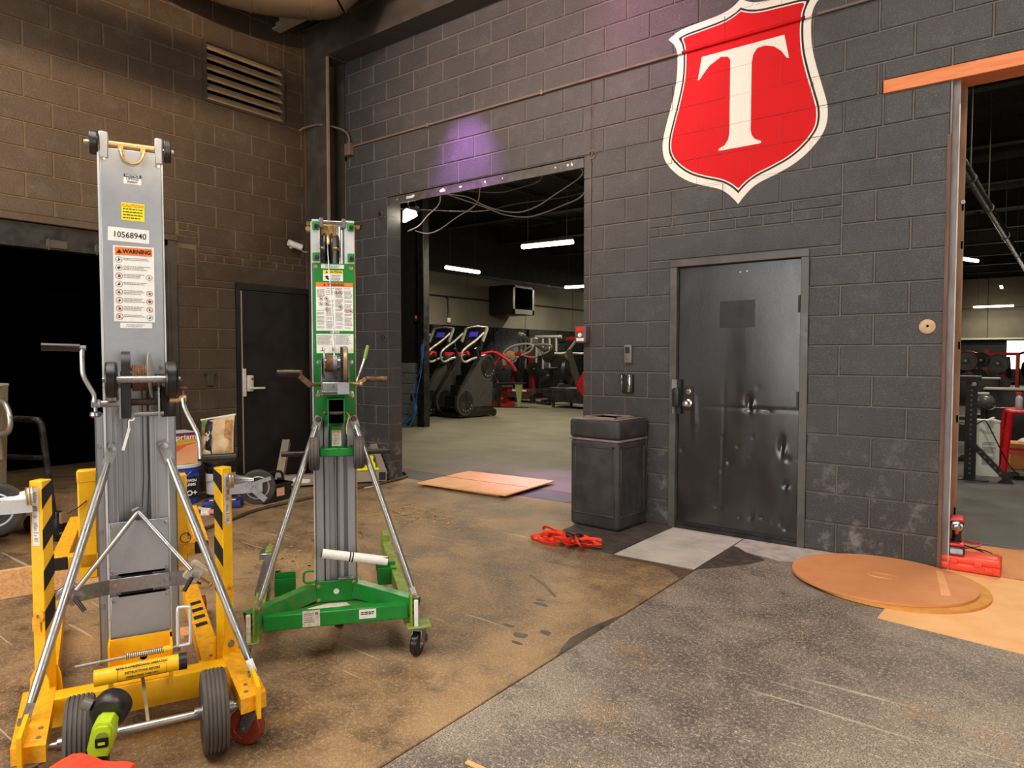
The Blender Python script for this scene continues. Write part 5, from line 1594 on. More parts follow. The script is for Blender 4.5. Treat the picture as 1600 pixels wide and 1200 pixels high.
# braces
for s, top, bot in ((-1, (-0.064, 0.135, 1.065), (-0.323, 0.005, 0.262)), (1, (0.093, 0.135, 1.065), (0.354, 0.005, 0.262))):
    T, B = Vector(top), Vector(bot)
    d = (B-T).normalized()
    m = MB().tube([T+d*0.03, T+d*0.06, T+d*0.11, B-d*0.10, B-d*0.04], [0.012, 0.0135, 0.0145, 0.0145, 0.012], 14)
    m.beam(T-d*0.016, T+d*0.045, 0.034, 0.008, (0, -1, 0.1)).beam(B-d*0.06, B+d*0.014, 0.022, 0.008, (0, -1, 0.3))
    br = ob('brace_tube', m, M_GALVT, gn)
    ob('brace_bolt', bolt(MB(), T+Vector((0, -0.004, 0)), 0.010, (0, -1, 0), 0.008), M_RUSTK, br)
    ob('brace_bolt', bolt(MB(), B+Vector((0, -0.004, 0)), 0.008, (0, -1, 0), 0.008), M_GOLD, br)
# spring latch at the foot
ob('foot_latch', MB().tube(smooth_pts([(-0.085, 0.14, 0.315), (-0.112, 0.14, 0.314), (-0.132, 0.14, 0.318), (-0.136, 0.14, 0.335), (-0.134, 0.14, 0.36), (-0.12, 0.14, 0.368), (-0.09, 0.14, 0.366)], 4), 0.0055, 8), M_GRN, gn)
coil = [(lerp(0.015, 0.085, i/(12*12)), 0.14+0.007*math.cos(2*PI*i/12), 0.322+0.007*math.sin(2*PI*i/12)) for i in range(12*12)]
ob('spring', MB().tube(coil, 0.0016, 5), M_GALVT, gn)
ob('side_latch', MB().box(-0.10, -0.088, 0.15, 0.16, 0.42, 0.51).box(-0.112, -0.088, 0.15, 0.158, 0.50, 0.51), M_GOLD, gn)
ob('side_knob', MB().cyl((0.107, 0.2, 0.517), (0.125, 0.2, 0.517), 0.006, n=8).ball((0.126, 0.2, 0.517), 0.009), M_GOLD, gn)
# paper roll strapped over the mast
rollt = ob('manual_canister', MB().cyl((-0.053, 0.075, 0.464), (0.238, 0.085, 0.405), 0.021, n=22), M_STK, gn)
ob('canister_end', MB().cyl((-0.056, 0.075, 0.4646), (-0.053, 0.075, 0.464), 0.0195, n=20), M_CAPB, rollt)
for k in (0.42, 0.46):
    c = Vector((-0.053, 0.075, 0.464)).lerp(Vector((0.238, 0.085, 0.405)), k)
    ob('canister_band', MB().lathe([(0.0215, -0.003), (0.0225, -0.002), (0.0225, 0.002), (0.0215, 0.003)], c, (0.291, 0.01, -0.059), 22), M_INK, rollt)
ob('canister_stub', MB().box(0.20, 0.245, 0.07, 0.10, 0.405, 0.425), M_RUSTK, rollt)
# ================================================================ front room objects
M_WOOD = PBR('pine_wood', (236, 182, 122), 0.6, 0, (176, 112, 66), 0.7, 5, 0.1, 60, (1, 14, 14))
M_CARD = PBR('brown_board', (232, 162, 96), 0.75, 0, (206, 132, 72), 0.5, 4, 0.05, 40)
M_CARD2 = PBR('tan_board', (214, 144, 92), 0.75, 0, (198, 122, 66), 0.5, 4, 0.05, 40)
M_CARDL = PBR('pale_board', (240, 184, 124), 0.75, 0, (222, 158, 98), 0.5, 5, 0.05, 40)
M_EDGE = PBR('board_edge', (214, 150, 70), 0.8)
M_BIN = PBR('bin_plastic', (50, 49, 49), 0.55, 0, (92, 86, 84), 0.35, 7, 0.25, 140)
M_BINDUST = PBR('bin_dusty_top', (146, 122, 118), 0.7, 0, (74, 66, 64), 0.8, 9, 0.2, 100)
M_MAT = PBR('rubber_mat', (64, 54, 50), 0.8, 0, (92, 80, 72), 0.6, 7, 0.3, 120)
M_STRAP = PBR('orange_strap', (246, 62, 24), 0.6, 0, (210, 40, 20), 0.4, 40, 0.1, 200)
M_ORED = PBR('orange_red_plastic', (240, 76, 46), 0.42, 0, (206, 48, 30), 0.4, 10)
M_LIME = PBR('lime_plastic', (186, 214, 40), 0.4, 0, (150, 178, 30), 0.4, 12)
M_WOODGREY = PBR('weathered_grey', (142, 138, 130), 0.6, 0, (104, 96, 86), 0.7, 8)

# waste bin
bn = thing('waste_bin', 'black square waste bin with hooded lid by the dented door', 'bin', (-2.04, -0.455, 0.0085), math.radians(-4))
bd = MB()
W0, D0 = 0.455, 0.425


def bin_wall(mb, x0, x1, y0, y1, z0, z1, b):
    mb.rbox(x0, x1, y0, y1, z0, z1, b, 4)


bd.rbox(-W0, 0.0, 0.0, D0, 0.0, 0.69, 0.03, 4)
body = ob('body', bd, M_BIN, bn)
for nm, (x0, x1, y0, y1) in (('front_panel', (-W0+0.035, -0.035, -0.004, 0.01)), ('side_panel', (-0.01, 0.004, 0.035, D0-0.035))):
    f = MB()
    z0, z1 = 0.11, 0.65
    if nm == 'front_panel':
        f.rbox(x0, x0+0.022, y0, y1, z0, z1, 0.003, 1).rbox(x1-0.022, x1, y0, y1, z0, z1, 0.003, 1).rbox(x0, x1, y0, y1, z1-0.02, z1, 0.003, 1)
        f.rbox(x0, x1, y0-0.002, y1, z0-0.012, z0+0.006, 0.003, 1)
    else:
        f.rbox(x0, x1, y0, y0+0.022, z0, z1, 0.003, 1).rbox(x0, x1, y1-0.022, y1, z0, z1, 0.003, 1).rbox(x0, x1, y0, y1, z1-0.02, z1, 0.003, 1)
        f.rbox(x0, x1+0.002, y0, y1, z0-0.012, z0+0.006, 0.003, 1)
    ob(nm, f, M_BIN, body)
ob('rim', MB().rbox(-W0-0.004, 0.004, -0.004, D0+0.004, 0.682, 0.700, 0.008, 2), M_BINDUST, bn)
lid = MB()
for z0, z1, g in ((0.702, 0.83, 0.006),):
    lid.rbox(-W0-g, g, -g, D0+g, z0, z1+0.02, 0.028, 4)
ld = ob('lid', lid, M_BIN, bn)
ob('lid_top', MB().rbox(-W0+0.03, -0.03, 0.03, D0-0.03, 0.842, 0.853, 0.008, 2), M_BINDUST, ld)
rimm = MB()
for a in (((-W0+0.07), (-0.07), 0.07, 0.095), ((-W0+0.07), (-0.07), D0-0.095, D0-0.07), ((-W0+0.07), (-W0+0.095), 0.07, D0-0.07), (-0.095, -0.07, 0.07, D0-0.07)):
    rimm.rbox(a[0], a[1], a[2], a[3], 0.846, 0.866, 0.004, 1)
ob('mouth_rim', rimm, M_BINDUST, ld)
ob('mouth', MB().box(-W0+0.095, -0.095, 0.095, D0-0.095, 0.852, 0.8545), M_DARK, ld)

tag(ob('rubber_mat', MB().prism([(-2.42, -0.80), (-2.14, -0.90), (-1.815, -0.955), (-1.80, -0.5), (-1.79, -0.03), (-2.2, -0.02), (-2.45, -0.03)], 0, 0.008, 'z'), M_MAT), 'dark dirty rubber mat under the black waste bin', 'mat')

# heap of orange ratchet straps
st = thing('ratchet_strap', 'tangled orange ratchet straps heaped on the floor before the bin', 'strap', (-2.2, -0.93, 0.0085))


def ribbon(mb, pts, w, t=0.0025, tw=None):
    P = smooth_pts(pts, 6)
    n = len(P)
    vs, fs = [], []
    for i, p in enumerate(P):
        d = (P[min(i+1, n-1)]-P[max(i-1, 0)]).normalized()
        a = (tw[0]+tw[1]*i/n) if tw else 0.4
        side = d.cross(Vector((0, 0, 1)))
        if side.length < 1e-4: side = Vector((1, 0, 0))
        side.normalize()
        up = side.cross(d)
        s = side*math.cos(a)+up*math.sin(a)
        q = s.cross(d)
        for u, v in ((-1, -1), (1, -1), (1, 1), (-1, 1)):
            c = p+s*u*w/2+q*v*t/2
            vs.append((c.x, c.y, max(c.z, 0.0015)))
    for i in range(n-1):
        for k in range(4):
            j = (k+1) % 4
            fs.append((i*4+k, i*4+j, i*4+4+j, i*4+4+k))
    fs += [(0, 1, 2, 3), tuple((n-1)*4+k for k in (3, 2, 1, 0))]
    return mb.add(vs, fs)


rs = random.Random(12)
for k in range(22):
    cx, cy = rs.uniform(-0.15, 0.17), rs.uniform(-0.07, 0.06)
    ra, rb_ = rs.uniform(0.045, 0.11), rs.uniform(0.02, 0.045)
    az, tilt = rs.uniform(0, PI), rs.uniform(0.25, 1.25)
    e1_, e2_ = Vector((math.cos(az), math.sin(az), 0)), Vector((-math.sin(az)*math.cos(tilt), math.cos(az)*math.cos(tilt), math.sin(tilt)))
    pts = [Vector((cx, cy, 0.012+rb_*math.sin(tilt)))+e1_*ra*math.cos(t)+e2_*rb_*math.sin(t) for t in [2*PI*i/9+0.3*rs.random() for i in range(rs.randint(7, 9))]]
    ob('strap_loop', ribbon(MB(), pts, 0.024, 0.0025, (rs.uniform(0.5, 1.4), rs.uniform(-0.8, 0.8))), M_STRAP, st)
ob('strap_loop', ribbon(MB(), [(-0.22, -0.03, 0.03), (-0.25, -0.06, 0.02), (-0.24, -0.1, 0.016), (-0.17, -0.12, 0.014), (-0.08, -0.14, 0.014), (0.0, -0.11, 0.02)], 0.028, 0.003, (0.9, 0.2)), M_STRAP, st)
ob('strap_loop', ribbon(MB(), [(0.05, -0.02, 0.05), (0.14, -0.05, 0.03), (0.22, -0.02, 0.02), (0.27, 0.03, 0.015), (0.2, 0.06, 0.02)], 0.028, 0.003, (0.8, 0.3)), M_STRAP, st)
for x, y, a in ((0.03, 0.0, 0.4), (0.09, 0.03, 1.5)):
    M = Matrix.Translation((x, y, 0.06)) @ Euler((0.3, 0.2, a)).to_matrix().to_4x4()
    ob('ratchet', MB().rbox(-0.035, 0.035, -0.018, 0.018, -0.012, 0.012, 0.005, 1, M).xf(Matrix.Identity(4)), M_BLKP, st)
ob('black_cord', MB().tube(smooth_pts([(0.06, -0.03, 0.06), (0.12, -0.02, 0.045), (0.19, -0.02, 0.02), (0.25, -0.01, 0.012), (0.29, 0.01, 0.01)], 5), 0.007, 6), M_BLKP, st)

# plywood sheet in the opening
ps = thing('plywood_sheet', 'pale square plywood sheet lying in the wide opening', 'plywood', (-4.07, 0.44, 0))
ob('sheet', MB().prism([(-0.55, -0.475), (-0.60, 0.40), (0.53, 0.475), (0.575, -0.42)], 0.028, 0.04, 'z'), M_CARDL, ps)
ob('batten', MB().box(-0.42, 0.45, -0.37, -0.33, 0, 0.028).box(-0.42, 0.40, 0.30, 0.34, 0, 0.028), M_WOOD, ps)
ob('red_line', MB().prism([(-0.575, -0.045), (0.52, 0.005), (0.52, 0.022), (-0.575, -0.026)], 0.04, 0.0405, 'z'), M_REDLINE, ps)

# boards at the right-hand opening and the two discs on top
tag(ob('cardboard_sheet', MB().prism([(-0.165, -1.125), (1.5, -1.34), (1.55, 0.03), (0.02, 0.06), (0.0, -0.005), (-0.10, -0.005)], 0.0, 0.004, 'z'), M_CARDL), 'light brown sheet lying under the two round boards', 'cardboard')
tag(ob('cardboard_sheet', MB().prism([(0.012, 0.045), (1.6, 0.115), (1.6, 0.94), (0.012, 0.79)], 0.004, 0.009, 'z'), M_CARD2), 'tan sheet lying in the right opening under the red tool case', 'cardboard')
dk = MB()
dk.lathe([(0.0, 0.004), (0.485, 0.004), (0.485, 0.019), (0.0, 0.019)], (-0.19, -0.478, 0), (0, 0, 1), 96)
tag(ob('round_board', dk, M_EDGE, smooth=30), 'lower round board, its yellow rim showing right of the upper disc', 'board')
dk = MB()
c = [(-0.255+0.492*math.cos(2*PI*i/96), -0.478+0.468*math.sin(2*PI*i/96)) for i in range(96)]
dk.prism(c, 0.02, 0.034, 'z')
rb = tag(ob('round_board', dk, M_CARD2, smooth=30), 'large upper round brown board with a pale scuff across it', 'board')
M_SCUFF = PBR('pale_scuff', (236, 172, 120), 0.7, 0, (226, 152, 96), 0.9, 8)
ob('scuff', MB().prism([(-0.005, -0.14), (0.03, -0.14), (0.115, -0.62), (0.07, -0.64)], 0.034, 0.0346, 'z'), M_SCUFF, rb)
rq = random.Random(2)
for k in range(3):
    ob('pencil_ring', MB().tube([(-0.27+(0.05+0.015*k)*math.cos(2*PI*i/30)+0.01*k, -0.46+(0.035+0.01*k)*math.sin(2*PI*i/30), 0.0342) for i in range(30)], 0.0012, 4, True), M_SCUFF, rb)

# red tool case with a cordless tool on top
tc = thing('tool_case', 'flat orange red tool case in front of the rusty jamb', 'tool case', (0.15, 0.125, 0.009), math.radians(0))
cb = MB()
cb.rbox(-0.155, 0.165, -0.10, 0.10, 0.0, 0.05, 0.012, 3).rbox(-0.155, 0.165, -0.10, 0.10, 0.048, 0.088, 0.012, 3)
ob('shell', cb, M_ORED, tc)
ob('ridge', MB().rbox(-0.14, -0.02, -0.07, 0.08, 0.084, 0.094, 0.005, 2).rbox(0.03, 0.15, -0.05, 0.08, 0.084, 0.096, 0.005, 2), M_ORED, tc)
for x, z in ((-0.122, 0.03), (-0.078, 0.058), (0.05, 0.058), (0.105, 0.03)):
    ob('latch', MB().rbox(x-0.022, x+0.022, -0.112, -0.098, z-0.016, z+0.016, 0.004, 2), M_ORED, tc)
dr_ = thing('cordless_tool', 'red and black cordless tool standing on the orange red case', 'power tool', (0.082, 0.085, 0.107), math.radians(4))
dr_.scale = (1.2, 1.1, 1.08)
ob('battery', MB().rbox(-0.038, 0.038, -0.055, 0.055, 0.0, 0.048, 0.01, 2), M_BLKP, dr_)
ob('battery_label', MB().rbox(-0.028, 0.028, -0.0575, -0.054, 0.006, 0.036, 0.003, 1), PBR('grey_label', (178, 182, 190), 0.4, 0, (110, 114, 122), 0.6, 60), dr_)
ob('tool_foot', MB().rbox(-0.034, 0.034, -0.05, 0.05, 0.046, 0.066, 0.008, 2), M_RED, dr_)
ob('grip', MB().tube([(0, 0.012, 0.06), (0, 0.004, 0.10), (0, -0.006, 0.15)], [0.024, 0.021, 0.022], 12), M_BLKP, dr_)
hd = ob('head', MB().rbox(-0.030, 0.030, -0.06, 0.07, 0.145, 0.205, 0.014, 3), M_BLKP, dr_)
ob('red_cowl', MB().rbox(-0.033, 0.033, -0.055, 0.072, 0.178, 0.212, 0.012, 3), M_RED, hd)
ob('chuck', MB().lathe([(0.028, 0), (0.028, 0.014), (0.018, 0.02), (0.014, 0.034), (0.006, 0.036), (0.0, 0.03)], (0, -0.06, 0.17), (0, -1, 0), 18), M_STEEL, hd)
ob('trigger', MB().rbox(-0.009, 0.009, -0.034, -0.018, 0.115, 0.145, 0.004, 1), M_RED, dr_)
wr = thing('whip_cord', 'thin red and black cord curling behind the cordless tool', 'cord', (0.11, 0.2, 0.012))
ob('black_cord', MB().tube(smooth_pts([(0.0, 0.03, 0.115), (0.05, 0.05, 0.10), (0.12, 0.12, 0.06), (0.15, 0.25, 0.03), (0.10, 0.36, 0.02), (0.02, 0.38, 0.02), (-0.03, 0.32, 0.03)], 5), 0.0045, 6), M_BLKP, wr)
ob('red_cord', MB().tube(smooth_pts([(-0.02, 0.1, 0.13), (0.03, 0.2, 0.10), (0.08, 0.26, 0.085), (0.06, 0.2, 0.075), (0.0, 0.14, 0.07)], 5), 0.005, 6), M_RED, wr)
ob('grey_cord', MB().tube(smooth_pts([(0.0, 0.5, 0.012), (0.08, 0.62, 0.008), (0.2, 0.62, 0.008), (0.34, 0.6, 0.008), (0.5, 0.64, 0.008)], 5), 0.003, 6), M_GREYP, wr)

# lumber on the floor behind the yellow lift
lb = thing('lumber_board', 'pale pine board lying on edge behind the yellow lift', 'board', (-3.95, -3.6, 0))
ob('plank', MB().beam((-0.35, -1.0, 0.08), (-0.02, 0.30, 0.08), 0.045, 0.155), M_WOOD, lb)
tag(ob('wood_offcut', MB().rbox(-1.02, -0.94, -3.372, -3.352, 0, 0.008, 0.002, 1), M_WOOD), 'small orange wood splinter on the grey floor at the frame bottom', 'offcut')
tag(ob('wood_offcut', MB().prism([(-2.86, -3.48), (-2.76, -3.43), (-2.75, -3.35), (-2.83, -3.32), (-2.88, -3.40)], 0, 0.012, 'z'), M_WOOD), 'flat wood chip on the floor behind the yellow lift mast', 'offcut')

# steel U frame leaning at the corner with a yellow clamp on it
uf = thing('steel_frame', 'grey steel U frame of square tube leaning in the room corner', 'frame', (-5.37, -0.5, 0))
M_TUBE = PBR('worn_grey_tube', (150, 142, 128), 0.5, 0.2, (172, 128, 84), 0.6, 5, 0, 60, (1, 1, 1))
e0, e1 = Vector((-0.315, -0.49, 0.075)), Vector((0.31, 0.435, 0.075))
dd = (e1-e0).normalized()
ob('front_tube', MB().beam(e0, e1, 0.085, 0.105), M_TUBE, uf)
for e, s in ((e0, -1), (e1, 1)):
    pass
for nm, a, b in (('left_arm', e0+dd*0.03, Vector((-0.565, -0.19, 0.43))), ('right_arm', e1-dd*0.03, Vector((0.075, 0.455, 0.37)))):
    arm = ob('arm', MB().beam(a+Vector((0, 0, 0.0)), b, 0.075, 0.075), M_TUBE, uf)
for s, e in ((-1, e0), (1, e1)):
    fr_ = dd.cross(Vector((0, 0, 1))).normalized()
    c = e+fr_*0.0435-dd*s*0.045
    ob('tube_mouth', MB().beam(c-dd*0.036, c+dd*0.036, 0.002, 0.085), M_CAPB, uf)
ob('paint_patch', MB().prism(blob(0, 0, 0.085, 0.032, 9, 20, 0.3), -0.0012, 0, 'y').xf(Matrix.Translation(e0+dd*0.24+fr_*0.0432) @ Euler((0, 0, math.atan2(dd.y, dd.x))).to_matrix().to_4x4()), M_STK, uf)
yc = thing('clamp', 'bright yellow plastic clamp lying on the grey steel frame', 'clamp', (-5.20, -0.19, 0.130), math.radians(52))
ob('base', MB().rbox(-0.16, 0.12, -0.03, 0.03, 0.0, 0.028, 0.008, 2), PBR('bright_yellow', (244, 230, 10), 0.4), yc)
ob('body', MB().prism([(-0.05, 0.02), (0.08, 0.02), (0.07, 0.08), (0.05, 0.10), (0.055, 0.15), (0.02, 0.16), (0.0, 0.12), (-0.02, 0.07)], -0.025, 0.025, 'y'), bpy.data.materials['bright_yellow'], yc)
ob('pivot', MB().lathe([(0.012, 0), (0.012, 0.004), (0, 0.004)], (0.025, -0.025, 0.07), (0, -1, 0), 12), M_BLKP, yc)

# hose along the floor to the opening
tag(ob('floor_hose', MB().tube(smooth_pts([(-4.52, -2.75, .015), (-4.60, -2.43, .015), (-4.75, -2.03, .015), (-4.90, -1.70, .015), (-4.965, -1.12, .015), (-4.99, -0.46, .015), (-5.0, -0.13, .015), (-5.02, 0.05, .015), (-5.06, 0.22, .015), (-5.2, 0.36, .015), (-5.5, 0.45, .015)], 5), 0.014, 8), PBR('dusty_hose', (74, 62, 50), 0.6, 0, (120, 96, 70), 0.5, 10)), 'long dark hose running along the floor past the block pier', 'hose')
tag(ob('power_cable', MB().tube(smooth_pts([(-4.2, -3.9, .005), (-4.31, -3.73, .005), (-4.5, -3.2, .005), (-4.3, -2.95, .005), (-3.8, -3.0, .005), (-3.45, -2.98, .005)], 5), 0.006, 6), M_BLKP), 'thin black cord on the floor behind the yellow lift', 'cord')
tag(ob('paper_scrap', MB().prism(blob(-5.03, -0.37, 0.05, 0.16, 4, 14, 0.3), 0, 0.006, 'z'), M_STK), 'crumpled white paper on the floor under the grey steel frame', 'paper')

# tool tote
tb = thing('tool_tote', 'open black tool tote with label by the dark door', 'tool box', (-5.20, -1.36, 0), math.radians(100))
t = MB()
t.rbox(-0.17, 0.17, -0.09, 0.09, 0.0, 0.15, 0.008, 1)
ob('tub', t, M_BLKP, tb)
ob('rim', MB().rbox(-0.18, 0.18, -0.1, 0.1, 0.14, 0.165, 0.006, 1), M_BLKP, tb)
ob('handle', MB().tube(smooth_pts([(-0.15, 0, 0.16), (-0.13, 0, 0.24), (-0.05, 0, 0.265), (0.08, 0, 0.262), (0.13, 0, 0.24), (0.15, 0, 0.16)], 4), 0.012, 8), M_BLKP, tb)
ob('label', MB().box(-0.02, 0.07, -0.0935, -0.09, 0.05, 0.125), PBR('peach_label', (232, 176, 142), 0.6, 0, (170, 110, 90), 0.6, 50), tb)
ob('insert', MB().rbox(-0.15, 0.15, -0.07, 0.07, 0.16, 0.172, 0.004, 1), M_DARK, tb)

# pails, grout box, bag, tray, gloves
M_BLUE = PBR('blue_pail', (38, 70, 168), 0.4, 0, (28, 50, 120), 0.4, 8)
M_PAILW = PBR('white_pail', (226, 224, 218), 0.45)


def pail(name, label, loc, rz, shell, lidm, r=0.15, h=0.37):
    p = thing(name, label, 'pail', loc, rz)
    ob('body', MB().lathe([(r*0.87, 0), (r*0.88, 0.005), (r*0.97, h*0.80), (r*1.03, h*0.81), (r*1.03, h*0.85), (r*0.98, h*0.86), (r, h-0.012)], (0, 0, 0), (0, 0, 1), 32), shell, p)
    ob('lid', MB().lathe([(r*1.05, h-0.03), (r*1.07, h-0.02), (r*1.07, h), (r*0.98, h+0.004), (r*0.95, h-0.006), (0, h-0.006)], (0, 0, 0), (0, 0, 1), 32), lidm, p)
    ob('bail', MB().tube([(r*1.06*math.cos(t), r*1.06*math.sin(t)*0.98, h*0.83-0.13*math.sin((t-PI)*1.0)) for t in [PI+PI*i/16 for i in range(17)]], 0.003, 6), M_ZINC, p)
    return p


def wrap_label(parent, name, r0, r1, z0, z1, a0, a1, mat, n=14):
    m = MB()
    vs, fs = [], []
    for i in range(n+1):
        a = math.radians(lerp(a0, a1, i/n))
        vs += [(math.cos(a)*r0, math.sin(a)*r0, z0), (math.cos(a)*r1, math.sin(a)*r1, z1)]
    for i in range(n):
        fs.append((2*i, 2*i+2, 2*i+3, 2*i+1))
    m.add(vs, fs)
    return ob(name, m, mat, parent)


CA = -33          # direction from the corner to the photographer, degrees
bp = pail('paint_pail', 'blue paint pail with black label under the boxed grout', (-5.76, -1.915, 0), 0, M_BLUE, M_PAILW)
wrap_label(bp, 'black_label', 0.1385, 0.1455, 0.06, 0.255, CA-60, CA+75, M_INK)
wrap_label(bp, 'label_stripe', 0.1405, 0.1410, 0.152, 0.160, CA+5, CA+50, M_STK)


def pail_text(p, s, size, z, r, deg, sx=1.0, bold=0.001):
    a = math.radians(deg)
    return text(s, size, M_STK, p, (math.cos(a)*r, math.sin(a)*r, z), (PI/2, 0, a+PI/2), bold, sx)


pail_text(bp, 'SHERWIN', 0.036, 0.222, 0.1475, CA+22, 1.0)
pail_text(bp, 'WILLIAMS', 0.034, 0.186, 0.1475, CA+22, 0.95)
pail_text(bp, 'PRO+', 0.066, 0.108, 0.1475, CA+22, 1.0, 0.002)
wp = pail('plaster_pail', 'black topped pail with pale label holding up the slumped bag', (-5.67, -1.585, 0), 0, M_BLKP, M_BLKP)
wrap_label(wp, 'pale_label', 0.1385, 0.1455, 0.06, 0.255, CA-70, CA+60, PBR('pale_label', (214, 200, 192), 0.6, 0, (190, 172, 164), 0.5, 20))
gb = thing('grout_box', 'white and orange grout box standing on the blue pail', 'box', (-5.77, -1.93, 0.376), math.radians(-5))
ob('carton', MB().rbox(-0.135, 0.135, -0.105, 0.105, 0, 0.285, 0.004, 1), M_STK, gb)
M_OR2 = PBR('orange_print', (232, 150, 96), 0.6, 0, (240, 186, 140), 0.7, 3)
fp_ = ob('front_print', MB().box(0.0, 0.134, -0.1062, -0.1052, 0.0, 0.285), M_OR2, gb)
ob('print_band', MB().box(0.0, 0.134, -0.1066, -0.1060, 0.225, 0.280), M_RED, fp_)
ob('print_band', MB().box(0.0, 0.134, -0.1067, -0.1061, 0.262, 0.282), M_BLUEINK, fp_)
ob('print_band', MB().prism([(0.0, 0.19), (0.134, 0.205), (0.134, 0.225), (0.0, 0.225)], -0.1066, -0.106, 'y'), PBR('green_print', (176, 178, 40), 0.6), fp_)
ob('print_band', MB().prism([(0.0, 0.11), (0.0, 0.17), (0.10, 0.19), (0.134, 0.19), (0.07, 0.165), (0.02, 0.12)], -0.1066, -0.106, 'y'), PBR('deep_orange_print', (226, 104, 40), 0.6), fp_)
text('prism', 0.062, M_STK, fp_, (0.07, -0.1072, 0.243), FRONT, 0.001, 0.85)
fp_.rotation_euler = (0, 0, PI/2)
fp_.scale = (1.55, 1, 1)
fp_.location = (0.0296, -0.104, 0)
sp_ = ob('side_print', MB().box(-0.134, 0.0, -0.1062, -0.1052, 0.0, 0.285), M_STK, gb)
ob('mark', MB().prism(blob(-0.07, 0.205, 0.028, 0.022, 6, 18, 0.1), -0.1068, -0.106, 'y'), PBR('amber_print', (186, 142, 60), 0.6), sp_)
text('HD', 0.022, M_STK, sp_, (-0.07, -0.1072, 0.205), FRONT, 0.001, 0.9)
fine_print(sp_, [0.25, 0.24], -0.09, -0.05, 0.006, M_GINK, 5).location = (0, -0.1055, 0)
fine_print(sp_, [0.15-0.012*i for i in range(5)], -0.115, -0.03, 0.004, M_GINK, 6).location = (0, -0.1055, 0)
for i in range(5):
    ob('barcode', MB().box(-0.12+i*0.02, -0.106+i*0.02, -0.1068, -0.106, 0.02, 0.06), PBR('olive_ink', (120, 120, 60), 0.6) if i == 0 else bpy.data.materials['olive_ink'], sp_)
bg = thing('mortar_bag', 'slumped tan and black mortar bag on the black pail', 'bag', (-5.67, -1.65, 0.385), math.radians(35))
bm2 = bmesh.new()
bmesh.ops.create_grid(bm2, x_segments=12, y_segments=14, size=0.5)
fr_v = [v.co.copy() for v in bm2.verts]
bm2.free()
bagm = MB()
NXB, NYB = 12, 14
vs, fs = [], []
for s in (-1, 1):
    for j in range(NYB+1):
        for i in range(NXB+1):
            u, v = i/NXB*2-1, j/NYB*2-1
            t = max(0.0, (1-abs(u)**4)*(1-abs(v)**5))
            wob = 0.010*math.sin(5*u+2*v)+0.008*math.sin(7*v-3*u)
            vs.append((u*0.155*(1+0.05*v*v)+0.02*v, s*(0.058*t**0.6+wob*t)+0.0, v*0.185))
n1 = (NXB+1)*(NYB+1)
for s in range(2):
    for j in range(NYB):
        for i in range(NXB):
            a = s*n1+j*(NXB+1)+i
            fs.append((a, a+1, a+NXB+2, a+NXB+1) if s else (a, a+NXB+1, a+NXB+2, a+1))
bagm.add(vs, fs)
TB = Matrix.Translation((0.03, 0, 0.205)) @ Euler((math.radians(-12), math.radians(-9), 0)).to_matrix().to_4x4()
bagm.xf(TB)
M_BAG = PBR('tan_bag_paper', (218, 190, 152), 0.7, 0, (190, 140, 84), 0.7, 9, 0.3, 40)
bgo = ob('sack', bagm, M_BAG, bg, 60)


def bag_patch(name, u0, u1, v0, v1, mat, lift=0.003):
    m = MB()
    vs, fs = [], []
    N, M2 = 6, 14
    for j in range(M2+1):
        for i in range(N+1):
            u, v = lerp(u0, u1, i/N), lerp(v0, v1, j/M2)
            t = max(0.0, (1-abs(u)**4)*(1-abs(v)**5))
            wob = 0.010*math.sin(5*u+2*v)+0.008*math.sin(7*v-3*u)
            vs.append((u*0.155*(1+0.05*v*v)+0.02*v, -(0.058*t**0.6-wob*t)-lift, v*0.185))
    for j in range(M2):
        for i in range(N):
            a = j*(N+1)+i
            fs.append((a, a+1, a+N+2, a+N+1))
    m.add(vs, fs)
    m.xf(TB)
    return ob(name, m, mat, bg, 60)


bag_patch('black_band', -0.55, -0.15, -0.95, 0.95, M_INK)
bag_patch('green_corner', -0.95, -0.6, 0.6, 0.95, PBR('bag_green', (96, 160, 60), 0.6))
bag_patch('brown_edge', -0.95, -0.58, -0.9, 0.55, PBR('bag_olive', (150, 122, 66), 0.7, 0, (196, 170, 110), 0.8, 30))
bag_patch('mottled_edge', 0.62, 0.95, -0.9, 0.75, PBR('bag_mottle', (196, 146, 88), 0.7, 0, (120, 82, 50), 0.9, 30))
tx = text('Quartz', 0.05, M_STK, bg, (0, 0, 0), (0, 0, 0), 0.001, 1.0)
tx.matrix_local = TB @ Matrix.Translation((-0.055, -0.068, -0.01)) @ Euler((PI/2, PI/2, 0), 'XYZ').to_matrix().to_4x4()
ob('stitched_top', MB().tube([TB @ Vector((-0.15, 0, 0.186)), TB @ Vector((0.19, 0, 0.188))], 0.009, 8), M_STK, bg)
tr = thing('blue_tray', 'low blue tray with white labels in front of the pails', 'tray', (-5.30, -1.78, 0), math.radians(50))
ob('tray', MB().rbox(-0.16, 0.16, -0.09, 0.09, 0, 0.07, 0.008, 2), PBR('navy_tray', (34, 44, 110), 0.5), tr)
for x in (-0.08, 0.0, 0.08):
    ob('label', MB().box(x-0.03, x+0.03, -0.06, -0.01, 0.07, 0.0715), M_STK, tr)
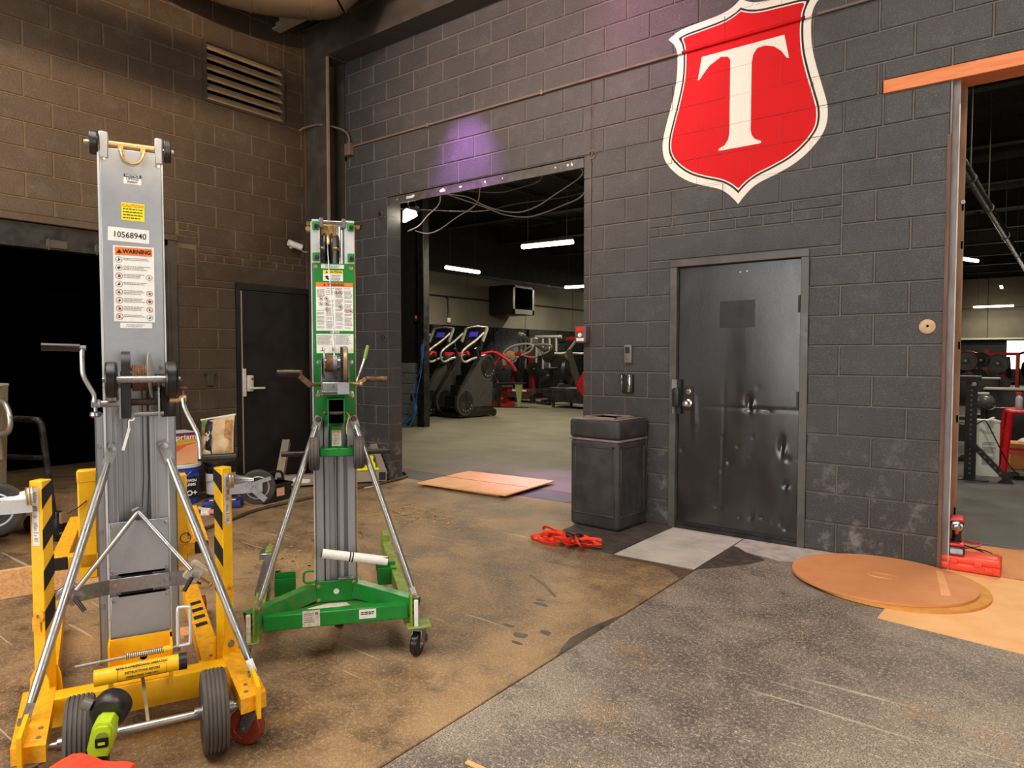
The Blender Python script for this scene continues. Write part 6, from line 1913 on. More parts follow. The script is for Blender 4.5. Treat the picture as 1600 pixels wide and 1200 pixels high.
for i, (x, y, m_, lab, a) in enumerate(((-5.36, -2.06, M_STKW, 'crumpled cream work glove on the floor by the blue tray', 0.4), (-5.10, -1.98, PBR('salmon_palm', (226, 132, 104), 0.7), 'salmon dipped work glove beside the cream glove', 1.0))):
    g = thing('work_glove', lab, 'glove', (x, y, 0), a)
    m = MB()
    m.ball((0, 0, 0.022), 0.05, (1.1, 0.85, 0.45), 14, 8)
    ob('palm', m, m_, g)
    for q, (ln, an) in enumerate(((0.07, -0.45), (0.085, -0.15), (0.085, 0.12), (0.07, 0.4))):
        d = Vector((math.cos(an), math.sin(an), 0))
        p0 = Vector((0.03, -0.03+q*0.02, 0.022))
        ob('finger', MB().tube([p0, p0+d*ln*0.6+Vector((0, 0, 0.008)), p0+d*ln+Vector((0, 0, -0.006))], [0.012, 0.011, 0.007], 8), m_, g)
    ob('thumb', MB().tube([(-0.01, -0.03, 0.022), (0.02, -0.07, 0.024), (0.04, -0.085, 0.014)], [0.013, 0.012, 0.008], 8), m_, g)
    ob('cuff', MB().tube([(-0.03, 0, 0.024), (-0.10, 0.01, 0.026)], [0.036, 0.042], 12, flat=0.5), M_STKW, g)

# platform truck in the dock opening
pt_ = thing('platform_truck', 'platform truck with tread plate deck and black tube handle', 'hand truck', (-5.19, -3.10, 0), math.radians(113.6))
M_TREAD = PBR('tread_plate', (172, 136, 102), 0.5, 0.1, (84, 62, 44), 0.6, 6)
LT, WT = 1.05, 0.56
ob('deck', MB().rbox(-0.02, LT, 0.0, WT, 0.17, 0.205, 0.004, 1), M_TREAD, pt_)
lug = MB()
for i in range(28):
    for j in range(15):
        x, y = 0.06+i*0.035, 0.03+j*0.035
        s = 1 if (i+j) % 2 else -1
        d = Vector((1, s, 0)).normalized()*0.012
        n_ = Vector((-d.y, d.x, 0))*0.3
        c = Vector((x, y, 0.2055))
        lug.add([c-d, c+n_+Vector((0, 0, .002)), c+d, c-n_+Vector((0, 0, .002))], [(0, 1, 2, 3)])
lg_ = ob('tread_lug', lug, PBR('bright_tread', (214, 184, 148), 0.4, 0.2), pt_)
lg_['kind'] = 'stuff'
ob('side_rail', MB().box(-0.02, LT, -0.02, 0.0, 0.13, 0.21).box(-0.02, LT, -0.008, 0.004, 0.05, 0.062), M_TREAD, pt_)
hp = MB()
P = [(-0.02, 0.03, 0.05), (-0.06, 0.03, 0.40), (-0.11, 0.03, 0.83), (-0.115, 0.05, 0.88), (-0.117, 0.09, 0.90), (-0.117, WT-0.09, 0.90), (-0.115, WT-0.05, 0.88), (-0.11, WT-0.03, 0.83), (-0.06, WT-0.03, 0.40), (-0.02, WT-0.03, 0.05)]
M_BLKPAINT = PBR('chipped_black_paint', (30, 30, 32), 0.4, 0.2, (110, 112, 118), 0.35, 14)
ob('handle', MB().tube(smooth_pts(P, 4), 0.021, 12), M_BLKPAINT, pt_)
ob('cross_bar', MB().cyl((-0.085, 0.03, 0.62), (-0.085, WT-0.03, 0.62), 0.018, n=12), M_BLKPAINT, pt_)
for y in (0.0, WT-0.06):
    ob('handle_socket', MB().rbox(-0.045, 0.01, y, y+0.06, 0.0, 0.22, 0.005, 1), M_BLKPAINT, pt_)
for x in (0.18, LT-0.15):
    for y in (0.08, WT-0.08):
        w_ = ob('caster', MB().box(x-0.03, x+0.03, y-0.03, y+0.03, 0.12, 0.17), M_ZINC, pt_)
        ob('wheel', tyre(MB(), (x, y, 0.062), 0.062, 0.035, (0, 1, 0), 2), M_RUBBER, w_)

# tilt truck at the left edge
tt = thing('tilt_truck', 'tan and grey tilt truck with steel tube push handle at left', 'cart', (-5.07, -3.47, 0), math.radians(6))
M_TILT = PBR('tan_tilt_body', (134, 112, 84), 0.5, 0.2, (96, 80, 60), 0.5, 5)
ob('body', MB().prism([(-0.9, 0.35), (-0.05, 0.35), (0.035, 1.155), (-1.05, 1.155)], -0.62, 0.0, 'y'), M_TILT, tt)
ob('corner_rail', MB().beam((-0.055, -0.005, 0.33), (0.035, -0.005, 1.16), 0.05, 0.03, (0, 1, 0)), PBR('tilt_rail', (122, 108, 86), 0.45, 0.3), tt)
ob('rim', MB().rbox(-1.07, 0.05, -0.64, 0.02, 1.15, 1.17, 0.004, 1), PBR('grey_lid', (150, 150, 146), 0.5), tt)
ob('push_handle', MB().tube(smooth_pts([(-0.090, -0.04, 1.045), (0.070, -0.05, 1.05), (0.150, -0.05, 1.04), (0.205, -0.05, 0.98), (0.215, -0.05, 0.90), (0.170, -0.05, 0.85), (0.080, -0.05, 0.835), (0.030, -0.04, 0.80), (0.000, -0.02, 0.66)], 5), 0.017, 10), M_GALVT, tt)
ob('yellow_grip', MB().cyl((-0.2, -0.04, 1.045), (-0.12, -0.04, 1.045), 0.021, n=14), M_YEL, tt)
ob('axle', MB().cyl((-0.45, -0.66, 0.13), (-0.45, 0.04, 0.13), 0.015, n=10).box(-0.5, -0.4, -0.6, -0.02, 0.13, 0.36), M_BLKPAINT, tt)
for y in (-0.66, 0.04):
    ob('wheel', tyre(MB(), (-0.45, y, 0.13), 0.13, 0.05, (0, 1, 0), 2), M_RUBBER, tt)
ob('lower_bar', MB().cyl((-0.15, 0.01, 0.60), (-0.03, 0.01, 0.60), 0.014, n=10), M_TILT, tt)

# red tool trunk and lime drill close to the camera
rc = thing('tool_trunk_box', 'small glossy red plastic trunk cut off by the lower frame edge', 'tool case', (-1.531, -4.31, 0), math.radians(37.4))
b = MB()
b.rbox(-0.11, 0.115, -0.26, 0.02, 0.0, 0.21, 0.025, 3)
ob('trunk', b, M_ORED, rc)
lidp = [(-0.118, 0.202), (0.122, 0.202), (0.122, 0.232), (0.112, 0.253), (0.09, 0.259), (0.05, 0.258), (0.025, 0.261), (-0.005, 0.275), (-0.03, 0.281), (-0.055, 0.279), (-0.085, 0.263), (-0.118, 0.242)]
ob('trunk_lid', MB().prism(lidp, -0.27, 0.025, 'y'), M_ORED, rc)
ob('lid_latch', MB().rbox(-0.03, 0.03, 0.02, 0.036, 0.13, 0.185, 0.005, 2), M_BLKP, rc)
dl_ = thing('drill', 'black and lime green drill standing on its battery behind the red trunk', 'power tool', (-1.700, -4.205, 0.066), math.radians(56))
ob('ring_hood', MB().lathe([(0.0, -0.01), (0.043, -0.01), (0.052, 0.0), (0.055, 0.02), (0.052, 0.05), (0.03, 0.07), (0, 0.07)], (0.004, 0.045, 0.215), (0.15, 1, 0.1), 28), M_BLKP, dl_)
bt = ob('lime_shell', MB().prism([(-0.028, 0.128), (0.018, 0.124), (0.028, 0.145), (0.036, 0.205), (0.026, 0.222), (-0.006, 0.225), (-0.020, 0.214), (-0.035, 0.150)], -0.03, 0.04, 'y'), M_LIME, dl_)
ob('shell_face', MB().prism([(-0.020, 0.134), (0.014, 0.131), (0.022, 0.147), (0.028, 0.202), (0.020, 0.214), (-0.004, 0.216), (-0.014, 0.208), (-0.026, 0.152)], -0.038, -0.03, 'y'), M_LIME, bt)
ob('recess', MB().rbox(-0.011, 0.023, -0.0405, -0.037, 0.156, 0.186, 0.005, 2), M_BLKP, bt)
ob('recess_arch', MB().prism([(-0.010, 0.184), (0.022, 0.184), (0.020, 0.194), (0.012, 0.200), (0.0, 0.200), (-0.008, 0.194)], -0.0405, -0.037, 'y'), PBR('olive_lime', (132, 146, 40), 0.5), bt)
ob('recess_mark', MB().box(-0.004, 0.014, -0.0415, -0.04, 0.164, 0.172), M_LIME, bt)
ob('grip', MB().rbox(-0.030, 0.012, -0.02, 0.03, 0.055, 0.130, 0.008, 2), M_BLKP, dl_)
ob('battery', MB().rbox(-0.045, 0.03, -0.05, 0.06, -0.066, 0.062, 0.008, 2), M_BLKP, dl_)
ob('battery_trim', MB().rbox(-0.046, 0.0, -0.052, -0.045, 0.056, 0.085, 0.003, 1), M_LIME, dl_)
ob('side_stub', MB().cyl((-0.064, 0.05, 0.255), (-0.04, 0.05, 0.243), 0.017, n=14), M_GREYP, dl_)

# work light and loose wiring in the opening
M_LAMP = EMIT('work_light_glow', (255, 248, 224), 16)
wl = thing('work_light', 'bright clamp work light hanging under the opening lintel', 'lamp', (-4.965, 0.25, 2.875))
ob('housing', MB().rbox(-0.09, 0.09, -0.03, 0.05, 0.035, 0.085, 0.012, 2), M_BLKP, wl)
ob('lamp_face', MB().prism([(-0.095, -0.065), (-0.09, 0.05), (-0.04, 0.075), (0.075, 0.035), (0.095, -0.015), (0.05, -0.03)], -0.045, -0.01, 'y'), M_LAMP, wl)
ob('hook', MB().tube(smooth_pts([(-0.03, 0.0, 0.08), (-0.05, -0.01, 0.12), (-0.02, -0.02, 0.155), (0.05, -0.02, 0.15), (0.075, 0.0, 0.09), (0.06, 0.01, 0.05)], 4), 0.007, 6), M_BLKP, wl)
M_WIRE = PBR('grey_wire', (150, 142, 134), 0.5)
M_WIRED = PBR('dark_wire', (92, 84, 78), 0.5)
WIRES = [('short grey wire drooping past the work light', .35, [(-5.13, 2.74), (-4.96, 2.78), (-4.83, 2.87), (-4.66, 2.97), (-4.49, 3.03)], M_WIRE, .007),
         ('long slack grey wire looping beneath the left end of the lintel', .5, [(-5.17, 2.77), (-4.98, 2.72), (-4.8, 2.74), (-4.55, 2.84), (-4.26, 2.95), (-3.95, 3.045)], M_WIRE, .006),
         ('upper drooping wire crossing the right half of the opening', .45, [(-4.58, 3.05), (-4.36, 3.03), (-4.14, 2.92), (-3.91, 2.83), (-3.66, 2.78), (-3.44, 2.81), (-3.24, 2.89), (-2.94, 3.02), (-2.8, 3.03)], M_WIRE, .006),
         ('lowest drooping wire hanging across the middle of the opening', .6, [(-4.47, 3.04), (-4.23, 2.93), (-3.97, 2.82), (-3.69, 2.76), (-3.5, 2.77), (-3.23, 2.82), (-3.01, 2.89), (-2.67, 3.0)], M_WIRE, .006),
         ('taut straight wire strung across the whole opening', .9, [(-5.18, 2.97), (-4.6, 2.98), (-4.07, 2.99), (-3.19, 2.99), (-2.6, 2.99)], M_WIRED, .005),
         ('short dark wire sagging just under the lintel middle', .4, [(-4.29, 3.04), (-3.91, 3.0), (-3.65, 3.0), (-3.39, 3.03), (-3.2, 3.04)], M_WIRED, .006)]
for lab, y, pts, m_, r in WIRES:
    n = len(pts)
    tag(ob('loose_wire', MB().tube(smooth_pts([(a, (0.196 if i in (0, n-1) and b_ > 2.9 else y), b_) for i, (a, b_) in enumerate(pts)], 5), r, 6), m_), lab, 'wire', 'loose wires under the opening lintel')
# ================================================================ gym beyond the openings
M_TUBE_ON = EMIT('lit_tube', (255, 240, 206), 14)
M_FIX = PBR('fixture_grey', (90, 88, 84), 0.5)


def tube_light(label, c, ang, ln=1.2, power=70, hang=True):
    t = thing('tube_light', label, 'ceiling light', c, ang, 'gym tube lights')
    ob('diffuser', MB().rbox(-ln/2, ln/2, -0.045, 0.045, -0.05, 0.03, 0.02, 3), M_TUBE_ON, t)
    ob('housing', MB().box(-ln/2, ln/2, -0.04, 0.04, 0.03, 0.06), M_FIX, t)
    if hang:
        for x in (-ln*0.38, ln*0.38):
            ob('hanger', MB().cyl((x, 0, 0.06), (x, 0, 5.598-c[2]), 0.006, n=6), M_FIX, t)
    if power:
        l = area('tube_lamp', (c[0], c[1], c[2]-0.08), (c[0], c[1], 0), ln, 0.1, power, (1.0, 0.90, 0.70))
        l.rotation_euler = (0, 0, ang)
    return t


tube_light('nearest gym tube light, right of centre in the wide opening', (-7.4, 6.37, 3.6), math.radians(5), 1.18, 115)
tube_light('gym tube light parallel to the grey wall, left half of the wide opening', (-11.45, 8.4, 3.6), PI/2, 1.3, 100)
tube_light('gym tube light half hidden at the right edge of the wide opening', (-11.492, 14.301, 3.646), math.radians(5), 1.2, 120)
tube_light('far gym tube light above the ledge in the right opening', (-1.15, 32.9, 3.6), math.radians(0), 1.5, 45)
tube_light('bright short gym light upper left in the right opening', (-1.08, 17.9, 4.03), math.radians(70), 0.9, 60)
tube_light('round looking small gym light at the middle of the right opening', (-0.8, 31.0, 4.30), PI/2, 0.9, 60)
tube_light('unlit looking long strip light running away in the right opening', (0.2, 22.0, 4.4), PI/2, 3.2, 25)
# further fixtures of the same rows, out of sight
for c in ((-6.5, 2.6, 4.6), (-4.0, 10.0, 4.6), (0.6, 2.6, 4.8), (0.8, 6.0, 4.8), (-10.5, 20.0, 4.6)):
    l = area('tube_lamp', c, (c[0], c[1], 0), 1.2, 0.1, 105, (1.0, 0.90, 0.70))

# silver pipe under the gym roof
dp = thing('roof_pipe', 'long silver pipe sloping away under the gym roof at right', 'pipe', (-0.32, 3.93, 3.6))
M_PIPE = PBR('silver_pipe', (128, 124, 120), 0.3, 0.85)
d = Vector((0.476, 12.47, 0))
ob('pipe', MB().cyl(-d*0.25, d*1.2, 0.062, n=20), M_PIPE, dp)
for t in (0.12, 0.3, 0.55, 0.8):
    ob('coupling', MB().cyl(d*t, d*(t+0.008), 0.072, n=20), M_PIPE, dp)
    ob('hanger', MB().cyl(d*t, d*t+Vector((0, 0, 1.9)), 0.008, n=6), M_FIX, dp)

t = thing('wall_heater', 'dark unit with grey framed face hanging on the gym wall', 'heater', (-13.55, 12.75, 3.14))
ob('cabinet', MB().rbox(-0.1, 0.85, -0.6, 0.58, -0.46, 0.46, 0.02, 2), M_BLACKM, t)
fm = MB()
fm.box(0.85, 0.87, -0.58, 0.56, 0.38, 0.45).box(0.85, 0.87, -0.58, 0.56, -0.45, -0.3).box(0.85, 0.87, -0.58, -0.48, -0.45, 0.45).box(0.85, 0.87, 0.46, 0.56, -0.45, 0.45)
ob('face_frame', fm, M_GREYP, t)
ob('outlet', MB().box(0.86, 0.865, -0.48, 0.46, -0.3, 0.38), M_DARK, t)
t = thing('power_cable', 'black hanging cable with plug on the grey gym wall', 'cord', (-13.62, 10.2, 3.1))
ob('cord', MB().tube(smooth_pts([(0, -0.08, 0.02), (0, -0.02, 0.0), (0, 0, -0.1), (0, 0.01, -0.4), (0, 0, -0.6)], 4), 0.035, 6), M_BLKP, t)
ob('plug', MB().rbox(-0.04, 0.04, -0.06, 0.06, -0.75, -0.6, 0.02, 1), M_STK, t)
tag(ob('wall_conduit', MB().cyl((-13.64, 6, 3.14), (-13.64, 30, 3.14), 0.02, n=8), M_BLKP), 'thin dark conduit along the grey gym wall', 'conduit')
t = thing('wall_alarm', 'small red alarm on the black partition behind the opening', 'alarm', (-9.02, 4.36, 2.08))
ob('body', MB().rbox(-0.05, 0.05, -0.06, 0.0, -0.06, 0.06, 0.02, 2), M_RED, t)
ob('lens', MB().lathe([(0.03, 0), (0.02, 0.015), (0, 0.018)], (0, -0.06, 0.01), (0, -1, 0), 14), PBR('pale_lens', (230, 190, 170), 0.3), t)
# blue webbing hung on the black post
bw = thing('blue_webbing', 'blue straps hanging down the black post in the opening', 'strap', (-8.86, 4.18, 0))
M_BLUEW = PBR('blue_webbing', (62, 118, 196), 0.6, 0, (40, 80, 150), 0.5, 20)
for pts in ([(0.12, 0.0, 1.62), (0.11, -0.02, 1.3), (0.07, -0.03, 1.0), (-0.05, -0.03, 0.95), (-0.12, -0.04, 0.7), (-0.04, -0.03, 0.45), (-0.10, -0.06, 0.2), (-0.30, -0.12, 0.02)],
            [(0.13, 0.0, 1.62), (0.12, -0.02, 1.1), (0.05, -0.03, 0.8), (-0.02, -0.03, 0.5), (-0.03, -0.05, 0.25), (-0.12, -0.1, 0.02)],
            [(0.10, -0.02, 1.05), (0.0, -0.04, 0.95), (-0.06, -0.04, 0.6), (-0.18, -0.08, 0.2), (-0.36, -0.14, 0.03)]):
    ob('strand', ribbon(MB(), pts, 0.055, 0.006, (0.2, 0.6)), M_BLUEW, bw)
ob('buckle', MB().rbox(-0.13, -0.07, -0.08, -0.05, 0.5, 0.62, 0.01, 1), M_BLKP, bw)
ob('hook', MB().box(0.09, 0.16, -0.02, 0.02, 1.60, 1.66), M_BLACKM, bw)

M_MACH = PBR('machine_black', (26, 25, 24), 0.4, 0.0, (70, 66, 62), 0.4, 4)
M_MGREY = PBR('machine_grey', (66, 63, 60), 0.4, 0.1, (66, 62, 60), 0.4, 4)
M_GRIP = PBR('pale_grip', (172, 166, 154), 0.4, 0.2)
M_SCREEN = EMIT('blue_screen', (70, 70, 190), 0.35)
M_MRED_ = PBR('machine_red', (176, 20, 24), 0.35, 0, (140, 16, 20), 0.4, 6)
M_PAD = PBR('black_pad', (16, 15, 15), 0.6)


def hull(c0, r0, c1, r1, n=14):
    """outline of the belt around two circles"""
    c0, c1 = Vector(c0), Vector(c1)
    d = c1-c0
    a = math.atan2(d.y, d.x)
    b = math.acos(max(-1, min(1, (r0-r1)/d.length)))
    pts = []
    for i in range(n+1):
        t = a+b+(2*PI-2*b)*i/n
        pts.append((c0.x+r0*math.cos(t), c0.y+r0*math.sin(t)))
    for i in range(n+1):
        t = a-b+(2*b)*i/n
        pts.append((c1.x+r1*math.cos(t), c1.y+r1*math.sin(t)))
    return pts


def stair_climber(label, loc, rz):
    s = thing('stair_climber', label, 'exercise machine', loc, rz, 'stair climbers')
    for x in (-0.02, 0.80):
        p = ob('side_panel', MB().prism([(0.12, 0.10), (1.38, 0.14), (1.42, 0.45), (1.32, 1.15), (1.0, 1.45), (0.80, 1.42), (0.05, 0.62), (0.0, 0.3)], x, x+0.05, 'x'), M_MACH, s)
        e = x+0.05 if x > 0 else x-0.012
        ob('band', MB().prism(hull((0.28, 0.36), 0.30, (1.12, 1.18), 0.30), x-0.03, x+0.08, 'x'), M_MGREY, p)
        for cy, cz, r in ((0.30, 0.38, 0.25), (1.13, 1.18, 0.25)):
            ob('disc', MB().cyl((x-0.04, cy, cz), (x+0.095, cy, cz), r, n=28), M_MACH, p)
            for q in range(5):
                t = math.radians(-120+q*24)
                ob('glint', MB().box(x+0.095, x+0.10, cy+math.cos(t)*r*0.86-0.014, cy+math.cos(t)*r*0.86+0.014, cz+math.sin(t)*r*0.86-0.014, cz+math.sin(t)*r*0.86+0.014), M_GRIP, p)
        ob('panel_face', MB().prism([(0.62, 0.25), (1.30, 0.25), (1.32, 0.82), (1.1, 0.82), (0.62, 0.36)], x-0.012, x+0.065, 'x'), M_MGREY, p)
        ob('face_groove', MB().beam((x+0.068, 0.60, 0.42), (x+0.068, 1.20, 0.86), 0.03, 0.01, (1, 0, 0)), M_MACH, p)
    for i in range(5):
        ob('step', MB().box(0.03, 0.80, 0.10+i*0.2, 0.34+i*0.2, 0.22+i*0.24, 0.26+i*0.24).box(0.03, 0.80, 0.32+i*0.2, 0.34+i*0.2, 0.26+i*0.24, 0.46+i*0.24), M_MACH, s)
    ob('belly', MB().prism([(0.3, 0.05), (1.35, 0.05), (1.35, 1.1)], 0.05, 0.78, 'x'), M_PAD, s)
    ob('base', MB().box(-0.03, 0.86, 0.1, 1.42, 0.03, 0.12), M_PAD, s)
    for x in (0.0, 0.83):
        ob('roller', MB().cyl((x-0.03, 1.40, 0.09), (x+0.03, 1.40, 0.09), 0.09, n=18), M_PAD, s)
        ob('column', MB().beam((x, 1.0, 0.95), (x, 0.72, 1.62), 0.06, 0.08, (0, 1, 0)), M_MACH, s)
        ob('hand_rail', MB().tube(smooth_pts([(x, 1.02, 1.98), (x, 0.72, 1.80), (x, 0.35, 1.62), (x, 0.20, 1.50), (x, 0.22, 1.34), (x, 0.36, 1.30), (x, 0.55, 1.36), (x, 0.75, 1.40)], 4), 0.028, 8), M_GRIP, s)
        ob('upper_arm', MB().beam((x, 0.98, 1.78), (x, 1.16, 2.10), 0.05, 0.07, (0, 1, 0)), M_GRIP, s)
    c = ob('console', MB().prism([(0.92, 1.60), (1.06, 1.56), (1.22, 2.06), (1.16, 2.12)], 0.10, 0.72, 'x'), M_MACH, s)
    ob('screen', MB().add([(0.24, 1.02, 1.90), (0.58, 1.02, 1.90), (0.58, 1.075, 2.02), (0.24, 1.075, 2.02)], [(0, 1, 2, 3)]), M_SCREEN, c)
    ob('keypad', MB().add([(0.20, 0.955, 1.70), (0.62, 0.955, 1.70), (0.62, 1.005, 1.82), (0.20, 1.005, 1.82)], [(0, 1, 2, 3)]), M_MGREY, c)
    ob('top_bar', MB().tube([(0.0, 1.17, 2.10), (0.42, 1.19, 2.14), (0.83, 1.17, 2.10)], 0.03, 8), M_GRIP, s)
    ob('center_post', MB().beam((0.41, 1.05, 1.2), (0.41, 1.02, 1.7), 0.18, 0.1, (0, 1, 0)), M_MACH, s)
    return s


A_ST = math.radians(-8)
sc1 = stair_climber('right of two black stair climbers, its side panel fully in view', (-10.10, 5.95, 0), A_ST)
sc1.scale = (0.86, 0.78, 0.94)
sc2 = dup(sc1, None, (-10.98, 5.80, 0), (0, 0, A_ST), 'left stair climber, half hidden behind the black post and its twin')


def red_machine(label, loc, rz, var=0):
    s = thing('strength_machine', label, 'exercise machine', loc, rz, 'red strength machines')
    for x in (-0.45, 0.45):
        ob('upright', MB().beam((x, 0.3, 0.06), (x*0.9, 0.15, 1.45+0.15*var), 0.09, 0.09, (1, 0, 0)), M_MRED_, s)
        ob('foot', MB().box(x-0.05, x+0.05, -0.7, 0.6, 0, 0.08), M_MRED_, s)
        ob('lever', MB().tube(smooth_pts([(x*0.9, 0.15, 1.4), (x*1.1, -0.15, 1.45), (x*1.2, -0.5, 1.25), (x*1.1, -0.72, 0.95)], 4), 0.04, 8), M_MRED_, s)
        ob('grip', MB().cyl((x*1.1, -0.72, 0.95), (x*0.8, -0.75, 0.92), 0.028, n=10), M_PAD, s)
        wt = ob('weight_plate', MB().lathe([(0.05, 0), (0.22, 0), (0.225, 0.02), (0.2, 0.03), (0.05, 0.035)], (x*1.25, 0.2, 0.95+0.2*var), (1 if x > 0 else -1, 0, 0), 26), M_PAD, s)
        ob('weight_pin', MB().cyl((x, 0.2, 0.95+0.2*var), (x*1.5, 0.2, 0.95+0.2*var), 0.025, n=10), M_GRIP, s)
    ob('cross_member', MB().box(-0.45, 0.45, 0.1, 0.2, 1.36+0.15*var, 1.46+0.15*var), M_MRED_, s)
    ob('cross_member', MB().box(-0.45, 0.45, 0.4, 0.48, 0.0, 0.08), M_MRED_, s)
    ob('spine', MB().beam((0, -0.5, 0.1), (0, 0.2, 1.35), 0.09, 0.09, (1, 0, 0)), M_MRED_, s)
    ob('seat', MB().rbox(-0.2, 0.2, -0.65, -0.2, 0.46, 0.54, 0.03, 2), M_PAD, s)
    ob('backrest', MB().rbox(-0.17, 0.17, -0.045, 0.045, -0.36, 0.36, 0.03, 2, Matrix.Translation((0, -0.07, 0.98)) @ Euler((math.radians(-18), 0, 0)).to_matrix().to_4x4()), M_PAD, s)
    ob('post', MB().box(-0.05, 0.05, -0.5, -0.38, 0, 0.46), M_MRED_, s)
    return s


rm0 = red_machine('red plate loaded machine farthest left, seen between the stair climbers', (-12.49, 9.02, 0), 0.7)
for x, y, rz, lab in (
    (-11.43, 9.45, 2.2, 'red plate loaded machine right behind the stair climber console'),
    (-12.69, 12.52, -0.5, 'red plate loaded machine right behind the treadmill console'),
    (-1.25, 17.6, 1.9, 'red plate loaded machine at the left edge of the right opening'), (-0.35, 21.5, 2.9, 'farthest red machine under the window in the right opening')):
    dup(rm0, None, (x, y, 0), (0, 0, rz), lab)

# grey manual treadmill with green foot bench
tm = thing('treadmill', 'grey curved treadmill with looped handles behind the stair climbers', 'exercise machine', (-11.55, 11.3, 0), math.radians(-4))
ob('deck', MB().prism([(-0.95, 0.38), (-0.5, 0.30), (0.2, 0.30), (0.75, 0.42), (0.75, 0.30), (0.55, 0.14), (-0.7, 0.14), (-0.95, 0.26)], -0.45, 0.45, 'y'), M_MGREY, tm)
ob('side_band', MB().box(-0.3, 0.55, -0.462, -0.45, 0.31, 0.39), M_MRED_, tm)
for x in (-0.12, 0.22):
    ob('band_mark', MB().box(x, x+0.2, -0.466, -0.461, 0.325, 0.375), M_STK, tm)
for x, y in ((-0.8, -0.4), (-0.8, 0.4), (0.6, -0.4), (0.6, 0.4)):
    ob('foot', MB().box(x-0.06, x+0.06, y-0.05, y+0.05, 0, 0.2), M_MACH, tm)
ob('tread_face', MB().box(-0.9, 0.7, -0.36, 0.36, 0.33, 0.36), M_PAD, tm)
for y in (-0.42, 0.42):
    ob('stanchion', MB().beam((0.12, y, 0.36), (0.2, y, 1.36), 0.1, 0.1, (1, 0, 0)), M_MACH, tm)
    ob('handle_loop', MB().tube(smooth_pts([(0.2, y, 1.36), (0.55, y, 1.5), (0.62, y, 1.66), (0.3, y, 1.70), (-0.2, y, 1.62), (-0.5, y, 1.42), (-0.2, y, 1.32), (0.2, y, 1.32)], 4), 0.03, 8), M_GRIP, tm)
ob('cross_handle', MB().tube([(0.6, -0.42, 1.66), (0.62, 0, 1.68), (0.6, 0.42, 1.66)], 0.03, 8), M_GRIP, tm)
ob('display', MB().rbox(0.3, 0.36, -0.16, 0.16, 1.62, 1.88, 0.02, 1, Matrix.Identity(4)), M_GRIP, tm)
tb_ = thing('step_stand', 'thin black stand with pale green legs on the gym floor', 'stand', (-10.45, 9.25, 0), math.radians(20))
ob('top', MB().box(-0.42, 0.30, -0.2, 0.2, 0.62, 0.645), M_MACH, tb_)
M_PGRN = PBR('pale_green', (136, 156, 100), 0.5)
for x in (-0.36, 0.2):
    ob('leg', MB().prism([(x-0.10, 0.62), (x+0.10, 0.62), (x+0.05, 0.03), (x-0.02, 0.03)], -0.18, -0.15, 'y'), M_PGRN if x > 0 else M_MACH, tb_)
ob('floor_bar', MB().box(-0.5, 0.45, -0.19, -0.12, 0, 0.03), M_MACH, tb_)
# black slatted treadmill with angled arms
bt_ = thing('treadmill', 'large black treadmill with angled arms and red nose by the pier', 'exercise machine', (-8.95, 10.2, 0), math.radians(-6))
ob('deck', MB().prism([(-0.95, 0.46), (0.6, 0.5), (0.95, 0.46), (0.95, 0.12), (-0.6, 0.18), (-0.9, 0.34)], -0.5, 0.45, 'y'), M_MACH, bt_)
ob('belt', MB().box(-0.85, 0.7, -0.36, 0.32, 0.46, 0.51), M_PAD, bt_)
ob('red_nose', MB().prism([(0.28, 0.62), (0.48, 0.95), (0.98, 0.85), (0.98, 0.18), (0.6, 0.2), (0.40, 0.45)], -0.56, -0.44, 'y'), M_MRED_, bt_)
for x in (-0.6, 0.62):
    ob('foot', MB().cyl((x, -0.4, 0), (x, -0.4, 0.2), 0.04, n=10), M_MACH, bt_)
    ob('foot', MB().cyl((x, 0.35, 0), (x, 0.35, 0.2), 0.04, n=10), M_MACH, bt_)
for y in (-0.46, 0.40):
    ob('stanchion', MB().beam((0.35, y, 0.45), (-0.05, y, 1.5), 0.1, 0.12, (1, 0, 0)), M_MGREY, bt_)
    ob('arm', MB().tube(smooth_pts([(-0.5, y, 1.42), (-0.2, y, 1.42), (-0.05, y, 1.5), (0.3, y, 1.85), (0.6, y, 2.08)], 4), 0.032, 8), M_GRIP, bt_)
ob('cross_arm', MB().tube([(-0.5, -0.46, 1.42), (-0.5, 0.40, 1.42)], 0.03, 8), M_GRIP, bt_)
# fan bike
fbk = thing('fan_bike', 'black fan bike with round cage fan before the tilted levers', 'exercise machine', (-10.09, 11.36, 0), math.radians(70))
ob('fan_cage', MB().lathe([(0.06, -0.1), (0.34, -0.1), (0.4, -0.05), (0.4, 0.05), (0.34, 0.1), (0.06, 0.1)], (0, 0, 0.95), (0.5, -0.87, 0), 28), M_MACH, fbk)
ob('fan_hub', MB().lathe([(0.2, 0.1), (0.2, 0.14), (0.1, 0.16), (0, 0.16)], (0, 0, 0.95), (0.5, -0.87, 0), 24), M_MGREY, fbk)
ob('base_bar', MB().box(-0.9, 0.6, -0.05, 0.05, 0.05, 0.14).box(-0.9, -0.8, -0.3, 0.3, 0, 0.08).box(0.5, 0.6, -0.3, 0.3, 0, 0.08), M_MACH, fbk)
ob('fork', MB().beam((0, 0.0, 0.1), (0, 0, 0.9), 0.1, 0.06, (1, 0, 0)), M_MACH, fbk)
ob('seat_post', MB().beam((-0.55, 0, 0.1), (-0.6, 0, 0.95), 0.06, 0.06, (1, 0, 0)), M_MACH, fbk)
ob('saddle', MB().rbox(-0.75, -0.45, -0.12, 0.12, 0.95, 1.03, 0.03, 2), M_PAD, fbk)
ob('green_link', MB().beam((-0.35, -0.2, 1.45), (0.1, -0.2, 1.0), 0.04, 0.09, (0, 1, 0)), M_PGRN, fbk)
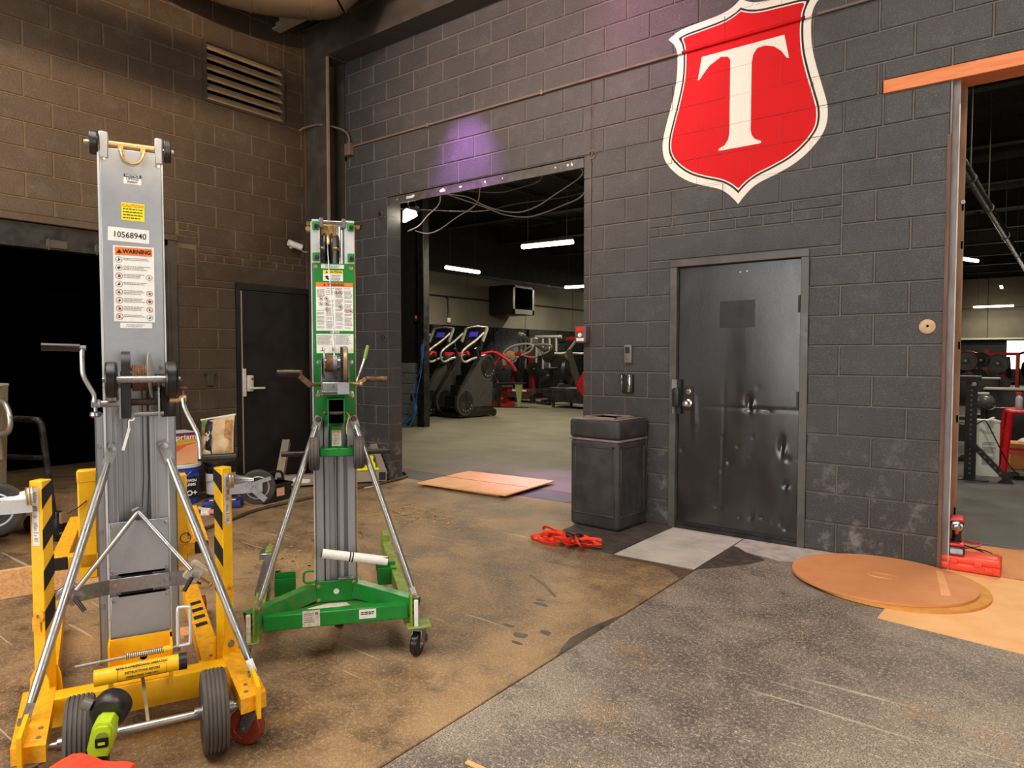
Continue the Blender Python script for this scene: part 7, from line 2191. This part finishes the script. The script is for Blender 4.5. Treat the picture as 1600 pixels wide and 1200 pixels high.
ob('crank', MB().cyl((-0.15, -0.2, 0.45), (-0.15, 0.2, 0.45), 0.12, n=18), M_MGREY, fbk)
# tall tilted lever machine
tl = thing('lever_machine', 'tall black machine with two tilted lever arms at the mirrors', 'exercise machine', (-11.9, 13.63, 0), math.radians(30))
for y in (-0.35, 0.35):
    ob('lever_arm', MB().beam((-1.25, y, 2.05), (0.5, y, 0.85), 0.09, 0.11, (0, 1, 0)), M_MGREY, tl)
    ob('lever_tip', MB().cyl((-1.3, y, 2.085), (-1.18, y, 2.0), 0.06, n=10), M_GRIP, tl)
    ob('upright', MB().beam((0.4, y, 0.0), (0.2, y, 1.2), 0.1, 0.1, (1, 0, 0)), M_MACH, tl)
    for k in range(3):
        ob('weight_plate', MB().lathe([(0.04, 0), (0.22, 0), (0.22, 0.05), (0.04, 0.05)], (-0.3+0.25*k, y*1.25, 1.35-0.2*k), (0, 1 if y > 0 else -1, 0), 22), M_PAD, tl)
ob('base', MB().box(-0.7, 0.8, -0.45, 0.45, 0.0, 0.09), M_MACH, tl)
ob('foot_plate', MB().rbox(-0.5, 0.2, -0.38, 0.38, -0.03, 0.03, 0.01, 1, Matrix.Translation((-0.5, 0, 0.6)) @ Euler((0, -0.7, 0)).to_matrix().to_4x4()), M_MGREY, tl)
# handles rack and the red lever
hk = thing('bar_rack', 'rack of upright silver tubes against the dark mirrors', 'rack', (-13.42, 14.86, 0), math.radians(15))
for i in range(5):
    ob('tube', MB().cyl((-0.5+i*0.25, 0, 0.9), (-0.5+i*0.25, 0, 2.0), 0.045, n=10), M_GRIP, hk)
ob('top_rail', MB().cyl((-0.6, 0, 2.02), (0.7, 0, 2.02), 0.06, n=10), M_GRIP, hk)
ob('base', MB().box(-0.65, 0.7, -0.2, 0.2, 0.0, 0.9), M_MACH, hk)
rl_ = thing('lever_post', 'red curved lever arm reaching to the pier edge beyond the opening', 'exercise machine', (-9.22, 12.27, 0), 0.0)
ob('arm', MB().tube(smooth_pts([(-1.15, -0.85, 1.78), (-0.9, -0.65, 1.84), (-0.5, -0.35, 1.84), (-0.2, -0.15, 1.76), (0.0, 0.0, 1.64)], 4), 0.06, 10), M_MRED_, rl_)
ob('post', MB().box(-0.06, 0.06, -0.06, 0.06, 0.08, 1.66), M_MRED_, rl_)
ob('base', MB().box(-0.35, 0.35, -0.35, 0.35, 0.0, 0.08), M_MACH, rl_)
ob('grip', MB().cyl((-1.2, -0.89, 1.77), (-1.05, -0.77, 1.80), 0.07, n=12), M_PAD, rl_)
# person sized tan bag hung on the treadmill rail
bgx = thing('hanging_jacket', 'tan jacket draped over the grey treadmill handle', 'jacket', (-11.75, 10.80, 0.02))
bgx.scale = (0.8, 0.8, 1.0)
m = MB().ball((0, 0, 1.36), 0.17, (1.3, 0.4, 0.75), 14, 10).ball((0.12, 0, 1.30), 0.1, (1.2, 0.5, 1.2), 10, 8)
ob('cloth', m, PBR('tan_cloth', (158, 120, 82), 0.8, 0, (120, 86, 56), 0.5, 8), bgx)
ob('sleeve', MB().tube([(-0.15, -0.02, 1.36), (-0.24, -0.04, 1.2), (-0.22, -0.05, 1.05)], [0.09, 0.08, 0.06], 10), bpy.data.materials['tan_cloth'], bgx)

# right-hand opening: rack, stool, box ...
rk = thing('squat_rack', 'black perforated rack upright with slanted foot in the right opening', 'rack', (-0.06, 3.9, 0))
up = ob('upright', MB().box(-0.085, 0.02, -0.04, 0.04, 0.0, 1.12), M_BLACKM, rk)
for i in range(19):
    ob('pin_hole', MB().lathe([(0.011, 0), (0, 0.0005)], (-0.032, -0.0402, 0.08+i*0.053), (0, -1, 0), 10), M_GREYP, up)
ob('base_plate', MB().box(-0.22, 0.14, -0.06, 0.06, 0, 0.012), M_BLACKM, rk)
ft = ob('slanted_foot', MB().beam((-0.05, -0.02, 0.44), (0.29, -0.02, 0.055), 0.05, 0.10, (0, 1, 0)).prism([(0.21, 0.0), (0.36, 0.0), (0.30, 0.085)], -0.05, 0.01, 'y'), M_BLACKM, rk)
for i in range(5):
    ob('pin_hole', MB().lathe([(0.012, 0), (0, 0.0005)], (0.06+i*0.045, -0.071+0.0, 0.32-i*0.052), (0, -1, 0), 10), M_GREYP, ft)
ob('top_beam', MB().box(-0.6, 0.05, -0.05, 0.05, 1.08, 1.13), M_BLACKM, rk)
ob('top_strip', MB().box(-0.6, 0.05, -0.05, 0.05, 1.13, 1.14), M_GRIP, rk)
ob('bolt', MB().lathe([(0.022, 0), (0.022, 0.012), (0, 0.014)], (-0.01, -0.045, 1.05), (0, -1, 0), 14), M_GRIP, rk)
ob('gusset', MB().prism([(-0.09, 0.42), (-0.3, 0.42), (-0.3, 0.5), (-0.2, 0.62), (-0.09, 0.6)], -0.03, 0.03, 'y'), M_BLACKM, rk)
wb = thing('packing_box', 'tall white carton with grey print behind the slanted foot', 'box', (0.02, 4.36, 0), math.radians(20))
ob('carton', MB().box(-0.085, 0.115, -0.07, 0.07, 0, 0.63), M_STK, wb)
ob('flap', MB().beam((0.0, -0.05, 0.63), (0.06, -0.06, 0.665), 0.12, 0.006, (0, 0, 1)).box(-0.09, 0.12, -0.075, 0.075, 0.61, 0.632), M_STK, wb)
fp2 = fine_print(wb, [0.5, 0.485]+[0.38-0.012*i for i in range(3)]+[0.33-0.011*i for i in range(7)]+[0.22-0.011*i for i in range(9)], -0.05, 0.085, 0.006, M_GINK, 44)
fp2.location = (0, -0.0705, 0)
rs_ = thing('metal_stool', 'red metal stool with splayed legs in the right opening', 'stool', (0.36, 4.78, 0), math.radians(10))
M_REDST = PBR('red_stool', (206, 24, 34), 0.3, 0, (170, 18, 26), 0.4, 6)
ob('seat', MB().rbox(-0.17, 0.17, -0.17, 0.17, 0.69, 0.735, 0.02, 3), M_REDST, rs_)
for sx in (-1, 1):
    for sy in (-1, 1):
        ob('leg', MB().beam((sx*0.15, sy*0.15, 0.71), (sx*0.215, sy*0.215, 0.0), 0.052, 0.034, (sx, sy, 0)), M_REDST, rs_)
ob('foot_rail', MB().box(-0.2, 0.2, -0.2, -0.185, 0.24, 0.265).box(-0.2, 0.2, 0.185, 0.2, 0.24, 0.265).box(-0.2, -0.185, -0.2, 0.2, 0.24, 0.265).box(0.185, 0.2, -0.2, 0.2, 0.24, 0.265), M_REDST, rs_)
sb_ = thing('spray_bottle', 'clear spray bottle with red cap on the red stool', 'bottle', (0.31, 4.75, 0.735))
ob('body', MB().lathe([(0.034, 0), (0.036, 0.004), (0.036, 0.12), (0.03, 0.145), (0.014, 0.16), (0.014, 0.17)], (0, 0, 0), (0, 0, 1), 20), PBR('frosted_bottle', (190, 190, 200), 0.3, 0, (120, 120, 160), 0.6, 10), sb_)
ob('trigger_head', MB().rbox(-0.03, 0.02, -0.012, 0.012, 0.17, 0.205, 0.005, 2).box(-0.028, -0.016, -0.008, 0.008, 0.135, 0.17), M_RED, sb_)
rcd = thing('red_card', 'red and white card lying over the edge of the red stool', 'card', (0.2, 4.95, 0.737), 0.2)
ob('card', MB().prism([(-0.14, -0.02), (0.10, -0.06), (0.16, 0.12), (-0.03, 0.1)], 0, 0.003, 'z'), M_RED, rcd)
ob('white_edge', MB().prism([(-0.14, -0.02), (-0.05, -0.036), (-0.03, 0.02)], 0.003, 0.0045, 'z'), M_STK, rcd)
bl = thing('medicine_ball', 'grey glossy ball with tag beside the rack upright', 'ball', (-0.06, 5.6, 0.76))
ob('ball', MB().ball((0, 0, 0), 0.12, (1, 1, 0.9), 22, 14), PBR('grey_ball', (74, 76, 80), 0.25, 0, (110, 112, 116), 0.5, 6), bl)
ob('tag', MB().rbox(-0.09, 0.05, -0.05, 0.05, 0.095, 0.125, 0.008, 1), M_STKW, bl)
bs = ob('ball_stand', MB().cyl((0, 0, -0.74), (0, 0, -0.1), 0.04, n=10).box(-0.25, 0.25, -0.2, 0.2, -0.76, -0.72), M_BLACKM, bl)
cl2 = thing('cable_coil', 'coil of black cable on the gym floor by the red stool', 'cable', (0.34, 4.25, 0))
for k in range(5):
    ob('turn', MB().tube([((0.10+0.012*k)*math.cos(2*PI*i/24)+0.01*k, (0.08+0.01*k)*math.sin(2*PI*i/24), 0.01+0.012*k) for i in range(24)], 0.006, 6, True), M_BLKP, cl2)
ob('lead', MB().tube(smooth_pts([(0.0, 0.05, 0.03), (-0.10, 0.02, 0.16), (-0.22, 0.0, 0.42), (-0.30, -0.02, 0.60), (-0.34, -0.02, 0.63), (-0.42, -0.03, 0.56), (-0.52, 0.0, 0.42)], 5), 0.007, 6), M_BLKP, cl2)
bx = thing('cardboard_box', 'low tan cardboard box under the red stool', 'box', (0.72, 5.3, 0), 0.1)
ob('carton', MB().box(-0.5, 0.3, -0.15, 0.25, 0, 0.30), M_CARD, bx)
ob('handle_slot', MB().rbox(-0.28, -0.2, -0.152, -0.149, 0.12, 0.15, 0.003, 1), M_DARK, bx)
ob('plastic_wrap', MB().ball((-0.28, 0.0, 0.32), 0.11, (1.3, 0.8, 0.5), 12, 8), M_STK, bx)
# benches and dark machines further back
for i, (x, y, w, z, lab) in enumerate(((-0.45, 8.6, 0.9, 0.98, 'long black bench with pale top edge behind the ball'), (0.2, 7.4, 0.7, 0.86, 'black cabinet with round badge behind the red stool'))):
    b_ = thing('equipment_bench', lab, 'bench', (x, y, 0))
    ob('body', MB().rbox(-w/2, w/2, -0.25, 0.25, 0.1 if i else 0.55, z, 0.02, 2), M_MACH, b_)
    ob('top_edge', MB().box(-w/2, w/2, -0.27, 0.27, z, z+0.02), M_GRIP, b_)
    for sx in (-1, 1):
        ob('leg', MB().box(sx*w*0.4-0.04, sx*w*0.4+0.04, -0.2, 0.2, 0, 0.55 if not i else 0.1), M_MACH, b_)
    if i:
        ob('badge', MB().lathe([(0.06, 0), (0.06, 0.006), (0.045, 0.006), (0.045, 0.003), (0, 0.003)], (-0.26, -0.252, 0.62), (0, -1, 0), 20), M_GRIP, b_)
for i in range(7):
    y = 9.3+i*0.62
    tag(ob('floor_stripe', MB().box(-1.1, -0.25-0.05*i, y, y+0.07, 0, 0.002), M_STKW), 'white floor stripe, number %s counted from the rack upright in the right opening' % ('one two three four five six seven'.split()[i]), 'floor marking', 'white floor stripes in the gym')
# plate tree in the right opening: discs facing the room
for i, (x, y, lab) in enumerate(((-0.95, 12.6, 'left of two dark plate storage trees in the right opening'), (-0.42, 13.4, 'right of two dark plate storage trees in the right opening'))):
    pt2 = thing('plate_tree', lab, 'plate rack', (x, y, 0), 0.05, 'plate storage trees')
    ob('post', MB().box(-0.04, 0.04, -0.04, 0.04, 0, 1.5), M_MRED_, pt2)
    ob('base', MB().box(-0.3, 0.3, -0.3, 0.3, 0, 0.06), M_MACH, pt2)
    ob('brace', MB().beam((0.0, 0, 0.1), (0.28, 0, 0.95), 0.06, 0.06, (0, 1, 0)), M_MRED_, pt2)
    for k, (dx, z, r) in enumerate(((-0.10, 1.32, 0.17), (0.20, 1.25, 0.21), (-0.16, 0.92, 0.21), (0.24, 0.80, 0.20))):
        dz = 0.06*i
        w_ = ob('weight_plate', MB().lathe([(0.03, 0.03), (0.06, 0.03), (0.07, 0.015), (r*0.86, 0.015), (r*0.9, 0.03), (r, 0.03), (r, -0.02), (0, -0.02)], (dx, -0.12, z-dz), (0, -1, 0), 26), M_MGREY if k % 2 else M_PAD, pt2)
        ob('peg', MB().cyl((dx, -0.22, z-dz), (dx, 0.0, z-dz), 0.024, n=10).beam((dx, 0, z-dz), (0, 0, z-dz), 0.04, 0.04), M_GRIP, pt2)
